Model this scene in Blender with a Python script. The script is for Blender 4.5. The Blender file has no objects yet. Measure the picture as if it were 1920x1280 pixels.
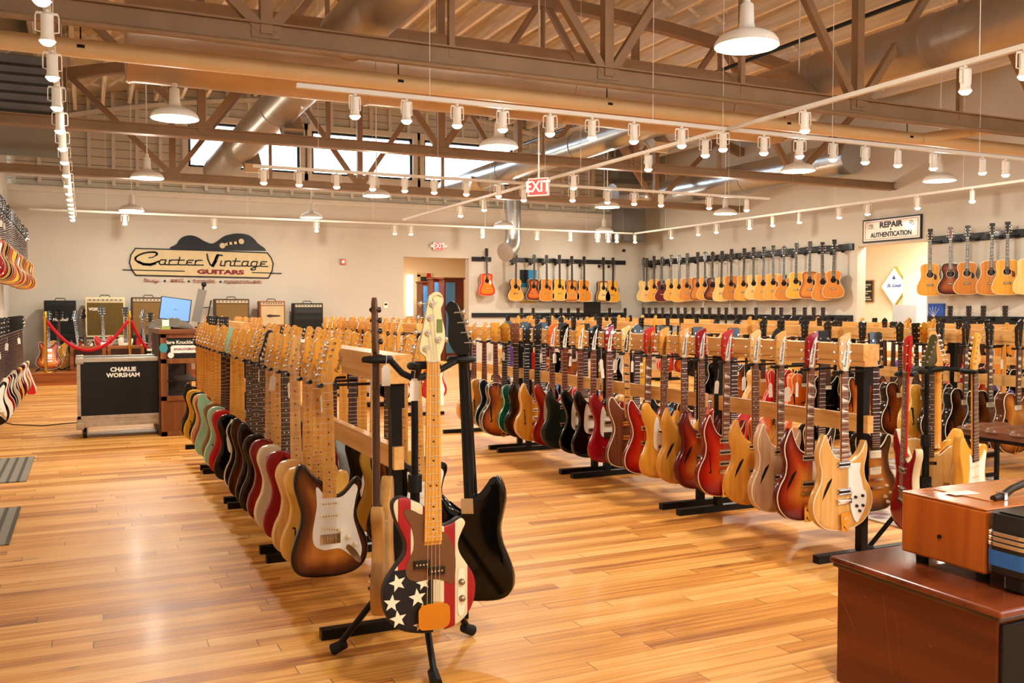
import bpy, bmesh, math, random
from mathutils import Vector, Matrix, geometry
RNG = random.Random(11)
C = bpy.context.scene.collection
scene = bpy.context.scene
R = math.radians

# ------------------------------------------------------------------ camera, world, exposure
EYE = 1.30
YAW = 24.94
cam_d = bpy.data.cameras.new('camera')
cam_d.sensor_width = 36.0
cam_d.lens = 1720.0 / 1920.0 * 36.0
cam_d.clip_start = 0.05
cam_d.clip_end = 200
cam = bpy.data.objects.new('camera', cam_d)
C.objects.link(cam)
cam.location = (0, 0, EYE)
cam.rotation_euler = (R(90 - 2.06), 0, R(-YAW))
scene.camera = cam

world = bpy.data.worlds.new('daylight')
scene.world = world
world.use_nodes = True
bg = world.node_tree.nodes['Background']
bg.inputs[0].default_value = (0.80, 0.91, 1.0, 1)
bg.inputs[1].default_value = 13.0

scene.view_settings.view_transform = 'Standard'
scene.view_settings.look = 'None'
scene.view_settings.gamma = 1.0
scene.view_settings.use_curve_mapping = False
scene.view_settings.exposure = -0.30
PENDANT_W = 54.0
SPOT_W = 34.0
WARM = (1.0, 0.915, 0.765)

SN, CS = math.sin(R(YAW)), math.cos(R(YAW))

def at_x(px, X):
    k = (px - 960) / 1720.0
    d = X / (SN + CS * k)
    return CS * d - SN * k * d

def at_y(px, Y):
    k = (px - 960) / 1720.0
    d = Y / (CS - SN * k)
    return SN * d + CS * k * d

def zat(X, Y, py):
    d = SN * X + CS * Y
    return EYE + (578 - py) * d / 1720.0

# ------------------------------------------------------------------ materials
def hx(s):
    s = s.lstrip('#')
    out = []
    for i in (0, 2, 4):
        c = int(s[i:i+2], 16) / 255.0
        out.append(c / 12.92 if c <= 0.04045 else ((c + 0.055) / 1.055) ** 2.4)
    return (out[0], out[1], out[2], 1.0)

_M = {}
def _new(name):
    m = bpy.data.materials.new(name)
    m.use_nodes = True
    nt = m.node_tree
    return m, nt, nt.nodes['Principled BSDF']

def _setp(p, rough, metal, coat):
    p.inputs['Roughness'].default_value = rough
    p.inputs['Specular IOR Level'].default_value = 0.5 if metal > .5 else 0.3
    p.inputs['Metallic'].default_value = metal
    p.inputs['Coat Weight'].default_value = coat
    p.inputs['Coat Roughness'].default_value = 0.08

def plain(name, col, rough=0.5, metal=0.0, coat=0.0, var=0.06, scale=9.0, bump=0.0):
    if name in _M: return _M[name]
    m, nt, p = _new(name)
    c = hx(col)
    N = nt.nodes; L = nt.links
    tc = N.new('ShaderNodeTexCoord'); no = N.new('ShaderNodeTexNoise')
    no.inputs['Scale'].default_value = scale; no.inputs['Detail'].default_value = 4
    L.new(tc.outputs['Object'], no.inputs['Vector'])
    mx = N.new('ShaderNodeMix'); mx.data_type = 'RGBA'
    mx.inputs[6].default_value = tuple(min(1, v * (1 - var * 2)) for v in c[:3]) + (1,)
    mx.inputs[7].default_value = tuple(min(1, v * (1 + var * 2)) for v in c[:3]) + (1,)
    L.new(no.outputs[0], mx.inputs[0]); L.new(mx.outputs[2], p.inputs['Base Color'])
    if bump:
        b = N.new('ShaderNodeBump'); b.inputs['Strength'].default_value = bump; b.inputs['Distance'].default_value = 0.004
        L.new(no.outputs[0], b.inputs['Height']); L.new(b.outputs[0], p.inputs['Normal'])
    _setp(p, rough, metal, coat)
    _M[name] = m
    return m

def _grain(nt, axis='Z', freq=60.0):
    N = nt.nodes; L = nt.links
    tc = N.new('ShaderNodeTexCoord'); mp = N.new('ShaderNodeMapping')
    s = [1.0, 1.0, 1.0]; s['XYZ'.index(axis)] = 0.06
    mp.inputs['Scale'].default_value = s
    L.new(tc.outputs['Object'], mp.inputs['Vector'])
    no = N.new('ShaderNodeTexNoise'); no.inputs['Scale'].default_value = freq
    no.inputs['Detail'].default_value = 6; no.inputs['Distortion'].default_value = 0.6
    L.new(mp.outputs[0], no.inputs['Vector'])
    return no

def wood(name, col, dark=None, rough=0.35, coat=0.3, axis='Z', freq=60.0, amt=0.55):
    if name in _M: return _M[name]
    m, nt, p = _new(name)
    c = hx(col)
    d = hx(dark) if dark else tuple(v * amt for v in c[:3]) + (1,)
    no = _grain(nt, axis, freq)
    rp = nt.nodes.new('ShaderNodeValToRGB')
    rp.color_ramp.elements[0].position = 0.32; rp.color_ramp.elements[0].color = d
    rp.color_ramp.elements[1].position = 0.62; rp.color_ramp.elements[1].color = c
    nt.links.new(no.outputs[0], rp.inputs[0]); nt.links.new(rp.outputs[0], p.inputs['Base Color'])
    _setp(p, rough, 0, coat * .4)
    _M[name] = m
    return m

def burst(name, cin, cmid, cout, w=0.10, grain=0.15, rough=0.22):
    """a sprayed sunburst finish: the colour follows the painted distance from the rim"""
    if name in _M: return _M[name]
    m, nt, p = _new(name)
    N = nt.nodes; L = nt.links
    at = N.new('ShaderNodeAttribute'); at.attribute_name = 'edge'
    no = _grain(nt, 'Z', 45)
    ma = N.new('ShaderNodeMath'); ma.operation = 'MULTIPLY_ADD'
    ma.inputs[1].default_value = 0.012; 
    L.new(no.outputs[0], ma.inputs[0]); L.new(at.outputs['Fac'], ma.inputs[2])
    mr = N.new('ShaderNodeMapRange'); mr.inputs[1].default_value = 0.0; mr.inputs[2].default_value = w
    L.new(ma.outputs[0], mr.inputs[0])
    rp = N.new('ShaderNodeValToRGB')
    e = rp.color_ramp.elements
    e[0].position = 0.12; e[0].color = hx(cout)
    e[1].position = 1.0; e[1].color = hx(cin)
    x = e.new(0.52); x.color = hx(cmid)
    L.new(mr.outputs[0], rp.inputs[0])
    mx = N.new('ShaderNodeMix'); mx.data_type = 'RGBA'; mx.blend_type = 'MULTIPLY'; mx.inputs[0].default_value = grain
    L.new(rp.outputs[0], mx.inputs[6]); L.new(no.outputs[0], mx.inputs[7])
    L.new(mx.outputs[2], p.inputs['Base Color'])
    _setp(p, rough * .8, 0, 0.12)
    _M[name] = m
    return m

def glow(name, col, strength):
    if name in _M: return _M[name]
    m, nt, p = _new(name)
    p.inputs['Base Color'].default_value = tuple(v * .3 for v in hx(col)[:3]) + (1,)
    p.inputs['Emission Color'].default_value = hx(col)
    p.inputs['Emission Strength'].default_value = strength
    _M[name] = m
    return m

def glass(name, col='#dfeaf2', rough=0.02):
    if name in _M: return _M[name]
    m, nt, p = _new(name)
    p.inputs['Base Color'].default_value = hx(col)
    p.inputs['Transmission Weight'].default_value = 1.0
    p.inputs['IOR'].default_value = 1.1
    _setp(p, rough, 0, 0)
    _M[name] = m
    return m

def spiral_metal(name, col, rough=0.38, axis=1, per=0.085, metal=0.85):
    if name in _M: return _M[name]
    m, nt, p = _new(name)
    N = nt.nodes; L = nt.links
    tc = N.new('ShaderNodeTexCoord'); sx = N.new('ShaderNodeSeparateXYZ')
    L.new(tc.outputs['Object'], sx.inputs[0])
    a = N.new('ShaderNodeMath'); a.operation = 'MULTIPLY'; a.inputs[1].default_value = 1.0 / per
    tilt = N.new('ShaderNodeMath'); tilt.operation = 'MULTIPLY_ADD'; tilt.inputs[1].default_value = 0.08
    L.new(sx.outputs[2], tilt.inputs[0]); L.new(sx.outputs[axis], tilt.inputs[2])
    L.new(tilt.outputs[0], a.inputs[0])
    f = N.new('ShaderNodeMath'); f.operation = 'FRACT'; L.new(a.outputs[0], f.inputs[0])
    g = N.new('ShaderNodeMath'); g.operation = 'LESS_THAN'; g.inputs[1].default_value = 0.12
    L.new(f.outputs[0], g.inputs[0])
    b = N.new('ShaderNodeBump'); b.inputs['Strength'].default_value = 0.9; b.inputs['Distance'].default_value = 0.006
    L.new(g.outputs[0], b.inputs['Height']); L.new(b.outputs[0], p.inputs['Normal'])
    no = N.new('ShaderNodeTexNoise'); no.inputs['Scale'].default_value = 3.0
    L.new(tc.outputs['Object'], no.inputs['Vector'])
    c = hx(col)
    mx = N.new('ShaderNodeMix'); mx.data_type = 'RGBA'
    mx.inputs[6].default_value = tuple(v * 0.8 for v in c[:3]) + (1,); mx.inputs[7].default_value = tuple(min(1, v * 1.15) for v in c[:3]) + (1,)
    L.new(no.outputs[0], mx.inputs[0]); L.new(mx.outputs[2], p.inputs['Base Color'])
    _setp(p, rough, metal, 0)
    _M[name] = m
    return m

def floor_material():
    m, nt, p = _new('oak_strip_floor')
    N = nt.nodes; L = nt.links
    def math_(op, a=None, b=None, c=None):
        n = N.new('ShaderNodeMath'); n.operation = op
        for i, v in enumerate((a, b, c)):
            if v is None: continue
            if isinstance(v, (int, float)): n.inputs[i].default_value = v
            else: L.new(v, n.inputs[i])
        return n.outputs[0]
    tc = N.new('ShaderNodeTexCoord'); sx = N.new('ShaderNodeSeparateXYZ'); L.new(tc.outputs['Object'], sx.inputs[0])
    x, y = sx.outputs[0], sx.outputs[1]
    row = math_('FLOOR', math_('MULTIPLY', y, 1 / 0.083))
    wn = N.new('ShaderNodeTexWhiteNoise'); wn.noise_dimensions = '1D'; L.new(row, wn.inputs['W'])
    xs = math_('ADD', x, math_('MULTIPLY', wn.outputs[0], 7.0))
    cell = math_('FLOOR', math_('MULTIPLY', xs, 1 / 1.15))
    cb = N.new('ShaderNodeCombineXYZ'); L.new(row, cb.inputs[0]); L.new(cell, cb.inputs[1])
    wc = N.new('ShaderNodeTexWhiteNoise'); wc.noise_dimensions = '3D'; L.new(cb.outputs[0], wc.inputs[0])
    # grain running along the boards, shifted for every board
    cg = N.new('ShaderNodeCombineXYZ')
    L.new(math_('MULTIPLY_ADD', x, 1.6, math_('MULTIPLY', wc.outputs[0], 31.0)), cg.inputs[0])
    L.new(math_('MULTIPLY', y, 42.0), cg.inputs[1]); L.new(math_('MULTIPLY', wc.outputs[0], 17.0), cg.inputs[2])
    gr = N.new('ShaderNodeTexNoise'); gr.inputs['Scale'].default_value = 1.0; gr.inputs['Detail'].default_value = 6; gr.inputs['Distortion'].default_value = 0.8
    L.new(cg.outputs[0], gr.inputs['Vector'])
    # slow patches of wear and darker boards
    big = N.new('ShaderNodeTexNoise'); big.inputs['Scale'].default_value = 0.8; big.inputs['Detail'].default_value = 3
    mb = N.new('ShaderNodeMapping'); mb.inputs['Scale'].default_value = (0.5, 1.6, 1); L.new(tc.outputs['Object'], mb.inputs[0]); L.new(mb.outputs[0], big.inputs['Vector'])
    v = math_('ADD', math_('MULTIPLY', wc.outputs[0], 0.42), math_('MULTIPLY', gr.outputs[0], 0.85))
    v = math_('ADD', v, math_('MULTIPLY', big.outputs[0], 0.28))
    rp = N.new('ShaderNodeValToRGB'); e = rp.color_ramp.elements
    e[0].position = 0.36; e[0].color = hx('#7a4820')
    e[1].position = 1.0; e[1].color = hx('#ebb368')
    q = e.new(0.52); q.color = hx('#b06c28')
    q = e.new(0.74); q.color = hx('#d7943e')
    L.new(v, rp.inputs[0])
    # joints
    fy = math_('FRACT', math_('MULTIPLY', y, 1 / 0.083)); fx = math_('FRACT', math_('MULTIPLY', xs, 1 / 1.15))
    seam = math_('MAXIMUM', math_('LESS_THAN', fy, 0.026), math_('LESS_THAN', fx, 0.004))
    mx = N.new('ShaderNodeMix'); mx.data_type = 'RGBA'
    L.new(math_('MULTIPLY', seam, 0.65), mx.inputs[0]); L.new(rp.outputs[0], mx.inputs[6]); mx.inputs[7].default_value = hx('#4a2a12')
    # black scuffs
    sc = N.new('ShaderNodeTexNoise'); sc.inputs['Scale'].default_value = 3.1; sc.inputs['Detail'].default_value = 5
    ms = N.new('ShaderNodeMapping'); ms.inputs['Scale'].default_value = (1, 3.0, 1); ms.inputs['Location'].default_value = (3.7, 1.2, 0)
    L.new(tc.outputs['Object'], ms.inputs[0]); L.new(ms.outputs[0], sc.inputs['Vector'])
    mr = N.new('ShaderNodeMapRange'); mr.inputs[1].default_value = 0.69; mr.inputs[2].default_value = 0.78; mr.inputs[4].default_value = 0.6
    L.new(sc.outputs[0], mr.inputs[0])
    m2 = N.new('ShaderNodeMix'); m2.data_type = 'RGBA'
    L.new(mr.outputs[0], m2.inputs[0]); L.new(mx.outputs[2], m2.inputs[6]); m2.inputs[7].default_value = hx('#3a2210')
    L.new(m2.outputs[2], p.inputs['Base Color'])
    ro = math_('MULTIPLY_ADD', gr.outputs[0], 0.20, 0.36)
    L.new(ro, p.inputs['Roughness'])
    b = N.new('ShaderNodeBump'); b.inputs['Strength'].default_value = 0.35; b.inputs['Distance'].default_value = 0.002; b.invert = True
    L.new(seam, b.inputs['Height']); L.new(b.outputs[0], p.inputs['Normal'])
    p.inputs['Specular IOR Level'].default_value = 0.32
    p.inputs['Coat Weight'].default_value = 0.03
    p.inputs['Coat Roughness'].default_value = 0.15
    return m

def lined(name, col, axis, per, width=0.06, rough=0.7, depth=0.01):
    """boards whose joints are fine grooves every per metres along the axis"""
    if name in _M: return _M[name]
    m, nt, p = _new(name)
    N = nt.nodes; L = nt.links
    tc = N.new('ShaderNodeTexCoord'); sx = N.new('ShaderNodeSeparateXYZ'); L.new(tc.outputs['Object'], sx.inputs[0])
    a = N.new('ShaderNodeMath'); a.operation = 'MULTIPLY'; a.inputs[1].default_value = 1 / per; L.new(sx.outputs[axis], a.inputs[0])
    f = N.new('ShaderNodeMath'); f.operation = 'FRACT'; L.new(a.outputs[0], f.inputs[0])
    g = N.new('ShaderNodeMath'); g.operation = 'LESS_THAN'; g.inputs[1].default_value = width; L.new(f.outputs[0], g.inputs[0])
    c = hx(col)
    no = N.new('ShaderNodeTexNoise'); no.inputs['Scale'].default_value = 2.5; no.inputs['Detail'].default_value = 5; L.new(tc.outputs['Object'], no.inputs['Vector'])
    m0 = N.new('ShaderNodeMix'); m0.data_type = 'RGBA'; m0.inputs[6].default_value = tuple(v * 0.82 for v in c[:3]) + (1,); m0.inputs[7].default_value = tuple(min(1, v * 1.1) for v in c[:3]) + (1,)
    L.new(no.outputs[0], m0.inputs[0])
    mx = N.new('ShaderNodeMix'); mx.data_type = 'RGBA'; mx.inputs[7].default_value = tuple(v * 0.35 for v in c[:3]) + (1,)
    L.new(g.outputs[0], mx.inputs[0]); L.new(m0.outputs[2], mx.inputs[6]); L.new(mx.outputs[2], p.inputs['Base Color'])
    b = N.new('ShaderNodeBump'); b.inputs['Strength'].default_value = 0.6; b.inputs['Distance'].default_value = depth; b.invert = True
    L.new(g.outputs[0], b.inputs['Height']); L.new(b.outputs[0], p.inputs['Normal'])
    _setp(p, rough, 0, 0)
    _M[name] = m
    return m

M_BLACK = plain('black_steel', '#0c0b0a', 0.42, 0.3)
M_RUBBER = plain('black_rubber', '#0d0c0c', 0.6)
M_CHROME = plain('chrome', '#d8d6d2', 0.14, 1.0, var=0.02)
M_GOLDM = plain('gold_hardware', '#d9a441', 0.2, 1.0, var=0.03)
M_BRASS = plain('polished_brass', '#d8a548', 0.18, 1.0, var=0.03)
M_CREAM = plain('cream_plastic', '#efe3c4', 0.35, 0, 0.2, var=0.02)
M_WHITEP = plain('white_plastic', '#f1ebdf', 0.35, 0, 0.2, var=0.02)
M_BLACKP = plain('black_plastic', '#111010', 0.3, 0, 0.3)
M_WHITE = plain('white_enamel', '#eae4d8', 0.4, 0, 0.1, var=0.02)
M_WALL = plain('cream_wall_paint', '#c6beb0', 0.75, var=0.03, scale=1.5)
M_TAUPE = plain('taupe_steel_paint', '#8c6c4c', 0.5, 0.05, var=0.12, scale=4)
M_PAPER = plain('paper_tag', '#eee6d6', 0.8, var=0.03)
M_FRET = plain('nickel_silver', '#e3ddd0', 0.25, 0.8, var=0.02)
M_MAPLE = wood('amber_maple', '#e5a23c', '#cf8826', 0.3, 0.2)
M_MAPLE2 = wood('pale_maple', '#e3aa60', '#cf9249', 0.3, 0.2)
M_ROSE = wood('rosewood', '#4b2a1d', '#2c1710', 0.5, 0.1)
M_ROSER = wood('red_rosewood', '#7c4129', '#55281a', 0.4, 0.2)
M_EBONY = wood('ebony', '#251b17', '#120d0b', 0.4, 0.2)
M_MAHOG = wood('mahogany', '#6e3019', '#46200f', 0.3, 0.5)
M_DARKW = wood('dark_walnut', '#5d3d28', '#3a2416', 0.45, 0.2)
M_PINE = wood('clear_pine', '#e8b46c', '#cf9248', 0.42, 0.15, axis='Y', freq=22)

# ------------------------------------------------------------------ mesh building
class MB:
    def __init__(s):
        s.v = []; s.f = []; s.m = []; s.sm = []
    def add(s, vs, fs, mi=0, smooth=False):
        o = len(s.v)
        s.v += [tuple(p) for p in vs]
        s.f += [tuple(i + o for i in f) for f in fs]
        s.m += [mi] * len(fs); s.sm += [smooth] * len(fs)
        return s
    def box(s, c, d, rot=None, mi=0):
        hx_, hy, hz = d[0] / 2, d[1] / 2, d[2] / 2
        vs = [Vector((a * hx_, b * hy, e * hz)) for a in (-1, 1) for b in (-1, 1) for e in (-1, 1)]
        if rot is not None: vs = [rot @ p for p in vs]
        vs = [p + Vector(c) for p in vs]
        s.add(vs, [(0, 1, 3, 2), (4, 6, 7, 5), (0, 4, 5, 1), (2, 3, 7, 6), (0, 2, 6, 4), (1, 5, 7, 3)], mi)
        return s
    def bb(s, a, b, mi=0):
        return s.box([(a[i] + b[i]) / 2 for i in range(3)], [abs(b[i] - a[i]) for i in range(3)], None, mi)
    def bar(s, p, q, w, h, mi=0, up=(0, 0, 1)):
        p = Vector(p); q = Vector(q); z = (q - p); L = z.length
        if L < 1e-6: return s
        z.normalize(); u = Vector(up)
        if abs(z.dot(u)) > 0.99: u = Vector((0, 1, 0))
        x = u.cross(z).normalized(); y = z.cross(x)
        rot = Matrix((x, y, z)).transposed()
        return s.box((p + q) / 2, (w, h, L), rot, mi)
    def cyl(s, p, q, r0, r1=None, n=14, mi=0, caps=True):
        r1 = r0 if r1 is None else r1
        p = Vector(p); q = Vector(q); z = (q - p).normalized()
        u = Vector((0, 0, 1)) if abs(z.z) < 0.9 else Vector((1, 0, 0))
        x = u.cross(z).normalized(); y = z.cross(x)
        vs = []
        for c, r in ((p, r0), (q, r1)):
            for i in range(n):
                a = 2 * math.pi * i / n
                vs.append(c + x * math.cos(a) * r + y * math.sin(a) * r)
        s.add(vs, [(i, (i + 1) % n, n + (i + 1) % n, n + i) for i in range(n)], mi, True)
        if caps:
            s.add(vs[:n], [tuple(range(n - 1, -1, -1))], mi); s.add(vs[n:], [tuple(range(n))], mi)
        return s
    def tube(s, pts, r, n=8, mi=0, closed=False):
        pts = [Vector(p) for p in pts]; k = len(pts); rs = r if isinstance(r, (list, tuple)) else [r] * k
        vs = []; prev = None
        for i, p in enumerate(pts):
            if closed: t = (pts[(i + 1) % k] - pts[i - 1])
            else: t = pts[min(i + 1, k - 1)] - pts[max(i - 1, 0)]
            t.normalize()
            if prev is None:
                u = Vector((0, 0, 1)) if abs(t.z) < 0.9 else Vector((1, 0, 0))
                x = u.cross(t).normalized()
            else:
                x = (prev - t * prev.dot(t)).normalized()
            prev = x; y = t.cross(x)
            for j in range(n):
                a = 2 * math.pi * j / n
                vs.append(p + (x * math.cos(a) + y * math.sin(a)) * rs[i])
        fs = []
        for i in range(k if closed else k - 1):
            i2 = (i + 1) % k
            for j in range(n):
                fs.append((i * n + j, i * n + (j + 1) % n, i2 * n + (j + 1) % n, i2 * n + j))
        s.add(vs, fs, mi, True)
        if not closed:
            s.add(vs[:n], [tuple(range(n - 1, -1, -1))], mi); s.add(vs[-n:], [tuple(range(n))], mi)
        return s
    def lathe(s, prof, c=(0, 0, 0), n=24, mi=0):
        vs = []; c = Vector(c)
        for r, z in prof:
            for i in range(n):
                a = 2 * math.pi * i / n
                vs.append(c + Vector((r * math.cos(a), r * math.sin(a), z)))
        fs = []
        for k in range(len(prof) - 1):
            for i in range(n):
                fs.append((k * n + i, k * n + (i + 1) % n, (k + 1) * n + (i + 1) % n, (k + 1) * n + i))
        return s.add(vs, fs, mi, True)
    def poly(s, pts, th, axis='y', mi=0, at=0.0):
        """flat polygon given as (x, z) with its front at y=at and thickness th behind it"""
        n = len(pts)
        f = [Vector((p[0], at, p[1])) for p in pts]; b = [Vector((p[0], at + th, p[1])) for p in pts]
        tris = geometry.tessellate_polygon([[Vector((p[0], p[1], 0)) for p in pts]])
        vs = f + b
        def area(t): 
            a, b2, c = [pts[i] for i in t]
            return (b2[0]-a[0])*(c[1]-a[1]) - (b2[1]-a[1])*(c[0]-a[0])
        fr = [t if area(t) > 0 else t[::-1] for t in tris]
        sa = sum(pts[i][0] * pts[(i + 1) % n][1] - pts[(i + 1) % n][0] * pts[i][1] for i in range(n))
        side = [(i, n + i, n + (i + 1) % n, (i + 1) % n) for i in range(n)]
        if sa < 0: side = [q[::-1] for q in side]
        s.add(vs, fr + [tuple(i + n for i in t[::-1]) for t in fr] + side, mi)
        return s
    def mesh(s, name, nm=1):
        me = bpy.data.meshes.new(name)
        me.from_pydata(s.v, [], s.f)
        for i in range(nm): me.materials.append(None)
        me.polygons.foreach_set('material_index', s.m)
        me.polygons.foreach_set('use_smooth', s.sm)
        me.update()
        return me
    def build(s, name, mats, parent=None, bevel=0.0, loc=None, rot=None):
        if not isinstance(mats, (list, tuple)): mats = [mats]
        me = s.mesh(name, len(mats))
        for i, m in enumerate(mats): me.materials[i] = m
        o = bpy.data.objects.new(name, me)
        C.objects.link(o)
        if parent is not None: o.parent = parent
        if loc is not None: o.location = loc
        if rot is not None: o.rotation_euler = rot
        if bevel:
            b = o.modifiers.new('bevel', 'BEVEL'); b.width = bevel; b.segments = 2; b.limit_method = 'ANGLE'
        return o

def tag(o, label=None, cat=None, group=None, kind=None):
    if label: o['label'] = label
    if cat: o['category'] = cat
    if group: o['group'] = group
    if kind: o['kind'] = kind
    return o

def empty(name, loc, label=None, cat=None, group=None, rz=0.0, lean=(0, 0)):
    o = bpy.data.objects.new(name, None)
    o.empty_display_size = 0.1
    C.objects.link(o)
    o.location = loc; o.rotation_euler = (lean[0], lean[1], rz)
    return tag(o, label, cat, group)

def part(name, me, mats, parent, loc=None, rot=None, sc=None):
    """an object that shares the mesh and carries its own materials in its slots"""
    o = bpy.data.objects.new(name, me)
    C.objects.link(o)
    if not isinstance(mats, (list, tuple)): mats = [mats]
    for i, m in enumerate(mats):
        if i < len(o.material_slots):
            o.material_slots[i].link = 'OBJECT'; o.material_slots[i].material = m
    if parent is not None: o.parent = parent
    if loc is not None: o.location = loc
    if rot is not None: o.rotation_euler = rot
    if sc is not None: o.scale = sc
    return o

def struct(name, mb, mats, bevel=0):
    o = mb.build(name, mats, None, bevel)
    o['kind'] = 'structure'
    return o

ORD = ['nearest', 'second', 'third', 'fourth', 'fifth', 'sixth', 'seventh', 'eighth', 'ninth', 'tenth', 'eleventh', 'twelfth', 'thirteenth',
       'fourteenth', 'fifteenth', 'sixteenth', 'seventeenth', 'eighteenth', 'nineteenth', 'twentieth', 'twenty-first', 'twenty-second',
       'twenty-third', 'twenty-fourth', 'twenty-fifth', 'twenty-sixth', 'twenty-seventh', 'twenty-eighth']

def text(name, body, size, mat, parent, loc, rot, sx=1.0, depth=0.002, bold=0.0, align='CENTER', shear=0.0):
    cu = bpy.data.curves.new(name, 'FONT')
    cu.body = body; cu.size = size; cu.extrude = depth; cu.offset = bold; cu.align_x = align; cu.align_y = 'CENTER'; cu.shear = shear
    cu.resolution_u = 3
    t = bpy.data.objects.new(name, cu); C.objects.link(t)
    dg = bpy.context.evaluated_depsgraph_get(); dg.update()
    me = bpy.data.meshes.new_from_object(t.evaluated_get(dg))
    bpy.data.objects.remove(t)
    me.materials.clear(); me.materials.append(mat)
    o = bpy.data.objects.new(name, me); C.objects.link(o)
    o.parent = parent; o.location = loc; o.rotation_euler = rot; o.scale = (sx, 1, 1)
    return o
# ------------------------------------------------------------------ the building
XL, XR, YB, YF = -1.25, 12.45, 19.1, -3.5
XM = 5.6
def zroof(x):
    return 5.95 - 1.0 * ((x - XM) / 6.85) ** 2

fl = struct('floor', MB().bb((XL - 0.3, YF - 0.3, -0.12), (17.0, 25.2, 0.0)), floor_material())

# roof deck as an arch of planks above joists that run front to back
mb = MB()
xs = [XL - 0.3 + (XR + 0.6 - XL) * i / 20 for i in range(21)]
vs = []
for x in xs:
    for y in (YF - 0.3, YB + 0.3):
        vs.append((x, y, zroof(x) + 0.01))
for x in xs:
    for y in (YF - 0.3, YB + 0.3):
        vs.append((x, y, zroof(x) + 0.13))
fs = []
for i in range(20):
    a = 2 * i
    fs.append((a, a + 1, a + 3, a + 2)); b = a + 42
    fs.append((b, b + 2, b + 3, b + 1))
fs.append((0, 42, 43, 1)); fs.append((40, 41, 83, 82))
for i in range(20):
    a = 2 * i
    fs.append((a, a + 2, a + 44, a + 42)); fs.append((a + 1, a + 43, a + 45, a + 3))
mb.add(vs, fs, 0)
M_DECK = lined('painted_roof_boards', '#d9cbb6', 1, 0.16, 0.03)
struct('ceiling', mb, M_DECK)
M_JOIST = wood('painted_joist_timber', '#f8efe0', '#dccbb0', 0.7, 0.0, axis='Y', freq=14)
mj = MB().bb((-0.03, YF, -0.27), (0.03, YB - 0.05, 0.0)).mesh('ceiling_joist')
br = MB().bar((-0.0, 0, -0.20), (0.43, 0, -0.02), 0.035, 0.035).bar((0.0, 0.04, -0.02), (0.43, 0.04, -0.20), 0.035, 0.035).mesh('joist_bridging')
nx = 29
for i in range(nx):
    x = XL + 0.2 + i * 0.468
    o = part('ceiling_joist', mj, M_JOIST, None, (x, 0, zroof(x) + 0.005))
    tag(o, 'white painted timber joist running front to back under the roof boards', 'joist', 'timber joists under the roof')
    if i < nx - 1:
        for y in (4.5, 7.9, 11.2, 14.6, 17.6):
            z1 = zroof(x) ; z2 = zroof(x + 0.468)
            o = part('joist_bridging', br, M_JOIST, None, (x + 0.02, y, z1), (0, -math.atan2(z2 - z1, 0.468), 0))
            tag(o, 'white crossed timber struts braced between two roof joists', 'brace', 'crossed struts between the joists')

# back wall, lower half with the doorway, upper half clad in boards with clerestory windows
DX0, DX1, DZ = at_y(757, YB), at_y(879, YB), 2.42
T = 0.2
mb = MB()
mb.bb((XL - 0.2, YB, 0), (DX0, YB + T, 3.45)); mb.bb((DX0, YB, DZ), (DX1, YB + T, 3.45)); mb.bb((DX1, YB, 0), (XR + 0.2, YB + T, 3.45))
struct('wall_back', mb, M_WALL)
WZ0, WZ1 = 4.08, 4.98
wins = [(at_y(357, YB), at_y(565, YB)), (at_y(587, YB), at_y(775, YB)), (at_y(796, YB), at_y(796, YB) + 2.15)]
mb = MB()
xx = XL - 0.2
for a, b in wins:
    mb.bb((xx, YB + 0.06, 3.45), (a, YB + T, 6.2)); mb.bb((a, YB + 0.06, 3.45), (b, YB + T, WZ0)); mb.bb((a, YB + 0.06, WZ1), (b, YB + T, 6.2)); xx = b
mb.bb((xx, YB + 0.06, 3.45), (XR + 0.2, YB + T, 6.2))
M_SIDING = lined('painted_siding', '#c9c0ae', 2, 0.16, 0.09)
struct('wall_back', mb, M_SIDING)
mb = MB()
M_STUD = plain('painted_stud', '#cfc6b5', 0.65, var=0.05)
x = XL + 0.1
while x < XR:
    inw = any(a - 0.03 < x < b + 0.03 for a, b in wins)
    if inw:
        mb.bb((x - 0.03, YB - 0.02, 3.62), (x + 0.03, YB + 0.06, WZ0 - 0.08)); mb.bb((x - 0.03, YB - 0.02, WZ1 + 0.08), (x + 0.03, YB + 0.06, zroof(x)))
    else:
        mb.bb((x - 0.03, YB - 0.02, 3.62), (x + 0.03, YB + 0.06, zroof(x)))
    x += 0.42
mb.bb((XL, YB - 0.06, 3.45), (XR, YB + 0.06, 3.56)); mb.bb((XL, YB - 0.03, 3.72), (XR, YB + 0.05, 3.78))
for a, b in wins:
    mb.bb((a - 0.16, YB - 0.04, WZ0 - 0.16), (b + 0.16, YB + 0.06, WZ0)); mb.bb((a - 0.16, YB - 0.04, WZ1), (b + 0.16, YB + 0.06, WZ1 + 0.12))
    mb.bb((a - 0.1, YB - 0.04, WZ0), (a, YB + 0.06, WZ1)); mb.bb((b, YB - 0.04, WZ0), (b + 0.1, YB + 0.06, WZ1))
for i in range(24):
    x0 = XL + (XR - XL) * i / 24; x1 = XL + (XR - XL) * (i + 1) / 24
    mb.bar((x0, YB - 0.01, zroof(x0) - 0.34), (x1, YB - 0.01, zroof(x1) - 0.34), 0.10, 0.08)
struct('trim_1', mb, M_STUD)
M_WFR = plain('dark_window_frame', '#23303a', 0.4)
M_GLASS = glass('window_glass', '#f4f8fb')
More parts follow.
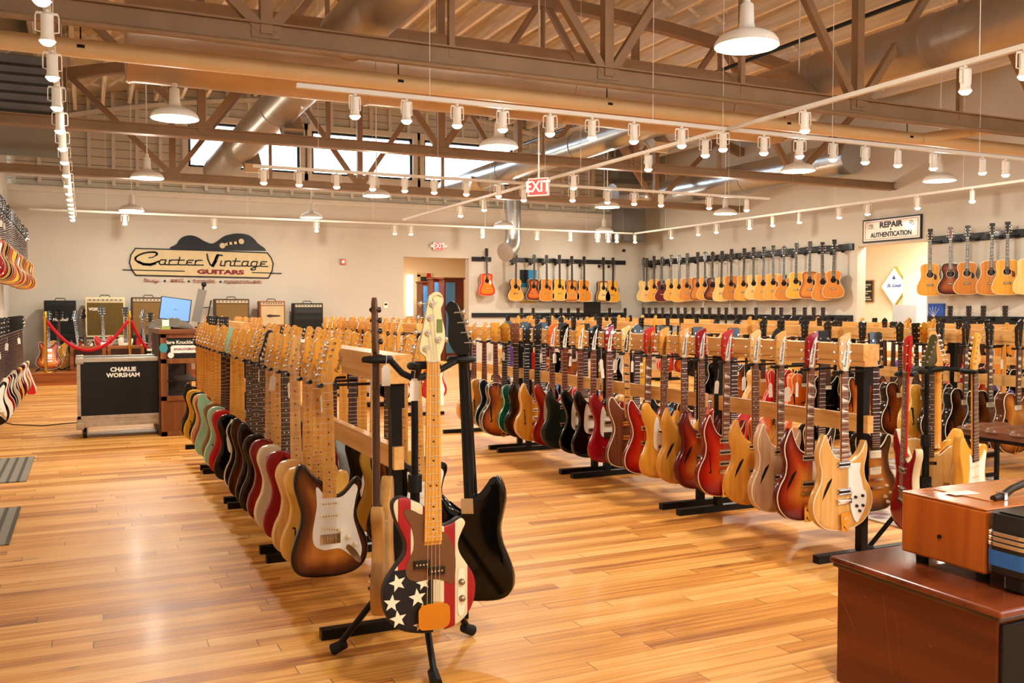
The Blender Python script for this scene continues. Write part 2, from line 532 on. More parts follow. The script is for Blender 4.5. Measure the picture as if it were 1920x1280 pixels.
for k, (a, b) in enumerate(wins):
    f = 0.05
    mb = MB().bb((a, YB + 0.04, WZ0), (b, YB + 0.12, WZ0 + f)).bb((a, YB + 0.04, WZ1 - f), (b, YB + 0.12, WZ1)).bb((a, YB + 0.04, WZ0), (a + f, YB + 0.12, WZ1)).bb((b - f, YB + 0.04, WZ0), (b, YB + 0.12, WZ1))
    w = struct('window_%d' % (k + 1), mb, M_WFR)
    MB().bb((a + f, YB + 0.075, WZ0 + f), (b - f, YB + 0.08, WZ1 - f)).build('pane', M_GLASS, w)

# left wall
struct('wall_left', MB().bb((XL - T, YF, 0), (XL, YB, 6.0)), plain('grey_white_wall_paint', '#cfc9bf', 0.7, var=0.03))
# right wall with the opening to the repair room
OY0, OY1, OZ = at_x(1737, XR), at_x(1606, XR), 2.40
mb = MB()
mb.bb((XR, YF, 0), (XR + T, OY0, 5.6)); mb.bb((XR, OY0, OZ), (XR + T, OY1, 5.6)); mb.bb((XR, OY1, 0), (XR + T, YB, 5.6))
struct('wall_right', mb, M_WALL)
# wall behind the viewer with a shop window and high windows, unseen and added for daylight
mb = MB()
mb.bb((XL - 0.2, YF - T, 0), (XR + 0.2, YF, 0.5)); mb.bb((XL - 0.2, YF - T, 2.9), (XR + 0.2, YF, 3.9)); mb.bb((XL - 0.2, YF - T, 5.2), (XR + 0.2, YF, 6.1))
for a, b in ((XL - 0.2, .2), (3.6, 3.9), (7.3, 7.6), (11.0, XR + .2)): mb.bb((a, YF - T, 3.9), (b, YF, 5.2))
for a, b in ((XL - 0.2, 9.0), (10.6, XR + 0.2)):
    mb.bb((a, YF - T, 0.5), (b, YF, 2.9))
struct('wall_front', mb, M_WALL)
for k, (a, b) in enumerate(((9.0, 10.6), )):
    w = struct('window_%d' % (k + 4), MB().bb((a, YF - 0.12, 0.5), (b, YF - 0.06, 0.57)).bb((a, YF - 0.12, 2.83), (b, YF - 0.06, 2.9)).bb((a, YF - 0.12, 0.5), (a + 0.07, YF - 0.06, 2.9)).bb((b - 0.07, YF - 0.12, 0.5), (b, YF - 0.06, 2.9)), M_WFR)
    MB().bb((a + 0.07, YF - 0.10, 0.57), (b - 0.07, YF - 0.095, 2.83)).build('pane', M_GLASS, w)
for k, (a, b) in enumerate(((.2, 3.6), (3.9, 7.3), (7.6, 11.0))):  # unseen high windows added to throw cool light on roof and steel
    w = struct('window_%d' % (k + 5), MB().bb((a, YF - 0.12, 3.9), (b, YF - 0.06, 3.96)).bb((a, YF - 0.12, 5.14), (b, YF - 0.06, 5.2)).bb((a, YF - 0.12, 3.9), (a + 0.06, YF - 0.06, 5.2)).bb((b - 0.06, YF - 0.12, 3.9), (b, YF - 0.06, 5.2)), M_WFR)
    MB().bb((a + 0.06, YF - 0.10, 3.96), (b - 0.06, YF - 0.095, 5.14)).build('pane', M_GLASS, w)
# baseboards
struct('baseboard_back', MB().bb((XL, YB - 0.02, 0), (DX0, YB, 0.12)).bb((DX1, YB - 0.02, 0), (XR, YB, 0.12)), M_STUD)
struct('baseboard_right', MB().bb((XR - 0.02, YF, 0), (XR, OY0, 0.12)).bb((XR - 0.02, OY1, 0), (XR, YB, 0.12)), M_STUD)

# the room seen through the doorway in the back wall
M_HALL = plain('hall_wall_paint', '#e2c79d', 0.7, var=0.02)
mb = MB().bb((DX0 - 1.6, 23.4, 0), (DX1 + 1.8, 23.5, 3.0)).bb((DX0 - 1.7, YB + T, 0), (DX0 - 1.6, 23.5, 3.0)).bb((DX1 + 1.8, YB + T, 0), (DX1 + 1.9, 23.5, 3.0))
struct('wall_hall', mb, M_HALL)
struct('ceiling', MB().bb((DX0 - 1.7, YB + T, 2.9), (DX1 + 1.9, 23.5, 3.0)), M_HALL)
# the repair room seen through the opening in the right wall
M_RROOM = plain('repair_room_paint', '#f1e8d4', 0.7, var=0.02)
mb = MB().bb((15.4, OY0 - 2.0, 0), (15.5, OY1 + 3.4, 3.0)).bb((XR + T, OY1 + 3.3, 0), (15.5, OY1 + 3.4, 3.0)).bb((XR + T, OY0 - 2.1, 0), (15.5, OY0 - 2.0, 3.0))
struct('wall_repair_room', mb, M_RROOM)
struct('ceiling', MB().bb((XR + T, OY0 - 2.1, 2.9), (15.5, OY1 + 3.4, 3.0)), M_RROOM)
for nm, loc, pw, sz in (('hall', ((DX0 + DX1) / 2 + 0.3, 21.3, 2.87), 75, 1.6), ('repair', (13.9, (OY0 + OY1) / 2 + 0.5, 2.87), 130, 1.8)):
    t = empty('ceiling_light', loc, 'flat white ceiling panel light in the %s' % ('hall behind the doorway' if nm == 'hall' else 'repair room beyond the opening'), 'ceiling light')
    MB().box((0, 0, 0.01), (sz, 0.6, 0.04)).build('frame', M_WHITE, t)
    MB().box((0, 0, -0.013), (sz - 0.1, 0.5, 0.004)).build('diffuser', glow('panel_glow', '#fff0d8', 6.0), t)
    l = bpy.data.lights.new('panel_lamp', 'AREA'); l.shape = 'RECTANGLE'; l.size = sz; l.size_y = 0.6; l.energy = pw * 2.0; l.color = (1, 0.95, 0.84)
    lo = bpy.data.objects.new('panel_lamp', l); C.objects.link(lo); lo.parent = t; lo.location = (0, 0, -0.03)

# ------------------------------------------------------------------ roof trusses
def truss(Y, label, x0=XL, x1=XR, ch=.125):
    t = empty('roof_truss', (XM, Y, 3.3), label, 'truss', 'steel roof trusses')
    def P(x, z): return (x - XM, 0, z - 3.3)
    MB().bb((x0 - XM, -0.07, 0.0), (x1 - XM, 0.07, 0.02)).bb((x0 - XM, -0.02, 0.02), (x1 - XM, 0.02, ch)).bb((x0 - XM, -0.06, ch - .015), (x1 - XM, 0.06, ch)).build('bottom_chord', M_TAUPE, t)
    mb = MB()
    xs = [x0 + (x1 - x0) * i / 18 for i in range(19)]
    for a, b in zip(xs, xs[1:]):
        mb.bar(P(a, zroof(a) - 0.42), P(b, zroof(b) - 0.42), 0.14, 0.16)
    mb.build('top_chord', M_TAUPE, t)
    for a in (1.28, 4.29, 7.30, 10.31):
        MB().bar(P(a, 3.38), P(a, zroof(a) - 0.42), 0.09, 0.09).build('vertical_strut', M_TAUPE, t)
        for sd in (-1, 1):
            m_ = a + sd * 1.45
            MB().bar(P(a + sd * .04, 3.42), P(m_, zroof(m_) - 0.45), 0.07, 0.08).build('diagonal_brace', M_TAUPE, t)
        m_ = a - 1.5
        MB().bar(P(m_, 3.38), P(m_, zroof(m_) - 0.42), 0.05, 0.05).build('thin_strut', M_TAUPE, t)
        MB().box(P(a, 3.42), (0.22, 0.06, 0.14)).build('gusset_plate', M_TAUPE, t)
truss(7.2, 'brown steel roof truss nearest the viewer, spanning wall to wall', ch=.165)
truss(11.45, 'brown steel roof truss between the nearest and the farthest one')
truss(15.4, 'brown steel roof truss farthest away, in front of the high windows')

# pipes and ducts
M_CPIPE = plain('cream_insulated_pipe', '#d9b98c', 0.5, var=0.05, scale=3)
t = empty('insulated_pipe', (XM, 7.72, 3.26), 'long cream insulated pipe running under the nearest truss across the whole room', 'pipe')
mb = MB(); mb.cyl((XL - XM, 0, 0), (XR - XM, 0, 0), 0.07, n=18); mb.build('pipe_run', M_CPIPE, t)
MB().cyl((3.2, -0.02, 0.0), (3.75, -0.2, 0.10), 0.062, n=16).cyl((3.75, -0.2, 0.10), (4.25, -0.36, 0.19), 0.07, n=16).build('branch', M_CPIPE, t)
for x in (-5.6, -3.1, -1.0, 1.2, 3.0, 5.2):
    MB().cyl((x, 0, 0.05), (x, 0, 0.35), 0.006, n=6).lathe([(0.075, -0.012), (0.075, 0.012)], (x, 0, 0)).build('pipe_hanger', M_BLACK, t)
o = MB().cyl((XL, 7.08, 3.27), (XR, 7.08, 3.27), 0.025, n=12).build('conduit_pipe', M_TAUPE)
tag(o, 'thin brown pipe fixed along the underside of the nearest truss', 'pipe')
for Y, lab in ((9.6, 'nearer'), (13.2, 'farther')):
    mb = MB().cyl((3.6, 3.0, 5.0), (3.6, 18.5, 5.0), 0.03, n=10) if Y < 10 else MB().cyl((8.9, 3.0, 4.95), (8.9, 18.5, 4.95), 0.03, n=10)
    o = mb.build('sprinkler_pipe', plain('dark_sprinkler_pipe', '#1d2a33', 0.35, 0.5))
    tag(o, 'dark sprinkler pipe under the joists, %s' % ('left one of two' if Y < 10 else 'right one of two'), 'pipe')

M_DUCTX = spiral_metal('spiral_duct_x', '#b79b7c', 0.42, 0, 0.10, 0.55)
M_DUCT = spiral_metal('spiral_duct_y', '#b5a99b', 0.36, 1, 0.085, 0.7)
M_DUCTS = spiral_metal('spiral_duct_silver', '#b9bdc2', 0.30, 1, 0.085, 0.9)
M_DUCTZ = spiral_metal('spiral_duct_z', '#b9b6b0', 0.33, 2, 0.085, 0.9)
def grille(parent, loc, rot):
    MB().box((0, 0, 0.0), (0.42, 0.24, 0.14)).build('outlet_collar', M_DUCT, parent, loc=loc, rot=rot)
    mb = MB().box((0, 0, -0.076), (0.44, 0.26, 0.012))
    for i in range(9): mb.box((-0.16 + i * 0.04, 0, -0.085), (0.012, 0.20, 0.012))
    mb.build('air_grille', plain('cream_grille', '#d8c9b0', 0.5), parent, loc=loc, rot=rot)
t = empty('main_duct', (0.35, 8.6, 3.62), 'wide round brown main duct running across the room behind the nearest truss', 'duct')
MB().cyl((0, 0, 0), (7.1, 0, 0), 0.37, n=36).build('duct_run', M_DUCTX, t)
for x in (0.01, 2.1, 4.2, 6.2): MB().cyl((x, 0, 0), (x + 0.03, 0, 0), 0.38, n=36).build('joint_band', M_DUCTX, t)
MB().tube([(7.05, 0, 0), (7.3, 0.03, 0.05), (7.5, 0.15, 0.15), (7.62, 0.4, 0.3), (7.7, 0.75, 0.4), (7.72, 1.0, 0.43)], [0.37, 0.36, 0.35, 0.33, 0.31, 0.30], 28).build('elbow', M_DUCTX, t)

t = empty('branch_duct', (2.2, 5.3, 3.78), 'round spiral duct crossing the left windows from the main duct to the back', 'duct', 'round spiral ducts')
MB().cyl((0, 0, 0), (0, 12.1, 0), 0.24, n=30).build('duct_run', M_DUCT, t)
for y in (0.3, 3.0, 4.1, 6.2, 9.4, 11.8): MB().cyl((0, y, 0), (0, y + 0.03, 0), 0.25, n=30).build('joint_band', M_DUCT, t)
for y in (6.3, 9.3): grille(t, (0.16, y, -0.2), (0, R(-40), R(90)))
t = empty('branch_duct', (6.8, 9.2, 3.75), 'round spiral silver duct running from the main duct to the back wall', 'duct', 'round spiral ducts')
MB().cyl((0, -0.3, 0), (0, 8.6, 0), 0.21, n=30).build('duct_run', M_DUCTS, t)
for y in (0.5, 3.0, 5.7, 8.4): MB().cyl((0, y, 0), (0, y + 0.03, 0), 0.22, n=30).build('joint_band', M_DUCTS, t)
MB().tube([(0, 8.55, 0), (0.02, 8.7, 0.0), (0.05, 8.8, 0.02)], [0.21, 0.19, 0.15], 24).build('end_cap', M_DUCTS, t)
grille(t, (0.14, 1.2, -0.18), (0, R(-40), R(90)))
grille(t, (-0.14, 6.8, -0.18), (0, R(40), R(90)))
t = empty('branch_duct', (8.1, 3.6, 4.08), 'big round brown duct overhead on the right, running towards the viewer', 'duct', 'round spiral ducts')
MB().cyl((0, 0, 0), (0, 6.0, 0), 0.29, n=32).build('duct_run', M_DUCT, t)
for y in (1.4, 3.0, 3.3, 4.9): MB().cyl((0, y, 0), (0, y + 0.03, 0), 0.30, n=32).build('joint_band', M_DUCT, t)
grille(t, (0.20, 2.2, -0.24), (0, R(-40), R(90)))
t = empty('branch_duct', (11.3, 11.2, 3.75), 'silver spiral duct along the right wall with a curved end', 'duct', 'round spiral ducts')
MB().cyl((0, 0, 0), (0, 5.4, 0), 0.27, n=32).build('duct_run', M_DUCTS, t)
MB().tube([(0, 5.35, 0), (-0.05, 5.7, 0), (-0.3, 5.95, 0), (-0.7, 6.0, 0), (-0.9, 6.0, -0.02)], 0.27, 24).build('elbow', M_DUCTS, t)
MB().cyl((0, 2.6, 0), (0, 2.63, 0), 0.28, n=30).build('joint_band', M_DUCTS, t)
t = empty('drop_duct', (9.9, 18.2, 2.35), 'silver duct dropping down in front of the back wall and ending in an elbow', 'duct')
DXc = at_y(962, 18.0)
t.location = (DXc, 18.0, 2.55)
MB().cyl((0, 0, 0.35), (0, 0, 1.3), 0.17, n=28).build('duct_run', M_DUCTZ, t)
for s in (-1, 1): MB().cyl((s * .17, 0, 1.2), (s * .17, 0, zroof(DXc) - 2.56), .008, n=6).build('hanger_rod', M_BLACK, t)
MB().tube([(0, 0, 0.36), (0, 0, 0.22), (-0.05, -0.03, 0.08), (-0.16, -0.12, -0.02), (-0.28, -0.2, -0.06)], [0.17, 0.175, 0.18, 0.19, 0.20], 24).build('elbow', M_DUCTZ, t)
t = empty('plenum_duct', (at_y(1178, 18.3), 18.3, 2.85), 'grey square sheet metal shaft hanging in the far right corner', 'duct')
MB().box((0, 0, 0.75), (0.62, 0.5, 1.5)).box((0, 0, 1.9), (.5, .4, .8)).build('shaft', plain('grey_sheet_metal', '#77726c', 0.5, 0.5), t, 0.01)
MB().box((0, 0, 1.55), (1.0, 0.7, 0.25)).build('collar', plain('grey_sheet_metal', '#77726c'), t, 0.01)
o = empty('air_handler', (-0.75, 14.2, 3.6), 'grey sheet metal air unit hanging high in the left corner', 'air unit')
MB().bb((-0.45, -1.6, 0), (0.45, 1.6, 0.75)).build('housing', plain('grey_sheet_metal', '#77726c'), o, 0.01)
mb = MB()
for i in range(6): mb.bb((-0.47, -1.62, 0.06 + i * 0.11), (0.47, -1.60, 0.09 + i * 0.11))
mb.build('louvre', plain('dark_louvre', '#3b3733', 0.5, 0.4), o)
for s in (-1, 1):
    MB().cyl((s * 0.42, -1.5, 0.75), (s * 0.42, -1.5, 1.5), 0.01, n=6).cyl((s * 0.42, 1.5, 0.75), (s * 0.42, 1.5, 1.5), 0.01, n=6).build('hanger_rod', M_BLACK, o)
t = empty('round_duct_end', (-0.55, 6.5, 3.72), 'round metal duct end poking out high on the left', 'duct')
MB().cyl((-0.42, 0, 0), (0.0, 0.55, 0), 0.18, n=28).build('duct_run', M_DUCTX, t)

# ------------------------------------------------------------------ lamps
M_LENS = glow('warm_lamp_glass', '#ffe9c4', 26.0)
M_BULB = glow('warm_bulb_disc', '#fff0d2', 9.0)
shade = MB().lathe([(0.03, 0.27), (0.042, 0.26), (0.046, 0.15), (0.052, 0.115), (0.075, 0.10), (0.13, 0.082), (0.175, 0.058), (0.195, 0.03), (0.203, 0.006), (0.20, 0.0), (0.192, 0.006), (0.185, 0.028), (0.16, 0.052), (0.09, 0.08), (0.0, 0.085)], n=36).mesh('lamp_shade')
disc = MB().lathe([(0.0, 0.03), (0.12, 0.028), (0.165, 0.022), (0.183, 0.016)], n=36).mesh('diffuser')
hang = MB().cyl((0, 0, 0.25), (0, 0, 0.31), 0.022, n=10).mesh('socket')
cord = MB().cyl((0, 0, 0), (0, 0, 1), 0.008, n=6).mesh('hanging_cord')
PL = [(1395, 93, 118), (333, 226, 88), (935, 279, 70), (1493, 323, 62), (1757, 341, 63), (280, 336, 60), (707, 369, 50), (1138, 390, 44), (1358, 402, 44), (585, 409, 40), (250, 396, 46), (944, 425, 36), (1132, 435, 34)]
Z_L = 2.95
names = ['largest pendant lamp, upper right of the nearest truss', 'pendant lamp hanging in front of the left end of the brown duct', 'pendant lamp in front of the middle of the windows', 'pendant lamp under the right end of the second truss', 'pendant lamp highest on the right before the right wall', 'pendant lamp over the flight case, before the left window', 'pendant lamp below the right end of the middle window', 'pendant lamp just below the crossing of the two tracks', 'pendant lamp above the middle of the right wall guitars', 'small pendant lamp above the end of the wall logo', 'pendant lamp above the left end of the wall logo', 'small pendant lamp left of the dropping silver duct', 'smallest pendant lamp, above the monitor by the back wall']
def lamp_light(parent, kind, energy, z, size=0.3, angle=95):
    l = bpy.data.lights.new('lamp', kind); l.energy = energy; l.color = WARM
    if kind == 'AREA': l.shape = 'DISK'; l.size = size
    else: l.spot_size = R(angle); l.spot_blend = 0.7; l.shadow_soft_size = size
    lo = bpy.data.objects.new('lamp', l); C.objects.link(lo); lo.parent = parent; lo.location = (0, 0, z)
    return lo
spots_xy = []
for (px, py, w), nm in zip(PL, names):
    d = 1720 * (Z_L - EYE) / (578 - py); l_ = (px - 960) / 1720 * d
    X, Y = SN * d + CS * l_, CS * d - SN * l_
    spots_xy.append((X, Y, nm))
for X, Y in ((1.5, 1.0), (5.5, 1.2), (9.6, 2.0), (3.4, -1.8), (8.0, -1.8)):  # unseen pendants added outside the view to brighten the room
    spots_xy.append((X, Y, None))
for X, Y, nm in spots_xy:
    t = empty('pendant_lamp', (X, Y, Z_L), ('white enamel ' + nm) if nm else 'white enamel pendant lamp added out of view to light the room', 'pendant lamp', 'white pendant lamps')
    part('lamp_shade', shade, M_WHITE, t); part('diffuser', disc, M_BULB, t); part('socket', hang, M_WHITE, t)
    top = 3.26 if 8.25 < Y < 8.95 and .3 < X < 7.4 else zroof(X)
    part('hanging_cord', cord, M_WHITE, t, (0, 0, .30), None, (1, 1, top - Z_L - .29))
    lamp_light(t, 'AREA', PENDANT_W, 0.008, 0.34)
    b_ = bpy.data.lights.new('upward_fill', 'POINT'); b_.energy = PENDANT_W * 1.45; b_.color = WARM; b_.shadow_soft_size = 0.05  # extra point lamp below the rim, added to light ceiling and walls
    bo = bpy.data.objects.new('upward_fill', b_); C.objects.link(bo); bo.parent = t; bo.location = (0, 0, -.055)
    
can = MB().cyl((0, 0, -0.15), (0, 0, -0.03), 0.034, n=16).lathe([(0.034, -0.03), (0.02, -0.015), (0.0, -0.013)], n=16).lathe([(0.034, -0.15), (0.046, -0.175), (0.043, -0.175), (0.03, -0.155)], n=16).mesh('lamp_can')
lens = MB().lathe([(0.0, -0.200), (0.022, -0.197), (0.036, -0.185), (0.043, -0.172)], n=16).mesh('lens')
brk = MB().tube([(-0.055, 0, -0.02), (-0.06, 0, -0.04), (-0.06, 0, -0.12), (-0.035, 0, -0.125)], 0.004, 6).tube([(0.055, 0, -0.02), (0.06, 0, -0.04), (0.06, 0, -0.12), (0.035, 0, -0.125)], 0.004, 6).bb((-0.055, -0.006, -0.026), (0.055, 0.006, -0.014)).cyl((0, 0, -0.02), (0, 0, 0.02), 0.012, n=8).mesh('bracket')
def spot(X, Y, Z, label, group, aim=0.0, power=SPOT_W, real=True):
    t = empty('track_spotlight', (X, Y, Z), label, 'spotlight', group)
    t.rotation_euler = (0, 0, RNG.uniform(-0.5, 0.5))
    part('lamp_can', can, M_WHITE, t); part('lens', lens, M_LENS, t); part('bracket', brk, M_WHITE, t)
    if real: lamp_light(t, 'SPOT', power, -0.18, 0.04, 100)
M_TRK = plain('white_track', '#ddd6ca', 0.4, var=0.02)
ZT = 3.0
def track(p, q, label, drops=5):
    p = Vector(p); q = Vector(q)
    t = empty('light_track', (p + q) / 2, label, 'light track', 'ceiling light tracks')
    c = (p + q) / 2
    MB().bar(p - c, q - c, 0.04, 0.035).build('rail', M_TRK, t)
    for i in range(drops):
        a = p.lerp(q, (i + 0.5) / drops) - c
        MB().cyl(a, a + Vector((0, 0, zroof(a.x + c.x) - ZT - 0.1)), 0.003, n=5).build('drop_wire', M_WHITE, t)
track((-0.17, 2.6, ZT), (-0.17, 17.6, ZT), 'white light track along the left side, seen almost end on')
gl = 'spotlights on the left side track'
ys = [4.35 + 0.0, 5.87, 7.0, 8.2, 9.2, 10.2, 11.1, 12.0, 12.9, 13.6, 14.2, 14.8, 15.4, 16.0, 16.6, 17.2, 17.5]
for y in (5.1, 5.85, 6.75, 7.75, 8.75, 9.7, 10.6, 11.6, 12.6, 13.45, 14.15, 14.8, 15.4, 16.0, 16.7, 17.4):
    spot(-0.17, y, ZT - 0.02, 'white spotlight in the steep left row of lit track lamps', gl, power=SPOT_W * 0.8)
Ya = 7.1
track((at_y(560, Ya), Ya, ZT), (XR - 0.2, Ya, ZT), 'white light track across the room just under the cream pipe')
for i, px in enumerate([668, 764, 858, 943, 1031, 1109, 1187, 1276, 1353, 1429, 1496, 1558, 1618, 1679, 1745, 1837, 1880]):
    spot(at_y(px, Ya), Ya, ZT - 0.02, '%s lit spotlight from the left on the track under the cream pipe' % ['first', *ORD[1:]][i], 'spotlights under the cream pipe')
Yb2 = 11.3
track((at_y(478, Yb2), Yb2, ZT), (at_y(1440, Yb2), Yb2, ZT), 'white light track across the middle of the room, behind the second truss')
for i, px in enumerate([497, 563, 633, 700, 760, 815, 875, 935, 1073, 1138, 1188, 1238, 1328, 1398]):
    spot(at_y(px, Yb2), Yb2, ZT - 0.02, '%s spotlight from the left on the middle track across the room' % ['first', *ORD[1:]][i], 'spotlights on the middle track')
Yc = 17.8
track((XL + 0.4, Yc, ZT), (11.3, Yc, ZT), 'white light track across the room in front of the back wall')
for i, px in enumerate([237, 404, 595, 741, 771, 905, 1007, 1069, 1120, 1140, 1156]):
    spot(at_y(px, Yc), Yc, ZT - 0.02, '%s spotlight from the left on the track by the back wall' % ['first', *ORD[1:]][i], 'spotlights by the back wall', power=SPOT_W * 1.1)
Xd = 11.35
track((Xd, 5.5, ZT), (Xd, 17.8, ZT), 'white light track running in front of the right wall guitars')
for i, px in enumerate([1819, 1717, 1624, 1571, 1497, 1447, 1404, 1342, 1308, 1258, 1190]):
    spot(Xd, at_x(px, Xd), ZT - 0.02, '%s spotlight from the right on the track along the right wall' % ['first', *ORD[1:]][i], 'spotlights along the right wall', power=SPOT_W * 1.2)
Xe = 5.56
track((Xe, 3.0, ZT), (Xe, 16.9, ZT), 'long white light track running away down the middle of the room')
for i, (px, _) in enumerate([(1912, 0), (1802, 0), (1505, 0), (1320, 0), (1214, 0), (1075, 0), (982, 0), (908, 0), (864, 0)]):
    spot(Xe, at_x(px, Xe), ZT - 0.02, '%s spotlight from the right on the long track down the middle' % ['first', *ORD[1:]][i], 'spotlights on the long middle track')
# ------------------------------------------------------------------ guitars
def smooth_loop(pts, n=4):
    k = len(pts); out = []
    for i in range(k):
        p0, p1, p2, p3 = pts[i - 1], pts[i], pts[(i + 1) % k], pts[(i + 2) % k]
        for j in range(n):
            t = j / n
            out.append(tuple(0.5 * ((2 * p1[a]) + (-p0[a] + p2[a]) * t + (2 * p0[a] - 5 * p1[a] + 4 * p2[a] - p3[a]) * t * t + (-p0[a] + 3 * p1[a] - 3 * p2[a] + p3[a]) * t ** 3) for a in (0, 1)))
    return out

def mirror(half):
    """half outline on the left side from top to bottom, mirrored to the right"""
    r = [(-x, z) for x, z in reversed(half) if abs(x) > 1e-6]
    return half + r

def offset(pts, r):
    n = len(pts); out = []
    for i in range(n):
        a = Vector(pts[i - 1]); b = Vector(pts[i]); c = Vector(pts[(i + 1) % n])
        t = (c - a)
        if t.length < 1e-9: out.append(tuple(b)); continue
        t.normalize(); nrm = Vector((-t.y, t.x))
        out.append(tuple(b + nrm * r))
    return out

def seg_dist(px, pz, pts):
    best = 1e9; n = len(pts)
    for i in range(n):
        ax, az = pts[i]; bx, bz = pts[(i + 1) % n]
        dx, dz = bx - ax, bz - az; L = dx * dx + dz * dz
        t = 0 if L < 1e-12 else max(0, min(1, ((px - ax) * dx + (pz - az) * dz) / L))
        d = (px - ax - t * dx) ** 2 + (pz - az - t * dz) ** 2
        if d < best: best = d
    return math.sqrt(best)

def inside(px, pz, pts):
    c = False; n = len(pts)
    for i in range(n):
        x1, z1 = pts[i]; x2, z2 = pts[i - 1]
        if (z1 > pz) != (z2 > pz) and px < (x2 - x1) * (pz - z1) / (z2 - z1) + x1: c = not c
    return c

def body_mesh(name, pts, th, bev=0.006, arch=0.0, grid=0.02, stars=None):
    """solid body: front and back faces triangulated with inner points, rounded rim; slot 0 top, slot 1 sides and back"""
    inner = offset(pts, bev)
    xs = [p[0] for p in inner]; zs = [p[1] for p in inner]
    gp = []
    z = min(zs) + grid * 0.5
    while z < max(zs):
        x = math.floor(min(xs) / grid) * grid
        while x < max(xs):
            if inside(x, z, inner) and seg_dist(x, z, inner) > grid * 0.45: gp.append((x, z))
            x += grid
        z += grid
    n = len(inner)
    vv = [Vector(p) for p in inner] + [Vector(p) for p in gp]
    ov, oe, of, *_ = geometry.delaunay_2d_cdt(vv, [(i, (i + 1) % n) for i in range(n)], [], 1, 1e-6)
    verts = []; faces = []; mi = []; edge = []
    for v in ov:
        d = seg_dist(v.x, v.y, pts)
        s = min(1, max(0, (d - bev) / 0.09)); s = s * s * (3 - 2 * s)
        verts.append((v.x, -th / 2 - arch * s, v.y)); edge.append(d)
    nf = len(ov)
    for f in of: faces.append(tuple(f)); mi.append(0)
    for v in ov:
        verts.append((v.x, th / 2, v.y)); edge.append(0.0)
    for f in of: faces.append(tuple(i + nf for i in reversed(f))); mi.append(1)
    prof = [(bev, -th / 2, 0), (bev * 0.3, -th / 2 + bev * 0.3, 0), (0, -th / 2 + bev, 0), (0, th / 2 - bev, 1), (bev * 0.3, th / 2 - bev * 0.3, 1), (bev, th / 2, 1)]
    base = len(verts)
    for r, y, _ in prof:
        for p in offset(pts, r): verts.append((p[0], y, p[1])); edge.append(r)
    for k in range(len(prof) - 1):
        for i in range(n):
            a = base + k * n + i; b = base + k * n + (i + 1) % n
            faces.append((a, a + n, b + n, b)); mi.append(0 if k < 1 else 1)
    nm = 2
    if stars:
        nm = 3
        for (cx, cz, r, rot) in stars:
            o = len(verts)
            for j in range(10):
                a = rot + math.pi * j / 5; rr = r if j % 2 == 0 else r * 0.42
                verts.append((cx - rr * math.sin(a), -th / 2 - 0.0012, cz + rr * math.cos(a))); edge.append(0.1)
            verts.append((cx, -th / 2 - 0.0012, cz)); edge.append(0.1)
            for j in range(10): faces.append((o + j, o + (j + 1) % 10, o + 10)); mi.append(2)
    me = bpy.data.meshes.new(name)
    me.from_pydata(verts, [], faces)
    for i in range(nm): me.materials.append(None)
    me.polygons.foreach_set('material_index', mi)
    at = me.attributes.new('edge', 'FLOAT', 'POINT'); at.data.foreach_set('value', edge)
    bm = bmesh.new(); bm.from_mesh(me); bmesh.ops.remove_doubles(bm, verts=bm.verts, dist=0.0002); bm.to_mesh(me); bm.free()
    me.polygons.foreach_set('use_smooth', [True] * len(me.polygons))
    me.update()
    return me

O = {}
O['double'] = smooth_loop([(-.028, -.405), (-.05, -.392), (-.075, -.362), (-.097, -.335), (-.122, -.336), (-.139, -.372), (-.143, -.42), (-.129, -.48), (-.117, -.53), (-.122, -.585), (-.145, -.65), (-.16, -.71), (-.15, -.765), (-.105, -.797), (0, -.806), (.09, -.795), (.142, -.757), (.158, -.70), (.148, -.64), (.122, -.585), (.111, -.53), (.12, -.48), (.137, -.44), (.136, -.41), (.118, -.398), (.096, -.415), (.072, -.445), (.05, -.462), (.03, -.462)])
O['single'] = smooth_loop([(-.028, -.385), (-.08, -.373), (-.125, -.39), (-.142, -.44), (-.127, -.50), (-.116, -.55), (-.126, -.61), (-.15, -.66), (-.162, -.72), (-.142, -.775), (-.08, -.802), (0, -.806), (.08, -.802), (.142, -.775), (.162, -.72), (.15, -.66), (.126, -.60), (.115, -.55), (.125, -.50), (.14, -.455), (.136, -.42), (.115, -.405), (.09, -.42), (.06, -.45), (.028, -.455)])
O['crescent'] = smooth_loop([(-.024, -.445), (-.06, -.42), (-.09, -.37), (-.106, -.325), (-.117, -.318), (-.132, -.338), (-.157, -.40), (-.155, -.45), (-.142, -.50), (-.150, -.56), (-.18, -.61), (-.199, -.67), (-.182, -.735), (-.13, -.785), (-.06, -.806), (0, -.808), (.07, -.803), (.14, -.775), (.187, -.72), (.2, -.66), (.178, -.60), (.15, -.555), (.143, -.50), (.158, -.44), (.164, -.40), (.158, -.366), (.148, -.37), (.128, -.405), (.10, -.436), (.06, -.458), (.026, -.465)])
O['horned'] = smooth_loop([(-.026, -.40), (-.05, -.385), (-.085, -.345), (-.112, -.31), (-.135, -.315), (-.15, -.36), (-.14, -.42), (-.115, -.48), (-.105, -.54), (-.125, -.60), (-.155, -.66), (-.165, -.71), (-.15, -.765), (-.09, -.80), (0, -.81), (.08, -.80), (.135, -.765), (.152, -.71), (.14, -.65), (.11, -.58), (.10, -.52), (.115, -.46), (.135, -.41), (.13, -.375), (.112, -.37), (.09, -.41), (.06, -.44), (.028, -.45)])
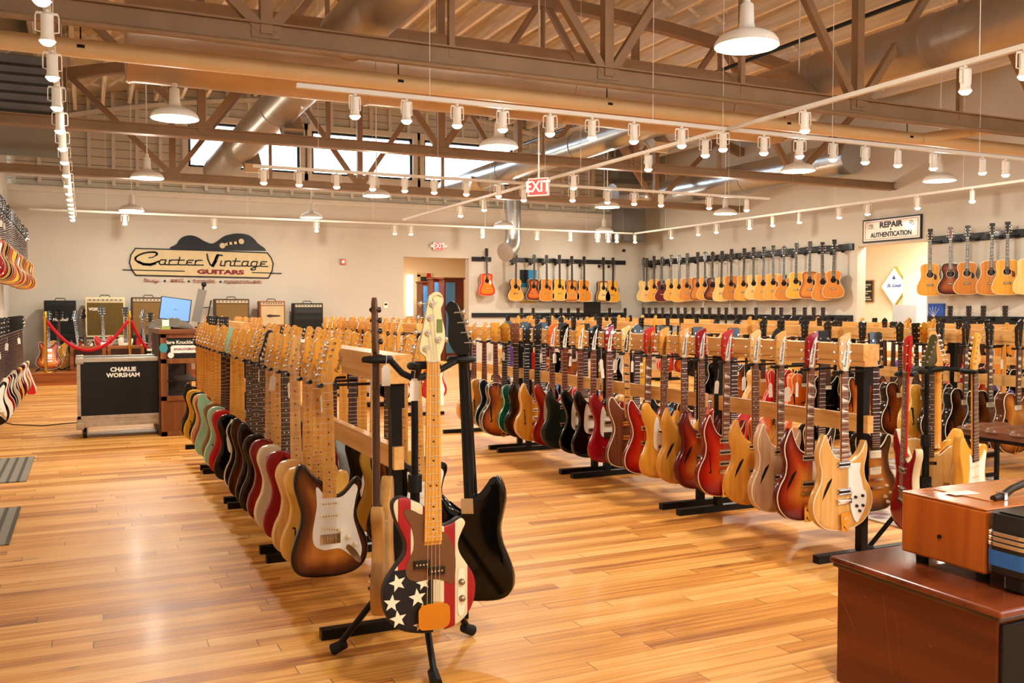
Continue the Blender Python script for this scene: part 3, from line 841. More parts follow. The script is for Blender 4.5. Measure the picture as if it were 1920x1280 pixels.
O['semi'] = smooth_loop([(-.026, -.415), (-.06, -.395), (-.085, -.36), (-.115, -.345), (-.145, -.36), (-.158, -.40), (-.15, -.46), (-.137, -.51), (-.15, -.57), (-.185, -.63), (-.203, -.69), (-.188, -.755), (-.135, -.80), (-.06, -.82), (0, -.822), (.06, -.82), (.135, -.80), (.188, -.755), (.203, -.69), (.185, -.63), (.15, -.57), (.137, -.51), (.15, -.46), (.158, -.40), (.145, -.36), (.115, -.345), (.085, -.36), (.06, -.395), (.026, -.415)])
O['arch'] = smooth_loop([(-.026, -.375), (-.07, -.362), (-.115, -.368), (-.146, -.405), (-.146, -.46), (-.132, -.51), (-.148, -.57), (-.19, -.63), (-.21, -.70), (-.195, -.775), (-.14, -.825), (-.06, -.848), (0, -.85), (.06, -.848), (.14, -.825), (.195, -.775), (.21, -.70), (.19, -.63), (.15, -.57), (.134, -.51), (.142, -.46), (.152, -.41), (.142, -.375), (.118, -.372), (.088, -.405), (.055, -.435), (.026, -.445)])
O['carved'] = smooth_loop([(-.026, -.375), (-.065, -.362), (-.105, -.372), (-.125, -.41), (-.118, -.46), (-.106, -.51), (-.12, -.57), (-.15, -.62), (-.163, -.68), (-.15, -.74), (-.105, -.785), (-.04, -.80), (0, -.802), (.04, -.80), (.105, -.785), (.15, -.74), (.163, -.68), (.15, -.62), (.118, -.57), (.106, -.51), (.118, -.46), (.128, -.415), (.118, -.385), (.098, -.385), (.075, -.42), (.05, -.445), (.026, -.45)])
O['dread'] = smooth_loop(mirror([(0, -.36), (-.06, -.362), (-.115, -.375), (-.142, -.415), (-.14, -.47), (-.134, -.535), (-.145, -.60), (-.175, -.665), (-.196, -.735), (-.19, -.81), (-.15, -.852), (-.08, -.868), (0, -.872)]))
O['parlor'] = smooth_loop(mirror([(0, -.36), (-.05, -.362), (-.105, -.378), (-.135, -.425), (-.132, -.475), (-.112, -.53), (-.118, -.59), (-.16, -.66), (-.188, -.725), (-.182, -.79), (-.145, -.835), (-.08, -.853), (0, -.857)]))
O['cutaway'] = smooth_loop([(0, -.362), (-.05, -.362), (-.105, -.378), (-.135, -.425), (-.13, -.475), (-.112, -.53), (-.12, -.59), (-.162, -.66), (-.19, -.725), (-.184, -.79), (-.145, -.838), (-.08, -.856), (0, -.86), (.08, -.856), (.145, -.838), (.184, -.79), (.19, -.725), (.162, -.66), (.12, -.59), (.112, -.53), (.128, -.48), (.138, -.435), (.125, -.395), (.098, -.40), (.07, -.435), (.03, -.45), (.024, -.38)])
O['vee'] = [(-.03, -.44), (-.07, -.46), (-.19, -.80), (-.195, -.85), (-.165, -.865), (-.10, -.86), (-.02, -.66), (0, -.645), (.02, -.66), (.10, -.86), (.165, -.865), (.195, -.85), (.19, -.80), (.07, -.46), (.03, -.44)]
FB = lambda px, py: ((px - 565) * .000595, -(860 + py / 3.047 - 675) / 552)
O['flag'] = smooth_loop([FB(*p) for p in [(515, 255), (450, 220), (410, 200), (365, 200), (333, 235), (345, 310), (380, 390), (405, 450), (403, 520), (345, 595), (292, 675), (278, 760), (302, 860), (370, 940), (500, 978), (640, 975), (740, 940), (810, 860), (834, 760), (822, 680), (780, 610), (735, 540), (725, 480), (748, 420), (769, 375), (757, 348), (735, 340), (690, 362), (650, 375), (615, 368)]])
O['flag'].reverse() if False else None

H = {}
H['six'] = ('L6', smooth_loop([(-.0215, 0), (-.024, .02), (-.023, .045), (-.008, .085), (.006, .135), (.016, .170), (.03, .188), (.05, .185), (.062, .166), (.058, .146), (.047, .125), (.049, .095), (.058, .07), (.06, .05), (.05, .035), (.032, .022), (.0215, 0)], 3))
H['sixslim'] = ('L6', smooth_loop([(-.0215, 0), (-.026, .025), (-.022, .06), (-.012, .12), (-.003, .165), (.012, .18), (.03, .172), (.036, .15), (.03, .12), (.032, .07), (.034, .04), (.024, .02), (.0215, 0)], 3))
H['book'] = ('33', [(-.0215, 0), (-.032, .018), (-.038, .04), (-.042, .15), (-.044, .175), (-.022, .183), (-.01, .176), (0, .181), (.01, .176), (.022, .183), (.044, .175), (.042, .15), (.038, .04), (.032, .018), (.0215, 0)])
H['slab'] = ('33', [(-.0215, 0), (-.034, .02), (-.038, .185), (-.03, .19), (.03, .19), (.038, .185), (.034, .02), (.0215, 0)])
H['crest'] = ('33', smooth_loop([(-.0215, 0), (-.036, .025), (-.037, .09), (-.044, .15), (-.03, .17), (-.012, .182), (0, .19), (.012, .182), (.03, .17), (.044, .15), (.037, .09), (.036, .025), (.0215, 0)], 3))
H['slant'] = ('33', [(-.0215, 0), (-.036, .03), (-.036, .13), (-.030, .158), (-.008, .172), (.022, .186), (.036, .188), (.040, .18), (.040, .14), (.036, .08), (.038, .03), (.0215, 0)])
H['bassfour'] = ('L4', smooth_loop([(-.022, 0), (-.03, .03), (-.022, .08), (0, .16), (.015, .20), (.04, .21), (.06, .185), (.05, .15), (.055, .08), (.05, .04), (.022, 0)], 3))
H['scroll'] = ('S5', smooth_loop([(-.022, 0), (-.026, .015), (-.048, .036), (-.044, .07), (-.032, .13), (-.02, .19), (-.012, .218), (.004, .234), (.024, .233), (.036, .212), (.034, .195), (.027, .178), (.032, .145), (.041, .108), (.042, .075), (.036, .045), (.026, .02), (.022, 0)], 3))
H['bull'] = ('33', smooth_loop([(-.0215, 0), (-.034, .03), (-.036, .12), (-.03, .165), (0, .185), (.03, .165), (.036, .12), (.034, .03), (.0215, 0)], 3))

def peg_positions(t):
    if t == 'L6': return [(-.014 + .0095 * i, .035 + i * .026, -1) for i in range(6)]
    if t == 'L4': return [(-.012 + .012 * i, .045 + i * .04, -1) for i in range(4)]
    if t == 'S5': return [(-.027, .045, -1), (-.020, .098, -1), (-.012, .148, -1), (-.004, .195, -1), (.018, .075, 1)]
    return [(-.026, .045 + i * .045, -1) for i in range(3)] + [(.026, .045 + i * .045, 1) for i in range(3)]

def peg_mesh(side, name, reach=0.024, r=0.0055, big=1.0):
    mb = MB()
    mb.cyl((0, -.006 * big, 0), (0, 0.0, 0), r * big, n=10); mb.cyl((0, -.010 * big, 0), (0, -.006 * big, 0), r * .55 * big, n=8)
    mb.cyl((0, .017, 0), (side * reach, .017, 0), .003 * big, n=6)
    mb.lathe([(0, -.009 * big), (.006 * big, -.007 * big), (.007 * big, 0), (.006 * big, .007 * big), (0, .009 * big)], (side * (reach + .004), .017, 0), n=8)
    return mb.mesh(name)
PEG = {-1: peg_mesh(-1, 'tuning_peg'), 1: peg_mesh(1, 'tuning_peg')}
PEGB = {-1: peg_mesh(-1, 'tuning_peg', .034, .0085, 1.25), 1: peg_mesh(1, 'tuning_peg', .03, .0085, 1.25)}

def pickup_mesh(t):
    mb = MB()
    if t == 'coil':
        mb.poly(smooth_loop([(-.041, -.007), (-.034, -.009), (0, -.009), (.034, -.009), (.041, -.007), (.041, .007), (.034, .009), (0, .009), (-.034, .009), (-.041, .007)], 2), .006)
        for i in range(6): mb.cyl((-.026 + i * .0105, -.001, 0), (-.026 + i * .0105, .001, 0), .0026, n=8, mi=1)
    elif t == 'humbucker':
        mb.bb((-.045, -.001, -.022), (.045, .004, .022), 1); mb.bb((-.036, -.006, -.018), (.036, 0, .018))
        for i in range(6): mb.cyl((-.026 + i * .0105, -.0075, .009), (-.026 + i * .0105, -.005, .009), .0026, n=8, mi=1)
    elif t == 'toaster':
        mb.bb((-.042, -.002, -.017), (.042, .006, .017)); mb.cyl((-.038, -.004, .009), (.038, -.004, .009), .006, n=8); mb.cyl((-.038, -.004, -.009), (.038, -.004, -.009), .006, n=8)
        mb.bb((-.03, -.011, -.004), (.03, -.002, .004), 1)
    elif t == 'split':
        mb.bb((-.056, -.009, .0), (.0, .004, .026)); mb.bb((-.004, -.009, -.026), (.054, .004, .0))
        for i in range(4): mb.cyl((-.047 + i * .012, -.0105, .013), (-.047 + i * .012, -.008, .013), .003, n=8, mi=1)
        for i in range(4): mb.cyl((.006 + i * .012, -.0105, -.013), (.006 + i * .012, -.008, -.013), .003, n=8, mi=1)
    return mb.mesh('pickup', 2)
PU = {t: pickup_mesh(t) for t in ('coil', 'humbucker', 'toaster', 'split')}
def rotp(pts, a, cx, cz):
    return [(cx + (x) * math.cos(a) - z * math.sin(a), cz + x * math.sin(a) + z * math.cos(a)) for x, z in pts]
def bridge_mesh(t):
    mb = MB(); nm = 'bridge'
    if t == 'vibrato':
        mb.bb((-.042, -.004, -.018), (.042, .002, .022))
        for i in range(6): mb.bb((-.033 + i * .0112, -.009, -.016), (-.024 + i * .0112, -.003, .012))
        for i in range(6): mb.cyl((-.03 + i * .0112, -.006, .017), (-.03 + i * .0112, -.003, .017), .003, n=8)
    elif t == 'ashtray':
        mb.bb((-.043, -.002, -.035), (.043, .002, .05)); mb.bb((-.043, -.011, -.035), (-.040, .0, .02)); mb.bb((.040, -.011, -.035), (.043, 0, .02)); mb.bb((-.043, -.011, -.037), (.043, 0, -.034))
        for i in range(3): mb.cyl((-.036 + i * .026, -.006, -.01), (-.016 + i * .026, -.006, -.01), .005, n=8)
    elif t == 'stud':
        mb.bb((-.042, -.018, -.006), (.042, -.008, .006)); mb.cyl((-.037, -.014, 0), (-.037, 0, 0), .007, n=10).cyl((.037, -.014, 0), (.037, 0, 0), .007, n=10)
        mb.bb((-.045, -.014, -.052), (.045, -.004, -.040)); mb.cyl((-.042, -.014, -.046), (-.042, 0, -.046), .008, n=10).cyl((.042, -.014, -.046), (.042, 0, -.046), .008, n=10)
    elif t == 'flat':
        mb.bb((-.046, -.010, -.012), (.046, .0, .012)); mb.bb((-.038, -.015, -.004), (.038, -.008, .004), 1)
    elif t == 'floating':
        mb.bb((-.06, -.022, -.008), (.06, -.004, .004)); mb.bb((-.045, -.026, -.003), (.045, -.02, .003), 1)
    return mb.mesh(nm, 2)
BR = {t: bridge_mesh(t) for t in ('vibrato', 'ashtray', 'stud', 'flat', 'floating')}
def knob(r=.009, h=.014):
    return MB().lathe([(0, -h), (r * .75, -h), (r * .8, -h * .4), (r, -h * .25), (r * 1.1, 0)], n=12).mesh('control_knob')
# lathe runs along z; turn it so that the knob points to the front
KN = {}
for r in (.009, .011): 
    me = knob(r); me.transform(Matrix.Rotation(R(-90), 4, 'X')); 
    me.update(); KN[r] = me
ROTX = 0

def f_hole(side, s=1.0):
    """the f shaped sound hole as an inlaid dark shape"""
    pts = [(-.012, .062), (-.004, .066), (.004, .06), (.006, .045), (.004, .02), (.009, .003), (.007, .0), (.010, -.004), (.009, -.03), (.014, -.055), (.010, -.066), (.001, -.067), (-.006, -.06), (-.003, -.055), (.003, -.058), (.006, -.05), (.002, -.03), (.0, -.002), (-.004, .0), (-.001, .004), (-.002, .03), (.0, .05), (-.004, .058), (-.010, .055)]
    pts = [(x * side * s, z * s) for x, z in pts]
    return pts
def slash(side, s=1.0):
    pts = [(-.045, -.075), (-.03, -.02), (.0, .035), (.035, .062), (.03, .04), (.005, -.002), (-.02, -.04)]
    return [(x * side * s, z * s) for x, z in pts]

T_NAME = None
KIND = {}
def make_kind(k, body, th, head, zend, scale=.648, bev=.006, arch=0.0, guard=None, pickups=(), bridge='vibrato', zb=None, knobs=(), fholes=(), binding=False, sound=None,
              inlay='dot', nfr=21, wn=.0425, we=.056, extra=(), tail=None, stars=None, raise_=.010, zheel=None, plate=None, four=False, peg=PEG, knob_r=.009):
    zb = -scale if zb is None else zb
    F = -th / 2
    yb = F - raise_ - arch * .8
    E = []   # name, mesh, matkeys, loc, rot, subs, near only
    E.append(('body', body_mesh('body', O[body], th, bev, arch, stars=stars), ['top', 'side'] + (['star'] if stars else []), None, None, [], False))
    if binding:
        pts = offset(O[body], bev * .35)
        bindm = MB().tube([(p[0], F + bev * .45, p[1]) for p in pts], .0035, 5, closed=True)
        if th > .06: bindm.tube([(p[0], -F - bev * .45, p[1]) for p in pts], .003, 5, closed=True)
        E.append(('binding', bindm.mesh('binding'), ['bind'], None, None, [], False))
    if guard:
        sm = guard
        E.append(('pickguard', MB().poly(sm, .0025, at=F - .0022 - (arch * .9 + (.004 if arch else 0))).mesh('pickguard'), ['guard'], None, None, [], False))
    for fh in fholes:
        kind_, x, z, s = fh
        pts = f_hole(1 if x < 0 else -1, s) if kind_ == 'f' else (slash(1 if x < 0 else -1, s))
        pts = [(px + x, pz + z) for px, pz in pts]
        if sum(pts[i][0] * pts[(i + 1) % len(pts)][1] - pts[(i + 1) % len(pts)][0] * pts[i][1] for i in range(len(pts))) < 0: pts = pts[::-1]
        E.append(('sound_hole', MB().poly(pts, .002 + arch, at=F - .001 - arch * 1.02).mesh('sound_hole'), ['hole'], None, None, [], False))
    if sound:
        x, z, r = sound
        E.append(('sound_hole', MB().cyl((x, F - .0012, z), (x, F + .001, z), r, n=28).mesh('sound_hole'), ['hole'], None, None,
                  [('rosette', MB().tube([(x + (r + .008) * math.cos(a * math.pi / 16), F - .0004, z + (r + .008) * math.sin(a * math.pi / 16)) for a in range(32)], .0022, 5, closed=True).mesh('rosette'), ['rosette'], None, None, True)], False))
    for t, x, z, a in pickups:
        dy = F - (arch * .95) - (.003 if guard else 0.0)
        E.append(('pickup', PU[t], ['pick', 'pole'], (x, dy, z), (0, R(a), 0), [], False))
    E.append(('bridge', BR[bridge], ['bridge', 'saddle'], (0, F - arch, zb), None, [], False))
    for x, z in knobs:
        E.append(('control_knob', KN[knob_r], ['knob'], (x, F - .002 - arch * .5, z), None, [], False))
    if tail == 'trapeze':
        zl = min(p[1] for p in O[body])
        mb = MB().bb((-.035, F - .016 - arch, zl + .085), (.035, F - .011 - arch, zl + .10)).tube([(-.03, F - .013 - arch, zl + .09), (-.018, F - .006, zl + .01)], .004, 6).tube([(.03, F - .013 - arch, zl + .09), (.018, F - .006, zl + .01)], .004, 6).bb((-.024, F - .008, zl - .002), (.024, F - .002, zl + .014)).bb((-.012, F - .008, zl - .006), (.012, -F * .2, zl))
        E.append(('tailpiece', mb.mesh('tailpiece'), ['metal'], None, None, [], False))
    if tail == 'letter':
        zl = -.808; mb = MB(); y = F - .010
        A = [(-.032, zl + .088), (-.025, zl - .002), (-.012, zl - .002), (-.014, zl + .03), (.006, zl + .005), (.008, zl - .002), (.024, zl - .002), (.010, zl + .034), (.022, zl + .045), (.036, zl + .082), (.034, zl + .092), (.018, zl + .096)]
        mb.poly(A, .005, at=y - .004); mb.bb((-.014, y, zl - .004), (.014, y + .012, zl + .012)); 
        E.append(('tailpiece', mb.mesh('tailpiece'), ['tail'], None, None, [('sound_hole', MB().poly(rotp(smooth_loop([(-.012, -.006), (.008, -.009), (.016, 0), (.008, .009), (-.012, .006)], 3), 0.3, .0, zl + .062), .001, at=y - .0052).mesh('cutout'), ['top'], None, None, True)], False))
    if tail == 'vibrato_arm':
        zl = min(p[1] for p in O[body]); mb = MB().bb((-.04, F - .010 - arch, zl + .05), (.04, F - .003 - arch, zl + .085)).cyl((-.04, F - .014 - arch, zl + .07), (.04, F - .014 - arch, zl + .07), .008, n=10).cyl((-.04, F - .014 - arch, zl + .04), (.04, F - .014 - arch, zl + .04), .008, n=10).bb((-.03, F - .006, zl), (.03, F - .002, zl + .05))
        E.append(('tailpiece', mb.mesh('tailpiece'), ['metal'], None, None, [], False))
    for e in extra: E.append(e)
    # neck
    def hw(z): return (wn + (we - wn) * min(1, max(0, -z / -zend))) / 2
    zheel = (max(p[1] for p in O[body] if abs(p[0]) < .06) - .05) if zheel is None else zheel
    secs = []; N = 9
    vs = []; zz = [0.0, -.01, -.08, -.2, -.33, zheel + .02, zheel]
    for i, z in enumerate(zz):
        w = hw(z); dep = .017 + (.010 if i == 0 else 0) + (.016 if i == len(zz) - 1 else 0)
        for j in range(N):
            a = math.pi * j / (N - 1)
            vs.append((-w * math.cos(a), yb + .006 + dep * math.sin(a) ** .8, z))
    fs = []
    for i in range(len(zz) - 1):
        for j in range(N - 1):
            fs.append((i * N + j, i * N + j + 1, (i + 1) * N + j + 1, (i + 1) * N + j))
        fs.append((i * N + N - 1, i * N, (i + 1) * N, (i + 1) * N + N - 1))
    mb = MB(); mb.add(vs, fs, 0, True); mb.add(vs[:N], [tuple(range(N - 1, -1, -1))]); mb.add(vs[-N:], [tuple(range(N))])
    E.append(('neck', mb.mesh('neck'), ['neck'], None, None, [], False))
    w0, w1 = hw(0), hw(zend)
    mb = MB(); mb.poly([(-w0, 0), (-w1, zend), (w1, zend), (w0, 0)], .0065, at=yb)
    fm = MB()
    for n in range(1, nfr + 1):
        z = -scale * (1 - 2 ** (-n / 12))
        if z < zend: break
        w = hw(z); fm.bb((-w, yb - .0013, z - .0011), (w, yb + .001, z + .0011))
    fm.bb((-w0, yb - .003, -.002), (w0, yb + .003, .003), 0)
    im = MB()
    for n in (3, 5, 7, 9, 12, 15, 17, 19, 21):
        za = -scale * (1 - 2 ** (-(n - 1) / 12)); z1 = -scale * (1 - 2 ** (-n / 12)); z = (za + z1) / 2
        if z1 < zend: break
        w = hw(z)
        if inlay == 'dot':
            for x in ((-.011, .011) if n == 12 else (0,)): im.cyl((x, yb - .0006, z), (x, yb + .001, z), .0034, n=10)
        elif inlay == 'block': im.bb((-w * .72, yb - .0006, z1 + .005), (w * .72, yb + .001, za - .005))
        elif inlay == 'tri': im.poly([(-w * .9, za - .004), (-w * .9, z1 + .005), (w * .9, z1 + .005), (w * .9, z1 + .009)], .001, at=yb - .0006)
    subs = [('frets', fm.mesh('frets'), ['fret'], None, None, False), ('inlays', im.mesh('inlays'), ['inlay'], None, None, True)]
    E.append(('fretboard', mb.mesh('fretboard'), ['board'], None, None, subs, False))
    # headstock
    pt, pts = H[head]
    mb = MB().poly(pts, .015, at=yb + .003)
    hs = []
    if pt == 'S5':
        sp = [( .012 + (.024 - .0032 * a) * math.cos(.6 + a * .75) * .9, yb + .001, .208 + (.024 - .0032 * a) * math.sin(.6 + a * .75)) for a in range(7)]
        hs.append(('scroll_carving', MB().tube(sp, .0035, 6).mesh('scroll_carving'), ['head'], None, None, False))
        hs.append(('badge', MB().bb((.012, yb + .001, .098), (.032, yb + .004, .143)).mesh('badge'), ['plate'], None, None, False))
    if plate == 'nameplate':
        pp = [(-.017, .004), (.012, .004), (.016, .05), (.022, .10), (.030, .165), (.012, .14), (-.006, .09), (-.015, .05)]
        pl = ('nameplate', MB().poly(pp[::1], .003, at=yb - .0005).mesh('nameplate'), ['plate'], None, None, False)
        hs.append(pl)
    pegs = []
    for x, z, sd in peg_positions(pt):
        xx = x
        pegs.append((peg[sd], (xx, yb + .003, z)))
    allp = bmesh.new()
    for me_, loc in pegs:
        tmp = me_.copy(); tmp.transform(Matrix.Translation(loc)); allp.from_mesh(tmp); bpy.data.meshes.remove(tmp)
    pm = bpy.data.meshes.new('tuning_pegs'); allp.to_mesh(pm); allp.free(); pm.materials.append(None) if not pm.materials else None
    pm.polygons.foreach_set('use_smooth', [True] * len(pm.polygons))
    sm_ = MB()
    ns = 4 if four else 6
    for i in range(ns):
        x0 = (-.5 + (i + .5) / ns) * wn * .88; x1 = (-.5 + (i + .5) / ns) * we * .98
        sm_.tube([(x0, yb - .0035, .0), (x1, F - .012 - arch * 1.2 if zb < zend else yb - .004, zb)], .0006 if not four else .0011, 4)
        q = peg_positions(pt)[min(i, len(peg_positions(pt)) - 1)] if pt in ('L6', 'L4', 'S5') else peg_positions(pt)[(2 - i) % 3 if i < 3 else 3 + (i - 3)]
        sm_.tube([(x0, yb - .0035, .0), (q[0], yb - .002, q[1])], .0006 if not four else .0011, 4)
    E.append(('headstock', mb.mesh('headstock'), ['head'], None, None, hs, False))
    KIND[k] = dict(E=E, pegs=pegs, pm=pm, strings=sm_.mesh('strings'), yb=yb, th=th)

DEF = dict(side=None, neck=M_MAPLE, board=M_MAPLE, head=None, guard=M_WHITEP, metal=M_CHROME, knob=M_CREAM, bind=M_CREAM, inlay=M_BLACKP, pick=M_CREAM, pole=M_CHROME,
           hole=plain('sound_hole_dark', '#120c08', 0.9), bridge=M_CHROME, saddle=M_CHROME, tail=M_GOLDM, plate=M_WHITEP, rosette=M_CREAM, fret=M_FRET, star=None)
def guitar(k, loc, fin, label, group=None, rz=0.0, lod=1, lean=(0, 0), name=None, cat=None):
    K = KIND[k]; f = dict(DEF); f.update(fin)
    if f['side'] is None: f['side'] = f['top']
    if f['head'] is None: f['head'] = f['neck']
    name = name or ('acoustic_guitar' if k in ('dread', 'parlor', 'cutaway') else 'bass_guitar' if 'bass' in k else 'electric_guitar')
    cat = cat or ('guitar' if 'bass' not in k else 'bass guitar')
    t = empty(name, loc, label, cat, group, rz, lean)
    for nm, me, mk, l, r, subs, near in K['E']:
        if near and lod > 0: continue
        if lod > 1 and nm in ('control_knob', 'tailpiece'): continue
        o = part(nm, me, [f[x] for x in mk], t, l, r)
        for sn, sme, smk, sl, sr, snear in subs:
            if snear and lod > 0: continue
            if lod > 1 and sn == 'frets' : continue
            part(sn, sme, [f[x] for x in smk], o, sl, sr)
        if nm == 'headstock':
            if lod == 0:
                for pme, pl in K['pegs']: part('tuning_peg', pme, [f['metal']], o, pl)
            else: part('tuning_pegs', K['pm'], [f['metal']], o)
            if 'logo' in f and lod == 0: part('logo', f['logo'], [M_DARKW], o, (0.048, K['yb'] + .002, .078), (R(90), R(-72), 0))
            if f.get('lettering') and lod <= 1: part('lettering', f['lettering'], [f.get('ink', M_BLACKP)], o, (0.004, K['yb'] - .001, .072), (R(90), R(-83), 0))
    if lod == 0: part('strings', K['strings'], [M_FRET], t)
    return t

def P2(pts, n=3): return smooth_loop(pts, n)
SG = P2([(-.022, -.458), (-.045, -.43), (-.055, -.435), (-.052, -.50), (-.062, -.56), (-.072, -.62), (-.065, -.668), (-.03, -.69), (-.0, -.69), (.04, -.69), (.08, -.72), (.112, -.745), (.125, -.73), (.13, -.69), (.112, -.62), (.098, -.56), (.108, -.49), (.118, -.445), (.105, -.425), (.085, -.445), (.055, -.472), (.022, -.476)])
make_kind('double', 'double', .044, 'six', -.472, guard=SG, pickups=[('coil', 0, -.50, 0), ('coil', 0, -.552, 0), ('coil', .002, -.607, 9)], knobs=[(.042, -.615), (.073, -.645), (.102, -.678)], knob_r=.011,
          extra=[('jack_plate', MB().poly(P2([(.075, -.70), (.064, -.682), (.075, -.668), (.105, -.695), (.125, -.73), (.122, -.748), (.105, -.74)]), .003, at=-.0245).mesh('jack_plate'), ['metal'], (-.0, 0, -.008), None, [], False)])
TG = P2([(-.022, -.46), (-.05, -.40), (-.072, -.44), (-.085, -.52), (-.075, -.60), (-.05, -.625), (.0, -.625), (.05, -.62), (.08, -.58), (.085, -.52), (.075, -.47), (.05, -.455), (.022, -.46)])
TE = [('control_plate', MB().bb((.075, -.0255, -.76), (.105, -.021, -.60)).mesh('control_plate'), ['metal'], None, None, [], False)]
make_kind('single', 'single', .044, 'sixslim', -.468, guard=TG, pickups=[('coil', 0, -.50, 0)], bridge='ashtray', knobs=[(.09, -.665), (.09, -.70)], extra=TE)
make_kind('single_hollow', 'single', .044, 'sixslim', -.468, guard=TG, pickups=[('coil', 0, -.50, 0)], bridge='ashtray', knobs=[(.09, -.665), (.09, -.70)], extra=TE, fholes=[('f', -.105, -.69, .9)], binding=False)
make_kind('single_bound', 'single', .044, 'sixslim', -.468, guard=TG, pickups=[('coil', 0, -.50, 0)], bridge='ashtray', knobs=[(.09, -.665), (.09, -.70)], extra=TE, binding=True)
RG = [(.03, -.47), (.03, -.612), (.062, -.62), (.105, -.63), (.132, -.615), (.118, -.56), (.105, -.52), (.112, -.475)]
RC = P2([(.045, -.64), (.04, -.69), (.06, -.75), (.082, -.775), (.10, -.76), (.135, -.71), (.148, -.66), (.14, -.62), (.10, -.605), (.06, -.615)])
RE = [('control_plate', MB().poly(RC, .003, at=-.029).mesh('control_plate'), ['guard'], None, None, [], False)]
RK = [(.07, -.645), (.118, -.642), (.078, -.69), (.120, -.692), (.098, -.718)]
LR = dict(plate='nameplate', wn=.043, we=.05)
make_kind('crescent', 'crescent', .045, 'slant', -.458, guard=RG[::1], pickups=[('toaster', 0, -.475, 0), ('toaster', 0, -.612, 0)], bridge='flat', zb=-.66, knobs=RK, fholes=[('slash', -.105, -.585, .8)], binding=True, tail='letter', extra=RE, inlay='tri', bev=.010, **LR)
make_kind('crescent_plain', 'crescent', .045, 'slant', -.458, pickups=[('toaster', 0, -.475, 0), ('toaster', 0, -.612, 0)], bridge='flat', zb=-.66, knobs=RK, fholes=[('slash', -.105, -.585, .8)], binding=False, tail='letter', extra=RE, inlay='dot', bev=.016, **LR)
make_kind('crescent_f', 'crescent', .045, 'slant', -.458, pickups=[('toaster', 0, -.475, 0), ('toaster', 0, -.545, 0), ('toaster', 0, -.612, 0)], bridge='flat', zb=-.66, knobs=RK, fholes=[('f', -.115, -.60, .95)], binding=True, tail='letter', extra=RE, inlay='tri', bev=.010, **LR)
HG = P2([(-.022, -.45), (-.05, -.40), (-.07, -.45), (-.075, -.53), (-.07, -.60), (-.03, -.63), (.03, -.63), (.07, -.70), (.12, -.74), (.13, -.69), (.09, -.58), (.08, -.50), (.09, -.43), (.06, -.45), (.022, -.47)])
make_kind('horned', 'horned', .040, 'slant', -.46, guard=HG, pickups=[('toaster', 0, -.50, 0), ('toaster', 0, -.60, 0)], bridge='flat', zb=-.655, knobs=[(.09, -.66), (.105, -.70)], inlay='dot', **LR)
make_kind('horned_bound', 'horned', .040, 'slant', -.46, pickups=[('toaster', 0, -.50, 0), ('toaster', 0, -.60, 0)], bridge='flat', zb=-.655, knobs=[(.09, -.66), (.105, -.70)], inlay='tri', binding=True, **LR)
make_kind('bass_horned', 'horned', .040, 'slant', -.47, guard=HG, pickups=[('toaster', 0, -.52, 0), ('humbucker', 0, -.61, 0)], bridge='stud', zb=-.70, knobs=[(.09, -.66), (.105, -.70)], inlay='dot', four=True, peg=PEGB, **LR)
make_kind('semi', 'semi', .05, 'book', -.455, arch=.010, pickups=[('humbucker', 0, -.495, 0), ('humbucker', 0, -.59, 0)], bridge='stud', zb=-.635, knobs=[(.10, -.68), (.13, -.72), (.08, -.73), (.11, -.765)], fholes=[('f', -.125, -.60, 1.1), ('f', .125, -.60, 1.1)], binding=True, inlay='block', bev=.005)
make_kind('arch', 'arch', .085, 'crest', -.455, arch=.016, pickups=[('humbucker', 0, -.48, 0)], bridge='floating', zb=-.655, knobs=[(.12, -.70), (.13, -.75)], fholes=[('f', -.13, -.64, 1.15), ('f', .13, -.64, 1.15)], binding=True, tail='trapeze', inlay='block', bev=.005)
make_kind('carved', 'carved', .05, 'book', -.455, scale=.628, arch=.010, pickups=[('humbucker', 0, -.485, 0), ('humbucker', 0, -.575, 0)], bridge='stud', zb=-.62, knobs=[(.08, -.66), (.11, -.70), (.07, -.72), (.09, -.75)], binding=True, inlay='block', bev=.005)
make_kind('carved_f', 'carved', .05, 'sixslim', -.455, arch=.008, pickups=[('humbucker', 0, -.48, 0), ('humbucker', 0, -.585, 0)], bridge='flat', zb=-.635, knobs=[(.09, -.68), (.10, -.73)], fholes=[('f', -.10, -.62, .95)], binding=True, tail='vibrato_arm', inlay='dot', bev=.005)
DG = P2([(.05, -.525), (.062, -.55), (.058, -.585), (.075, -.62), (.10, -.60), (.10, -.555), (.075, -.525)])
AG = dict(bridge='flat', knobs=(), raise_=.006, bev=.003, zend=-.50, sound=(0, -.535, .05), binding=True)
for kk, hd, zb_ in (('dread', 'slab', -.70), ('parlor', 'slab', -.69), ('cutaway', 'crest', -.69)):
    make_kind(kk, kk, .105 if kk == 'dread' else .09, hd, guard=DG, zb=zb_, zheel=-.37, **AG)
make_kind('vee', 'vee', .042, 'book', -.455, guard=[(.01, -.48), (-.05, -.60), (-.03, -.66), (.0, -.63), (.06, -.80), (.11, -.80), (.05, -.52)], pickups=[('humbucker', 0, -.49, 0), ('humbucker', 0, -.58, 0)], bridge='stud', zb=-.62, zheel=-.47)
stars = [(FB(358, 675)[0], FB(358, 675)[1], .031, .25), (FB(325, 785)[0], FB(325, 785)[1], .030, -.1), (FB(362, 878)[0], FB(362, 878)[1], .031, .15), (FB(475, 770)[0], FB(475, 770)[1], .032, .1), (FB(510, 690)[0], FB(510, 690)[1], .026, .2), (FB(490, 935)[0] - .002, FB(490, 925)[1], .022, 0.3)]
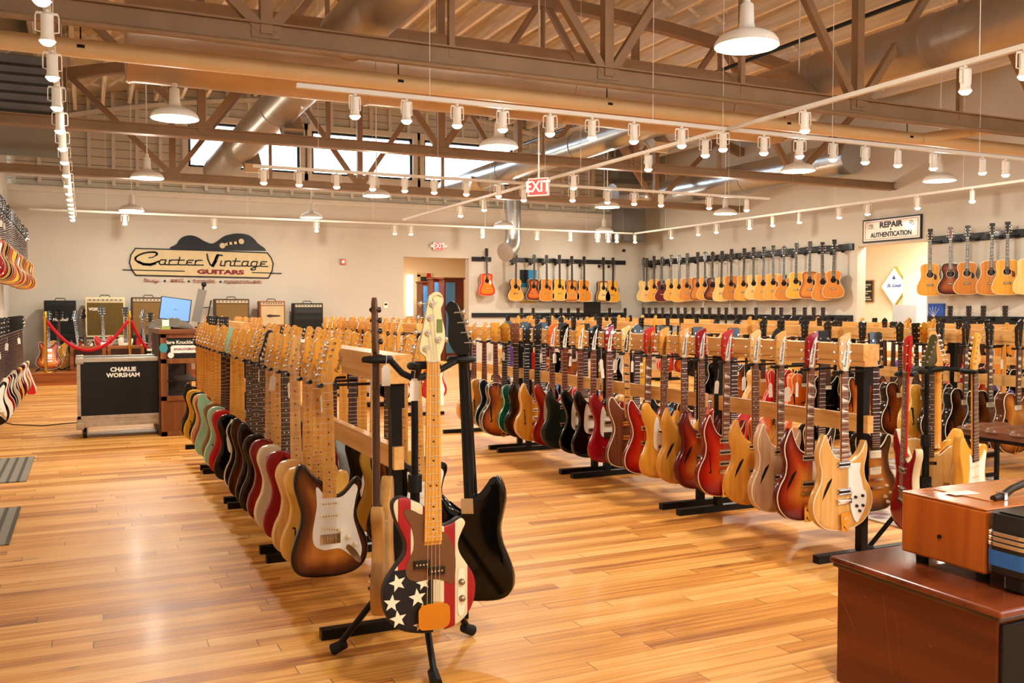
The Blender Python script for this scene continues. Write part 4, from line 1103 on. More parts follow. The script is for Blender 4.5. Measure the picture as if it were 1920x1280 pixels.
FG = P2([FB(*p) for p in [(515, 310), (490, 300), (440, 272), (403, 268), (397, 300), (432, 355), (452, 425), (450, 500), (420, 560), (405, 620), (430, 665), (490, 680), (560, 674), (640, 692), (675, 718), (697, 690), (706, 620), (702, 540), (680, 470), (650, 425), (615, 405), (565, 405), (522, 400)]], 2)
make_kind('bass_flag', 'flag', .044, 'scroll', -.607, scale=.864, guard=FG, pickups=[('split', -.012, FB(565, 605)[1], 0)], bridge='flat', zb=-.85, knobs=[FB(742, 708), FB(745, 803)], knob_r=.011, stars=stars, nfr=20, we=.062, wn=.044, four=True, peg=PEGB, zheel=-.62,
          extra=[('bridge_cover', MB().poly(P2([(-.052, -.905), (-.056, -.88), (-.046, -.83), (.044, -.83), (.056, -.87), (.052, -.90), (.03, -.912), (-.03, -.912)]), .022, at=-.044).mesh('bridge_cover'), ['tail'], (0, 0, .012), None, [], False),
                 ('control_plate', MB().poly(P2([FB(*p) for p in [(740, 630), (722, 650), (720, 760), (720, 880), (738, 903), (758, 885), (762, 760), (762, 650)]]), .003, at=-.0245).mesh('control_plate'), ['guard2'], None, None, [], False)])
O['bassbody'] = [(x * 1.05, z * 1.03 - .135) for x, z in O['double']]
make_kind('bass', 'bassbody', .044, 'bassfour', -.63, scale=.864, guard=[(x, z - .15) for x, z in HG], pickups=[('split', 0, -.74, 0)], bridge='flat', zb=-.86, knobs=[(.08, -.81), (.10, -.85)], four=True, peg=PEGB)
DEF['guard2'] = M_CREAM

# finishes
def fin(top, nk_='m', **k):
    N = {'m': dict(neck=M_MAPLE, board=M_MAPLE, inlay=M_BLACKP), 'p': dict(neck=M_MAPLE2, board=M_MAPLE2, inlay=M_BLACKP), 'r': dict(neck=M_MAPLE, board=M_ROSE, inlay=M_CREAM),
         'rr': dict(neck=M_MAPLE2, board=M_ROSER, inlay=M_WHITEP), 'g': dict(neck=M_MAHOG, board=M_ROSE, inlay=M_CREAM, head=M_BLACKP), 'e': dict(neck=M_MAHOG, board=M_EBONY, inlay=M_CREAM, head=M_BLACKP), 'd': dict(neck=M_DARKW, board=M_EBONY, inlay=M_CREAM)}[nk_]
    d = dict(top=top); d.update(N); d.update(k); return d
def solid(nm, col, coat=0.7, rough=0.25): return plain(nm, col, rough * .8, 0, coat * .3, var=0.02)
B3 = burst('three_tone_burst', '#d98a35', '#8c3512', '#1c0d08', .085)
B2 = burst('two_tone_burst', '#c77a2c', '#6b3112', '#150b08', .09)
BD = burst('tobacco_burst', '#8a4a1c', '#3a1a0c', '#120a07', .10)
FIRE = burst('fire_burst', '#e8923a', '#b23a18', '#5e0c10', .13)
FIRER = burst('red_burst', '#e2561f', '#c22415', '#7d0d10', .12)
CHER = burst('cherry_burst', '#e07a30', '#c03a20', '#8a1414', .10)
HONEY = burst('honey_burst', '#e39a3a', '#b4611f', '#56280f', .09)
ES = burst('orange_burst', '#f0952f', '#b8501a', '#2d120b', .10)
ARB = burst('brown_burst', '#a8561f', '#6b2a12', '#220e09', .11)
DRB = burst('dark_centre_burst', '#e8c27a', '#8c5120', '#21120b', .10)
NAT = wood('natural_maple_top', '#dda85c', '#cc9144', 0.22, 0.6, freq=30)
NAT2 = wood('greyish_maple_top', '#d3a67c', '#be8f66', 0.25, 0.6, freq=35)
YEL = wood('yellowed_maple_top', '#dc9a3c', '#c68329', 0.22, 0.6, freq=26)
YEL2 = wood('golden_maple_top', '#e8a93f', '#d3902c', 0.22, 0.6, freq=26)
ASH = wood('blonde_ash', '#e6bb76', '#d2a05a', 0.25, 0.6, freq=30)
WALN = wood('oiled_walnut', '#7a4326', '#552b17', 0.35, 0.3, freq=30)
TEAL = wood('teal_figured_maple', '#1f7a68', '#0b4a40', 0.2, 0.7, axis='X', freq=60)
SPR = wood('amber_spruce', '#dc9d3e', '#cb8a30', 0.28, 0.5, freq=45)
SPR2 = wood('pale_spruce', '#e6bf74', '#d9ac5e', 0.28, 0.5, freq=45)
SPR3 = wood('orange_spruce', '#c67d2c', '#b06a20', 0.28, 0.5, freq=45)
SPR4 = wood('yellow_spruce', '#e0a034', '#cf8d28', 0.28, 0.5, freq=45)
ROSB = wood('rosewood_sides', '#5a2f1d', '#3a1c11', 0.3, 0.5, freq=30)
MINT = solid('mint_lacquer', '#9dd0b0'); DRED = solid('dark_red_lacquer', '#8e0c18'); RED = solid('red_lacquer', '#bb1f1a'); CRM = solid('cream_lacquer', '#dccba6')
BLK = solid('black_lacquer', '#090808', 0.4, 0.12); GRN = solid('black_green_lacquer', '#22281f'); BUT = solid('butterscotch_lacquer', '#e2a94c'); TV = solid('yellow_lacquer', '#efb32b')
BRN = solid('brown_lacquer', '#8a5a30'); RBR = solid('red_brown_lacquer', '#9c3a20'); SIL = solid('pale_blue_lacquer', '#b8c4c4'); GOLD = solid('gold_lacquer', '#c99a3a'); NAVY = solid('dark_blue_lacquer', '#16232e')
ORG = solid('orange_lacquer', '#e0641a'); PUR = solid('purple_lacquer', '#5d3f8f'); WHT = solid('white_lacquer', '#e9e2d2'); OLV = solid('olive_lacquer', '#4c4a22')

LOGO_ME = text('logo', 'Fender', .026, M_DARKW, None, (0, 0, 0), (0, 0, 0), .95, .0004, .0004, 'CENTER', .3)
me_logo = LOGO_ME.data; me_logo.materials[0] = None; bpy.data.objects.remove(LOGO_ME)
t_ = text('lettering', 'Rickenbacker', .021, M_BLACKP, None, (0, 0, 0), (0, 0, 0), 1.0, .0004, .0003, 'CENTER', .2)
me_rick = t_.data; me_rick.materials[0] = None; bpy.data.objects.remove(t_)

# price tags hang from a thread
tagm = MB().poly([(-.016, -.045), (-.016, .02), (-.008, .032), (.008, .032), (.016, .02), (.016, -.045)][::-1][::-1], .0012).mesh('paper')
thr = MB().tube([(0, .0006, .028), (.003, 0, .06), (.0, 0, .10)], .0008, 4).mesh('thread')
def price_tag(x, y, z, label, rz=0.0, group='white price tags hanging from guitars'):
    t = empty('price_tag', (x, y, z), label, 'price tag', group, rz + RNG.uniform(-.5, .5), (RNG.uniform(-.05, .05), RNG.uniform(-.12, .12)))
    part('paper', tagm, [M_PAPER], t); part('thread', thr, [M_PAPER], t)
    return t
# ------------------------------------------------------------------ racks
RZ = 1.03
UL, UP = 1.30, 1.39
rail_me = MB().bb((-.055, 0, 0), (.055, UL, .085)).bb((-.045, 0, .0), (.045, UL, -.03)).mesh('top_rail')
lower_me = MB().bb((-.02, 0, -.045), (.02, UL, .045)).mesh('lower_rail')
post_me = MB().bb((-.022, -.022, .04), (.022, .022, RZ - .03)).bb((-.03, -.03, RZ - .13), (.03, .03, RZ - .02)).mesh('post')
foot_me = MB().bb((-.31, -.022, 0.0), (.31, .022, .04)).mesh('foot')
arm_me = {}
for s in (-1, 1):
    arm_me[s] = MB().cyl((0, 0, 0), (s * .20, 0, -.0), .006, n=8).bb((s * .19 - .028, -.006, -.008), (s * .19 + .028, .006, .006)).tube([(s * .19 - .03, 0, 0), (s * .19 - .033, -.03, -.0), (s * .19 - .03, -.058, .004)], .009, 8).tube([(s * .19 + .03, 0, 0), (s * .19 + .033, -.03, -.0), (s * .19 + .03, -.058, .004)], .009, 8).mesh('hanger')
RACKS = []
def rack_row(X, Y0, n, where, spacing=None):
    us = []
    for i in range(n):
        y = Y0 + i * UP
        t = empty('guitar_rack', (X, y, 0), 'pine rail guitar rack, %s unit of the row %s' % (ORD[i], where), 'guitar rack', 'pine and steel guitar racks')
        part('top_rail', rail_me, [M_PINE], t, (0, 0, RZ)); part('lower_rail', lower_me, [M_PINE], t, (0, 0, .70))
        for yy in (.05, UL - .05):
            part('post', post_me, [M_BLACK], t, (0, yy, 0)); part('foot', foot_me, [M_BLACK], t, (0, yy, 0))
        us.append((y, t))
    RACKS.append((X, us))
    return us
ZN = 0.99
def hang(us, X, side, y, k, f, label, group, lod=1, rz=0.0, dz=0.0):
    best = min(us, key=lambda u: abs(u[0] + UL / 2 - y))
    K = KIND[k]
    gx = X + side * .225
    g = guitar(k, (gx, y, ZN + dz), f, label, group, R(rz), lod, (R(RNG.uniform(-1.2, .3)), R(RNG.uniform(-1.2, 1.2))))
    part('hanger', arm_me[side], [M_BLACK], best[1], (side * .035, y - best[0] + K['yb'] + .045, ZN + dz - .01))
    return g, gx

# row along the left aisle
US = rack_row(1.13, 3.50, 4, 'on the left')
pxS = [611, 590, 572, 548, 531, 516, 504, 492, 478, 465, 450, 437, 428, 418, 408, 399, 390, 381, 372, 364, 356]
RR = dict(metal=M_CHROME)
LS = [
 ('double', fin(B2, 'm', logo=me_logo), 'sunburst double-horned guitar with white pickguard, nearest on the left rack'),
 ('single_hollow', fin(BUT, 'm', logo=me_logo), 'butterscotch guitar with an f-hole right behind the sunburst one'),
 ('single', fin(ASH, 'm', logo=me_logo), 'pale blonde ash guitar third on the left rack'),
 ('single', fin(DRED, 'p', guard=M_BLACKP, logo=me_logo), 'dark red guitar with black pickguard on the left rack'),
 ('single', fin(CRM, 'r'), 'cream painted guitar behind the dark red one'),
 ('single', fin(FIRER, 'm'), 'bright red burst guitar behind the cream one'),
 ('single', fin(BD, 'p'), 'black to brown burst guitar behind the red one on the left rack'),
 ('double', fin(BD, 'r', head=M_EBONY), 'tobacco burst guitar with a dark headstock on the left rack'),
 ('double', fin(B2, 'r'), 'brown sunburst guitar in the middle of the left rack'),
 ('single_bound', fin(BD, 'r', guard=M_CREAM), 'dark burst guitar with cream edge binding on the left rack'),
 ('single', fin(BLK, 'm'), 'glossy black guitar between the bound dark one and a red one'),
 ('single', fin(RED, 'm'), 'red guitar just in front of the mint one with the f-hole'),
 ('single_hollow', fin(MINT, 'r', head=MINT), 'mint green guitar with f-hole and mint headstock'),
 ('single', fin(BRN, 'r'), 'brown guitar between the two mint green ones'),
 ('double', fin(MINT, 'm'), 'mint green guitar with white pickguard, farther of the mint ones'),
 ('single', fin(RBR, 'm'), 'red-brown guitar towards the far end of the left rack'),
 ('single', fin(ASH, 'm'), 'blonde guitar towards the far end of the left rack'),
 ('single', fin(BLK, 'm'), 'black guitar in front of the yellow one at the far end'),
 ('single_hollow', fin(TV, 'm'), 'bright yellow guitar with f-hole near the far end of the left rack'),
 ('double', fin(BLK, 'm'), 'black guitar right behind the yellow one'),
 ('single', fin(BLK, 'm'), 'black guitar at the very far end of the left rack'),
]
prev = None
for i, (px, (k, f, lab)) in enumerate(zip(pxS, LS)):
    y = at_x(px, 1.13 - .225)
    if i > 15: y = min(y, prev + .2)
    prev = y
    hang(US, 1.13, -1, y, k, f, lab, 'solid guitars on the left side of the left rack', 0 if i < 10 else 1, rz=RNG.uniform(-6, 3) if i else -4)
for i, dzt in ((1, 0), (4, 0), (5, 0), (8, 0)):
    y = at_x(pxS[i], .905) - .06
    price_tag(.905 + (-.03 if i == 5 else .02), y - .02, .88 + (i % 3) * .02, 'white price tag on the %s guitar of the left rack' % ORD[i])
# right side of the same rack
pxT = [777, 752, 726, 700, 677, 658, 640, 622]
cols = [(BLK, 'm', 'black'), (B2, 'm', 'sunburst'), (GOLD, 'r', 'gold'), (BLK, 'm', 'black'), (SIL, 'm', 'pale blue'), (DRED, 'r', 'dark red'), (B2, 'm', 'sunburst'), (CRM, 'r', 'cream'), (BLK, 'm', 'black'), (B3, 'm', 'orange burst'),
        (SIL, 'm', 'pale blue'), (TV, 'm', 'yellow'), (BLK, 'r', 'black'), (B2, 'm', 'sunburst'), (CRM, 'm', 'cream'), (RED, 'm', 'red'), (MINT, 'm', 'mint green'), (BLK, 'm', 'black')]
y = None
for i in range(18):
    if i < len(pxT): y = at_x(pxT[i], 1.355)
    else: y += .26
    if y > 8.9: break
    top, nk, cn = cols[i]
    hang(US, 1.13, 1, y, 'double' if i % 3 != 2 else 'single', fin(top, nk, logo=me_logo), '%s maple-headed guitar, %s on the right side of the left rack' % (cn, ORD[i]), 'guitars on the right side of the left rack', 0 if i < 3 else 1, rz=RNG.uniform(-4, 4))
for i, y in ((0, 3.95), (3, 4.9), (5, 5.5)):
    price_tag(1.40, y - .1, .86, 'white price tag on the right side of the left rack, %s of them' % ORD[i // 2])

# row of crescent guitars in the middle
UR = rack_row(3.67, 3.50, 4, 'in the middle of the room')
def rf(top, head=None, **k):
    return fin(top, 'rr', head=head or top, guard=M_WHITEP, knob=M_BLACKP, pick=M_CHROME, pole=M_BLACKP, lettering=me_rick, side=k.pop('side', top), **k)
pxR = [1577, 1515, 1458, 1411, 1358, 1310, 1278, 1241, 1213, 1171, 1139, 1110, 1085, 1056, 1033, 1005, 985, 963, 942, 926, 905, 886]
LRk = [
 ('crescent', rf(NAT), 'natural maple crescent-horned guitar with white pickguard at the near end of the middle rack'),
 ('crescent', rf(FIRE, DRED), 'red-to-orange burst crescent-horned guitar behind the natural one'),
 ('crescent', rf(NAT2, NAT), 'pale greyish maple crescent-horned guitar, third on the middle rack'),
 ('crescent_plain', rf(YEL, ASH), 'yellowed maple crescent-horned guitar with slash soundhole'),
 ('crescent_f', rf(FIRER, RED), 'bright red guitar with cream binding and an f-hole on the middle rack'),
 ('crescent_plain', rf(FIRE, DRED), 'dark red burst guitar with rounded edges and a slash soundhole'),
 ('crescent_plain', rf(YEL, YEL, side=YEL), 'amber guitar with slash soundhole behind the rounded red burst'),
 ('horned', rf(YEL2, YEL, plate=M_GOLDM), 'golden maple solid guitar beside the amber one with slash soundhole'),
 ('horned_bound', rf(FIRER, RED, plate=M_GOLDM), 'red burst solid guitar with cream binding on the middle rack'),
 ('horned_bound', fin(WALN, 'm', head=ASH, guard=M_BLACKP, pick=M_GOLDM, bridge=M_GOLDM, plate=M_BLACKP, lettering=me_rick, ink=M_WHITEP), 'walnut brown guitar with a bare maple neck and gold hardware'),
 ('bass_horned', rf(DRED, DRED), 'dark red horned bass with small white plate beside the walnut guitar'),
 ('horned', rf(BLK, BLK), 'black guitar with white pickguard, nearer of two on the middle rack'),
 ('horned', rf(BLK, YEL), 'black horned guitar with amber headstock and white pickguard'),
 ('crescent_plain', rf(GRN, BLK), 'very dark green horned guitar on the middle rack'),
 ('horned', rf(CHER, ORG), 'red burst guitar with white pickguard and orange headstock'),
 ('crescent_f', fin(YEL2, 'e', guard=M_WHITEP, side=YEL, plate=M_BLACKP), 'golden natural guitar with a curved soundhole and dark fretboard'),
 ('crescent_plain', fin(BD, 'e', plate=M_BLACKP), 'dark brown glossy guitar behind the golden natural one'),
 ('carved', fin(TEAL, 'g', metal=M_GOLDM, pick=M_GOLDM, bridge=M_GOLDM, head=WALN), 'teal figured maple guitar with gold hardware on the middle rack'),
 ('arch', fin(ES, 'e', tail=M_GOLDM, metal=M_GOLDM, head=M_GOLDM), 'orange sunburst archtop with cream binding on the middle rack'),
 ('semi', fin(NAVY, 'rr', head=YEL2), 'dark blue-black guitar with yellow headstock on the middle rack'),
 ('carved_f', fin(YEL, 'rr', head=YEL2, guard=M_GOLDM, metal=M_CHROME, pick=M_BLACKP), 'orange-gold hollow guitar with vibrato tailpiece, far end of the middle rack'),
 ('carved_f', fin(YEL2, 'rr', head=YEL), 'amber guitar at the very far end of the middle rack'),
]
for i, (px, (k, f, lab)) in enumerate(zip(pxR, LRk)):
    y = at_x(px, 3.67 - .225)
    hang(UR, 3.67, -1, y, k, f, lab, 'guitars on the left side of the middle rack', 0 if i < 10 else 1, rz=RNG.uniform(-4, 4) if i else 0, dz=-.0)
for i, (px, zz) in enumerate([(1496, .90), (1446, .88), (1396, .90), (1345, .86), (1186, .93), (1154, .93), (1128, .92), (1070, .92), (1040, .93), (1015, .92), (1478, .87), (1130, .86), (944, .9), (918, .88)]):
    y = at_x(px, 3.39)
    price_tag(3.39, y, zz - .02, 'white price tag on the middle rack, %s from the near end' % ORD[i])
colsR = [(B2, 'carved', 'brown burst'), (BLK, 'carved', 'black'), (ORG, 'arch', 'orange'), (RED, 'semi', 'red'), (ES, 'semi', 'orange burst'), (BLK, 'semi', 'black'), (NAT, 'arch', 'natural'), (ES, 'arch', 'sunburst'), (RED, 'carved', 'red'), (BLK, 'carved', 'black'), (HONEY, 'carved', 'honey burst'), (WHT, 'carved', 'white'), (ES, 'semi', 'sunburst')]
for i, (top, k, cn) in enumerate(colsR):
    hang(UR, 3.67, 1, 3.72 + i * .40, k, fin(top, 'g'), '%s guitar, %s on the right side of the middle rack' % (cn, ORD[i]), 'guitars on the right side of the middle rack', 1, rz=RNG.uniform(-4, 4))

# archtops farther right
UV = rack_row(6.95, 4.25, 4, 'of hollow guitars on the right')
LV = [('arch', ARB, 'reddish brown archtop'), ('arch', HONEY, 'honey coloured archtop with two soundholes'), ('arch', BD, 'near-black archtop with cream binding'), ('arch', BD, 'dark brown burst archtop'), ('semi', ARB, 'red-brown burst thin hollow guitar'), ('arch', YEL2, 'golden natural archtop'), ('carved', GOLD, 'gold topped single-cut guitar'),
      ('arch', ARB, 'brown burst archtop'), ('semi', ES, 'orange sunburst double-cut guitar with f-holes'), ('arch', BLK, 'black archtop with white binding'), ('arch', ORG, 'orange hollow guitar with f-hole'), ('semi', RED, 'cherry red thin hollow guitar'), ('arch', NAT, 'pale natural archtop')]
pxV = [1985, 1898, 1845, 1800, 1757, 1722, 1712, 1678, 1612, 1545, 1502, 1460, 1425]
for i, ((k, top, cn), px) in enumerate(zip(LV, pxV)):
    y = at_x(px, 6.72)
    hang(UV, 6.95, -1, y, k, fin(top, 'g', metal=M_GOLDM if i % 2 else M_CHROME, head=M_GOLDM if i == 5 else M_BLACKP), '%s, %s on the left side of the right-hand rack' % (cn, ORD[i]), 'hollow guitars on the right-hand rack', 0 if i < 5 else 1, rz=RNG.uniform(-6, 2))
for i, px in enumerate([1640, 1880, 1925, 1560]): price_tag(6.66, at_x(px, 6.66), .86, 'white price tag among the hollow guitars, %s of them' % ORD[i])
pal = [(ES, 'semi', 'sunburst'), (BLK, 'carved', 'black'), (ARB, 'arch', 'brown burst'), (RED, 'semi', 'red'), (NAT, 'arch', 'natural'), (HONEY, 'carved', 'honey burst'), (GOLD, 'carved', 'gold'), (BLK, 'arch', 'black'), (WHT, 'double', 'white'), (B3, 'double', 'burst'), (YEL2, 'arch', 'golden'), (SIL, 'double', 'pale blue'), (CHER, 'carved', 'cherry burst'), (PUR, 'double', 'purple')]
def fill(us, X, side, y0, n, step, where, off, dz=0.0, pick=None):
    for i in range(n):
        if pick: top, k, cn = pick[(i + off) % len(pick)]
        else: top, k, cn = pal[(i * 5 + off) % len(pal)]
        nk = 'm' if k in ('double', 'single') else 'g'
        hang(us, X, side, y0 + i * step, k, fin(top, nk), '%s guitar, %s on %s' % (cn, ORD[i], where), 'guitars on %s' % where, 2, rz=RNG.uniform(-6, 6), dz=dz)
fill(UV, 6.95, 1, 4.6, 13, .40, 'the right side of the right-hand rack', 3)
U = rack_row(6.95, 10.9, 3, 'behind the right-hand rack')
fill(U, 6.95, -1, 11.1, 10, .40, 'the left side of the rack behind the hollow guitars', 1)
fill(U, 6.95, 1, 11.1, 10, .40, 'the right side of the rack behind the hollow guitars', 6)
U = rack_row(3.67, 10.5, 3, 'in the far middle of the room')
fender_pal = [(B3, 'double', 'sunburst'), (BLK, 'single', 'black'), (RED, 'double', 'red'), (CRM, 'single', 'cream'), (SIL, 'double', 'pale blue'), (PUR, 'double', 'purple')]
fill(U, 3.67, -1, 10.7, 14, .29, 'the left side of the far middle rack', 0, pick=fender_pal)
fill(U, 3.67, 1, 10.7, 14, .29, 'the right side of the far middle rack', 2, pick=fender_pal)
U = rack_row(1.9, 12.4, 2, 'in the far left of the room')
fill(U, 1.9, 1, 12.6, 9, .29, 'the far left rack', 3, pick=fender_pal)
fill(U, 1.9, -1, 12.6, 9, .29, 'the left side of the far left rack', 1, dz=.02)
U = rack_row(9.6, 6.3, 4, 'nearest the right wall')
fill(U, 9.6, -1, 6.5, 14, .38, 'the left side of the rack by the right wall', 2)
fill(U, 9.6, 1, 6.6, 9, .55, 'the right side of the rack by the right wall', 4)
U = rack_row(9.6, 12.6, 3, 'in the far right corner')
fill(U, 9.6, -1, 12.8, 9, .42, 'the far right rack', 7)

# ------------------------------------------------------------------ acoustic guitars on the walls
M_RAILB = plain('black_painted_board', '#17191c', 0.45, 0, 0.1)
def wall_rail(name, p, q, label):
    mb = MB(); mb.bb(p, q)
    o = mb.build('wall_rail', M_RAILB, None, 0.004)
    tag(o, label, 'wall rail', 'black wall rails for guitars')
    return o
zr = 2.36
wall_rail('r', (at_y(884, YB), YB - .04, zr), (at_y(920, YB), YB, zr + .10), 'short black board on the back wall holding the single red guitar')
wall_rail('r', (at_y(955, YB), YB - .04, zr), (at_y(1171, YB), YB, zr + .10), 'long black board high on the back wall holding acoustic guitars')
wall_rail('r', (XR - .04, OY1 + .08, 2.34), (XR, YB - .05, 2.46), 'long black board high on the right wall between corner and repair opening')
wall_rail('r', (XR - .04, 3.5, 2.34), (XR, OY0 - .05, 2.46), 'black board high on the right wall on the near side of the repair opening')
wall_rail('r', (at_y(884, YB), YB - .04, 1.10), (at_y(1171, YB), YB, 1.2), 'low black board on the back wall, behind the racks')
wall_rail('r', (XR - .04, OY1 + .08, 1.06), (XR, YB - .05, 1.18), 'low black board on the right wall between corner and repair opening')
wall_rail('r', (XR - .04, 3.5, 1.06), (XR, OY0 - .05, 1.18), 'low black board on the right wall, near side of the repair opening')
whk = MB().bb((-.03, -.01, -.03), (.03, 0, .03)).cyl((0, 0, 0), (0, -.12, 0), .008, n=8).tube([(-.034, -.17, 0), (-.03, -.12, 0), (.03, -.12, 0), (.034, -.17, 0)], .009, 8).mesh('wall_hanger')
def ac(top, side=ROSB, **k):
    return fin(top, 'g', side=side, head=k.pop('head', M_EBONY), board=M_EBONY, guard=k.pop('guard', M_BLACKP), bridge=M_EBONY, saddle=M_CREAM, **k)
def wall_guitar(wall, a, zn, k, f, label, group, rz, lod=1):
    th = KIND[k]['th']
    if wall == 'back':
        g = guitar(k, (a, YB - .20, zn), f, label, group, R(rz), lod, (0, R(RNG.uniform(-1, 1))))
        h = part('wall_hanger', whk, [M_BLACK], None, (a, YB - .04, zn + .01 - .02))
    else:
        g = guitar(k, (XR - .24, a, zn), f, label, group, R(rz - 58), lod, (0, R(RNG.uniform(-1, 1))))
        h = part('wall_hanger', whk, [M_BLACK], None, (XR - .04, a, zn - .01), (0, 0, R(-90)), (1, 1.3, 1))
    tag(h, 'small black guitar hanger on the %s wall' % wall, 'hanger', 'black wall hangers')
    return g
DB = burst('acoustic_dark_burst', '#c9682a', '#7a2c10', '#160b07', .09)
VB = burst('acoustic_pale_burst', '#e8c078', '#a0602a', '#2a160c', .075)
MB_ = burst('acoustic_brown_burst', '#c98038', '#a55a24', '#6e3418', .07)
CB = burst('acoustic_cherry_burst', '#ec7a20', '#d8401c', '#a31418', .08)
back = [(911, 'dread', ac(CB, RED, guard=M_WHITEP), 'cherry red burst acoustic hanging alone left of the silver duct', 2.45),
        (966, 'parlor', ac(SPR, WALN), 'natural spruce acoustic first to the right of the duct', 2.33), (1000, 'parlor', ac(DB), 'dark sunburst acoustic with orange centre on the back wall', 2.34),
        (1023, 'dread', ac(SPR3, WALN), 'brownish spruce acoustic right of the dark sunburst one', 2.34), (1047, 'dread', ac(SPR), 'amber acoustic with long black pickguard on the back wall', 2.35),
        (1070, 'dread', ac(MB_), 'brown burst acoustic near the middle of the back wall', 2.33), (1093, 'dread', ac(SPR3), 'orange-brown acoustic left of the gap on the back wall', 2.33),
        (1129, 'dread', ac(VB), 'pale-centred dark burst acoustic right of the gap', 2.32), (1147, 'dread', ac(SPR4), 'yellow acoustic with dark sides nearest the room corner', 2.32)]
for px, k, f, lab, zn in back:
    wall_guitar('back', at_y(px, YB - .20), zn, k, f, lab, 'acoustic guitars on the back wall', 0)
rw = [(122, 'cutaway', ac(DB), 'dark burst cutaway'), (167, 'cutaway', ac(SPR2), 'pale cutaway'), (229, 'parlor', ac(SPR2), 'very pale'), (290, 'dread', ac(SPR), 'amber'), (351, 'cutaway', ac(solid('wine_lacquer', '#5a0f12')), 'wine red cutaway'),
      (423, 'parlor', ac(SPR), 'glossy amber'), (487, 'dread', ac(SPR), 'honey coloured'), (552, 'dread', ac(SPR3), 'large orange-brown'), (636, 'dread', ac(MB_), 'brown'), (692, 'cutaway', ac(SPR), 'small-bodied amber'), (752, 'cutaway', ac(ARB), 'dark red-brown'),
      (830, 'dread', ac(SPR2), 'pale dreadnought'), (905, 'dread', ac(SPR3), 'orange spruce'), (1007, 'dread', ac(SPR), 'tan'), (1080, 'parlor', ac(SPR2), 'pale with black edge'), (1162, 'dread', ac(SPR), 'light tan'), (1237, 'dread', ac(SPR), 'shiny amber'),
      (1323, 'cutaway', ac(SPR3), 'orange rounded'), (1421, 'parlor', ac(SPR4), 'yellow nylon-string'), (1531, 'dread', ac(MB_, ROSB), 'brown grained'), (1629, 'dread', ac(SPR3), 'brown-orange'), (1720, 'parlor', ac(SPR3), 'small orange with black pickguard')]
n = len(rw)
for i, (zx, k, f, cn) in enumerate(rw):
    px = 1160 + zx / 4.267
    wall_guitar('right', min(18.7 - .0 * i, at_x(px, XR - .24)), 2.33 + RNG.uniform(-.02, .02), k, f, '%s acoustic, %s from the repair opening on the upper right wall' % (cn, ORD[n - 1 - i]), 'acoustic guitars on the upper right wall', RNG.uniform(-6, 6))
for i, (px, k, f, cn) in enumerate([(1743, 'dread', ac(SPR4), 'golden square-shouldered acoustic with brown pickguard'), (1780, 'parlor', ac(ARB, WALN, head=M_MAHOG), 'dark mahogany acoustic'), (1812, 'parlor', ac(SPR3), 'orange-brown acoustic'), (1857, 'dread', ac(SPR3), 'brown acoustic'), (1886, 'dread', ac(SPR4, guard=M_MAHOG), 'glossy golden acoustic'), (1927, 'dread', ac(SPR2), 'pale acoustic at the picture edge')]):
    wall_guitar('right', at_x(px, XR - .24), 2.37, k, f, '%s, %s past the repair opening on the right wall' % (cn, ['first'] + ORD[1:] and (['first'] + ORD[1:])[i]), 'acoustic guitars past the repair opening', RNG.uniform(-4, 6), 0)
# lower rows, mostly hidden: only the heads show above the racks
pal2 = [(SPR, 'amber'), (SPR2, 'pale'), (MB_, 'brown burst'), (SPR3, 'orange'), (DB, 'dark burst')]
for i, px in enumerate([976, 998, 1034, 1050, 1064, 1082, 1112, 1141, 1170]):
    wall_guitar('back', at_y(px, YB - .2), 1.12, 'dread', ac(pal2[i % 5][0]), '%s acoustic in the low row on the back wall, %s from the left' % (pal2[i % 5][1], (['first'] + ORD[1:])[i]), 'low row of acoustics on the back wall', 0, 2)
for i, px in enumerate([1196, 1219, 1231, 1244, 1260, 1273, 1286, 1301, 1318, 1332, 1349, 1363, 1381, 1397, 1419, 1451, 1466, 1490, 1510, 1527, 1544]):
    wall_guitar('right', min(18.7, at_x(px, XR - .24)), 1.13, 'dread', ac(pal2[i % 5][0]), '%s acoustic in the low row on the right wall, %s from the corner' % (pal2[i % 5][1], ORD[i]), 'low row of acoustics on the right wall', 0, 2)
for i, px in enumerate([1782, 1817, 1844, 1885]):
    wall_guitar('right', at_x(px, XR - .24), 1.15, 'dread', ac(pal2[i % 5][0]), '%s acoustic in the low row past the repair opening, %s from it' % (pal2[i % 5][1], ORD[i]), 'low row past the repair opening', 0, 2)

# ------------------------------------------------------------------ left wall, two rows
def left_bar(z, y0, y1, x, label):
    mb = MB().cyl((x, y0, z), (x, y1, z), .018, n=10)
    for i in range(5):
        y = y0 + .2 + (y1 - y0 - .4) * i / 4
        mb.cyl((XL, y, z), (x, y, z), .012, n=8)
    t = empty('hanging_bar', (0, 0, 0), label, 'bar', 'black bars for the left wall guitars'); mb.build('bar', M_BLACK, t); return t
lbar1 = left_bar(2.41, 10.0, 17.9, -1.08, 'high black steel bar on the left wall carrying guitars')
lbar2 = left_bar(1.01, 9.0, 14.3, -.98, 'low black steel bar on the left wall carrying guitars')
lhook = MB().cyl((0, 0, 0), (.15, 0, 0), .008, n=8).cyl((.15, 0, 0), (.21, 0, 0), .012, n=8).mesh('hook')
MAHS = wood('mahogany_sides', '#8a4320', '#5c2a12', .3, .3, freq=20); M_BUT2 = plain('aged_binding', '#d8b070', .4)
lw = [(DRED, 'carved', 'dark red'), (RED, 'double', 'red'), (ES, 'carved', 'orange burst'), (GOLD, 'carved', 'gold'), (BLK, 'carved', 'black'), (CHER, 'carved', 'cherry burst'), (HONEY, 'carved', 'honey burst'), (RED, 'carved', 'bright red'), (TV, 'single', 'yellow'), (FIRER, 'carved', 'flame red'), (ARB, 'carved', 'brown')]
n = 26
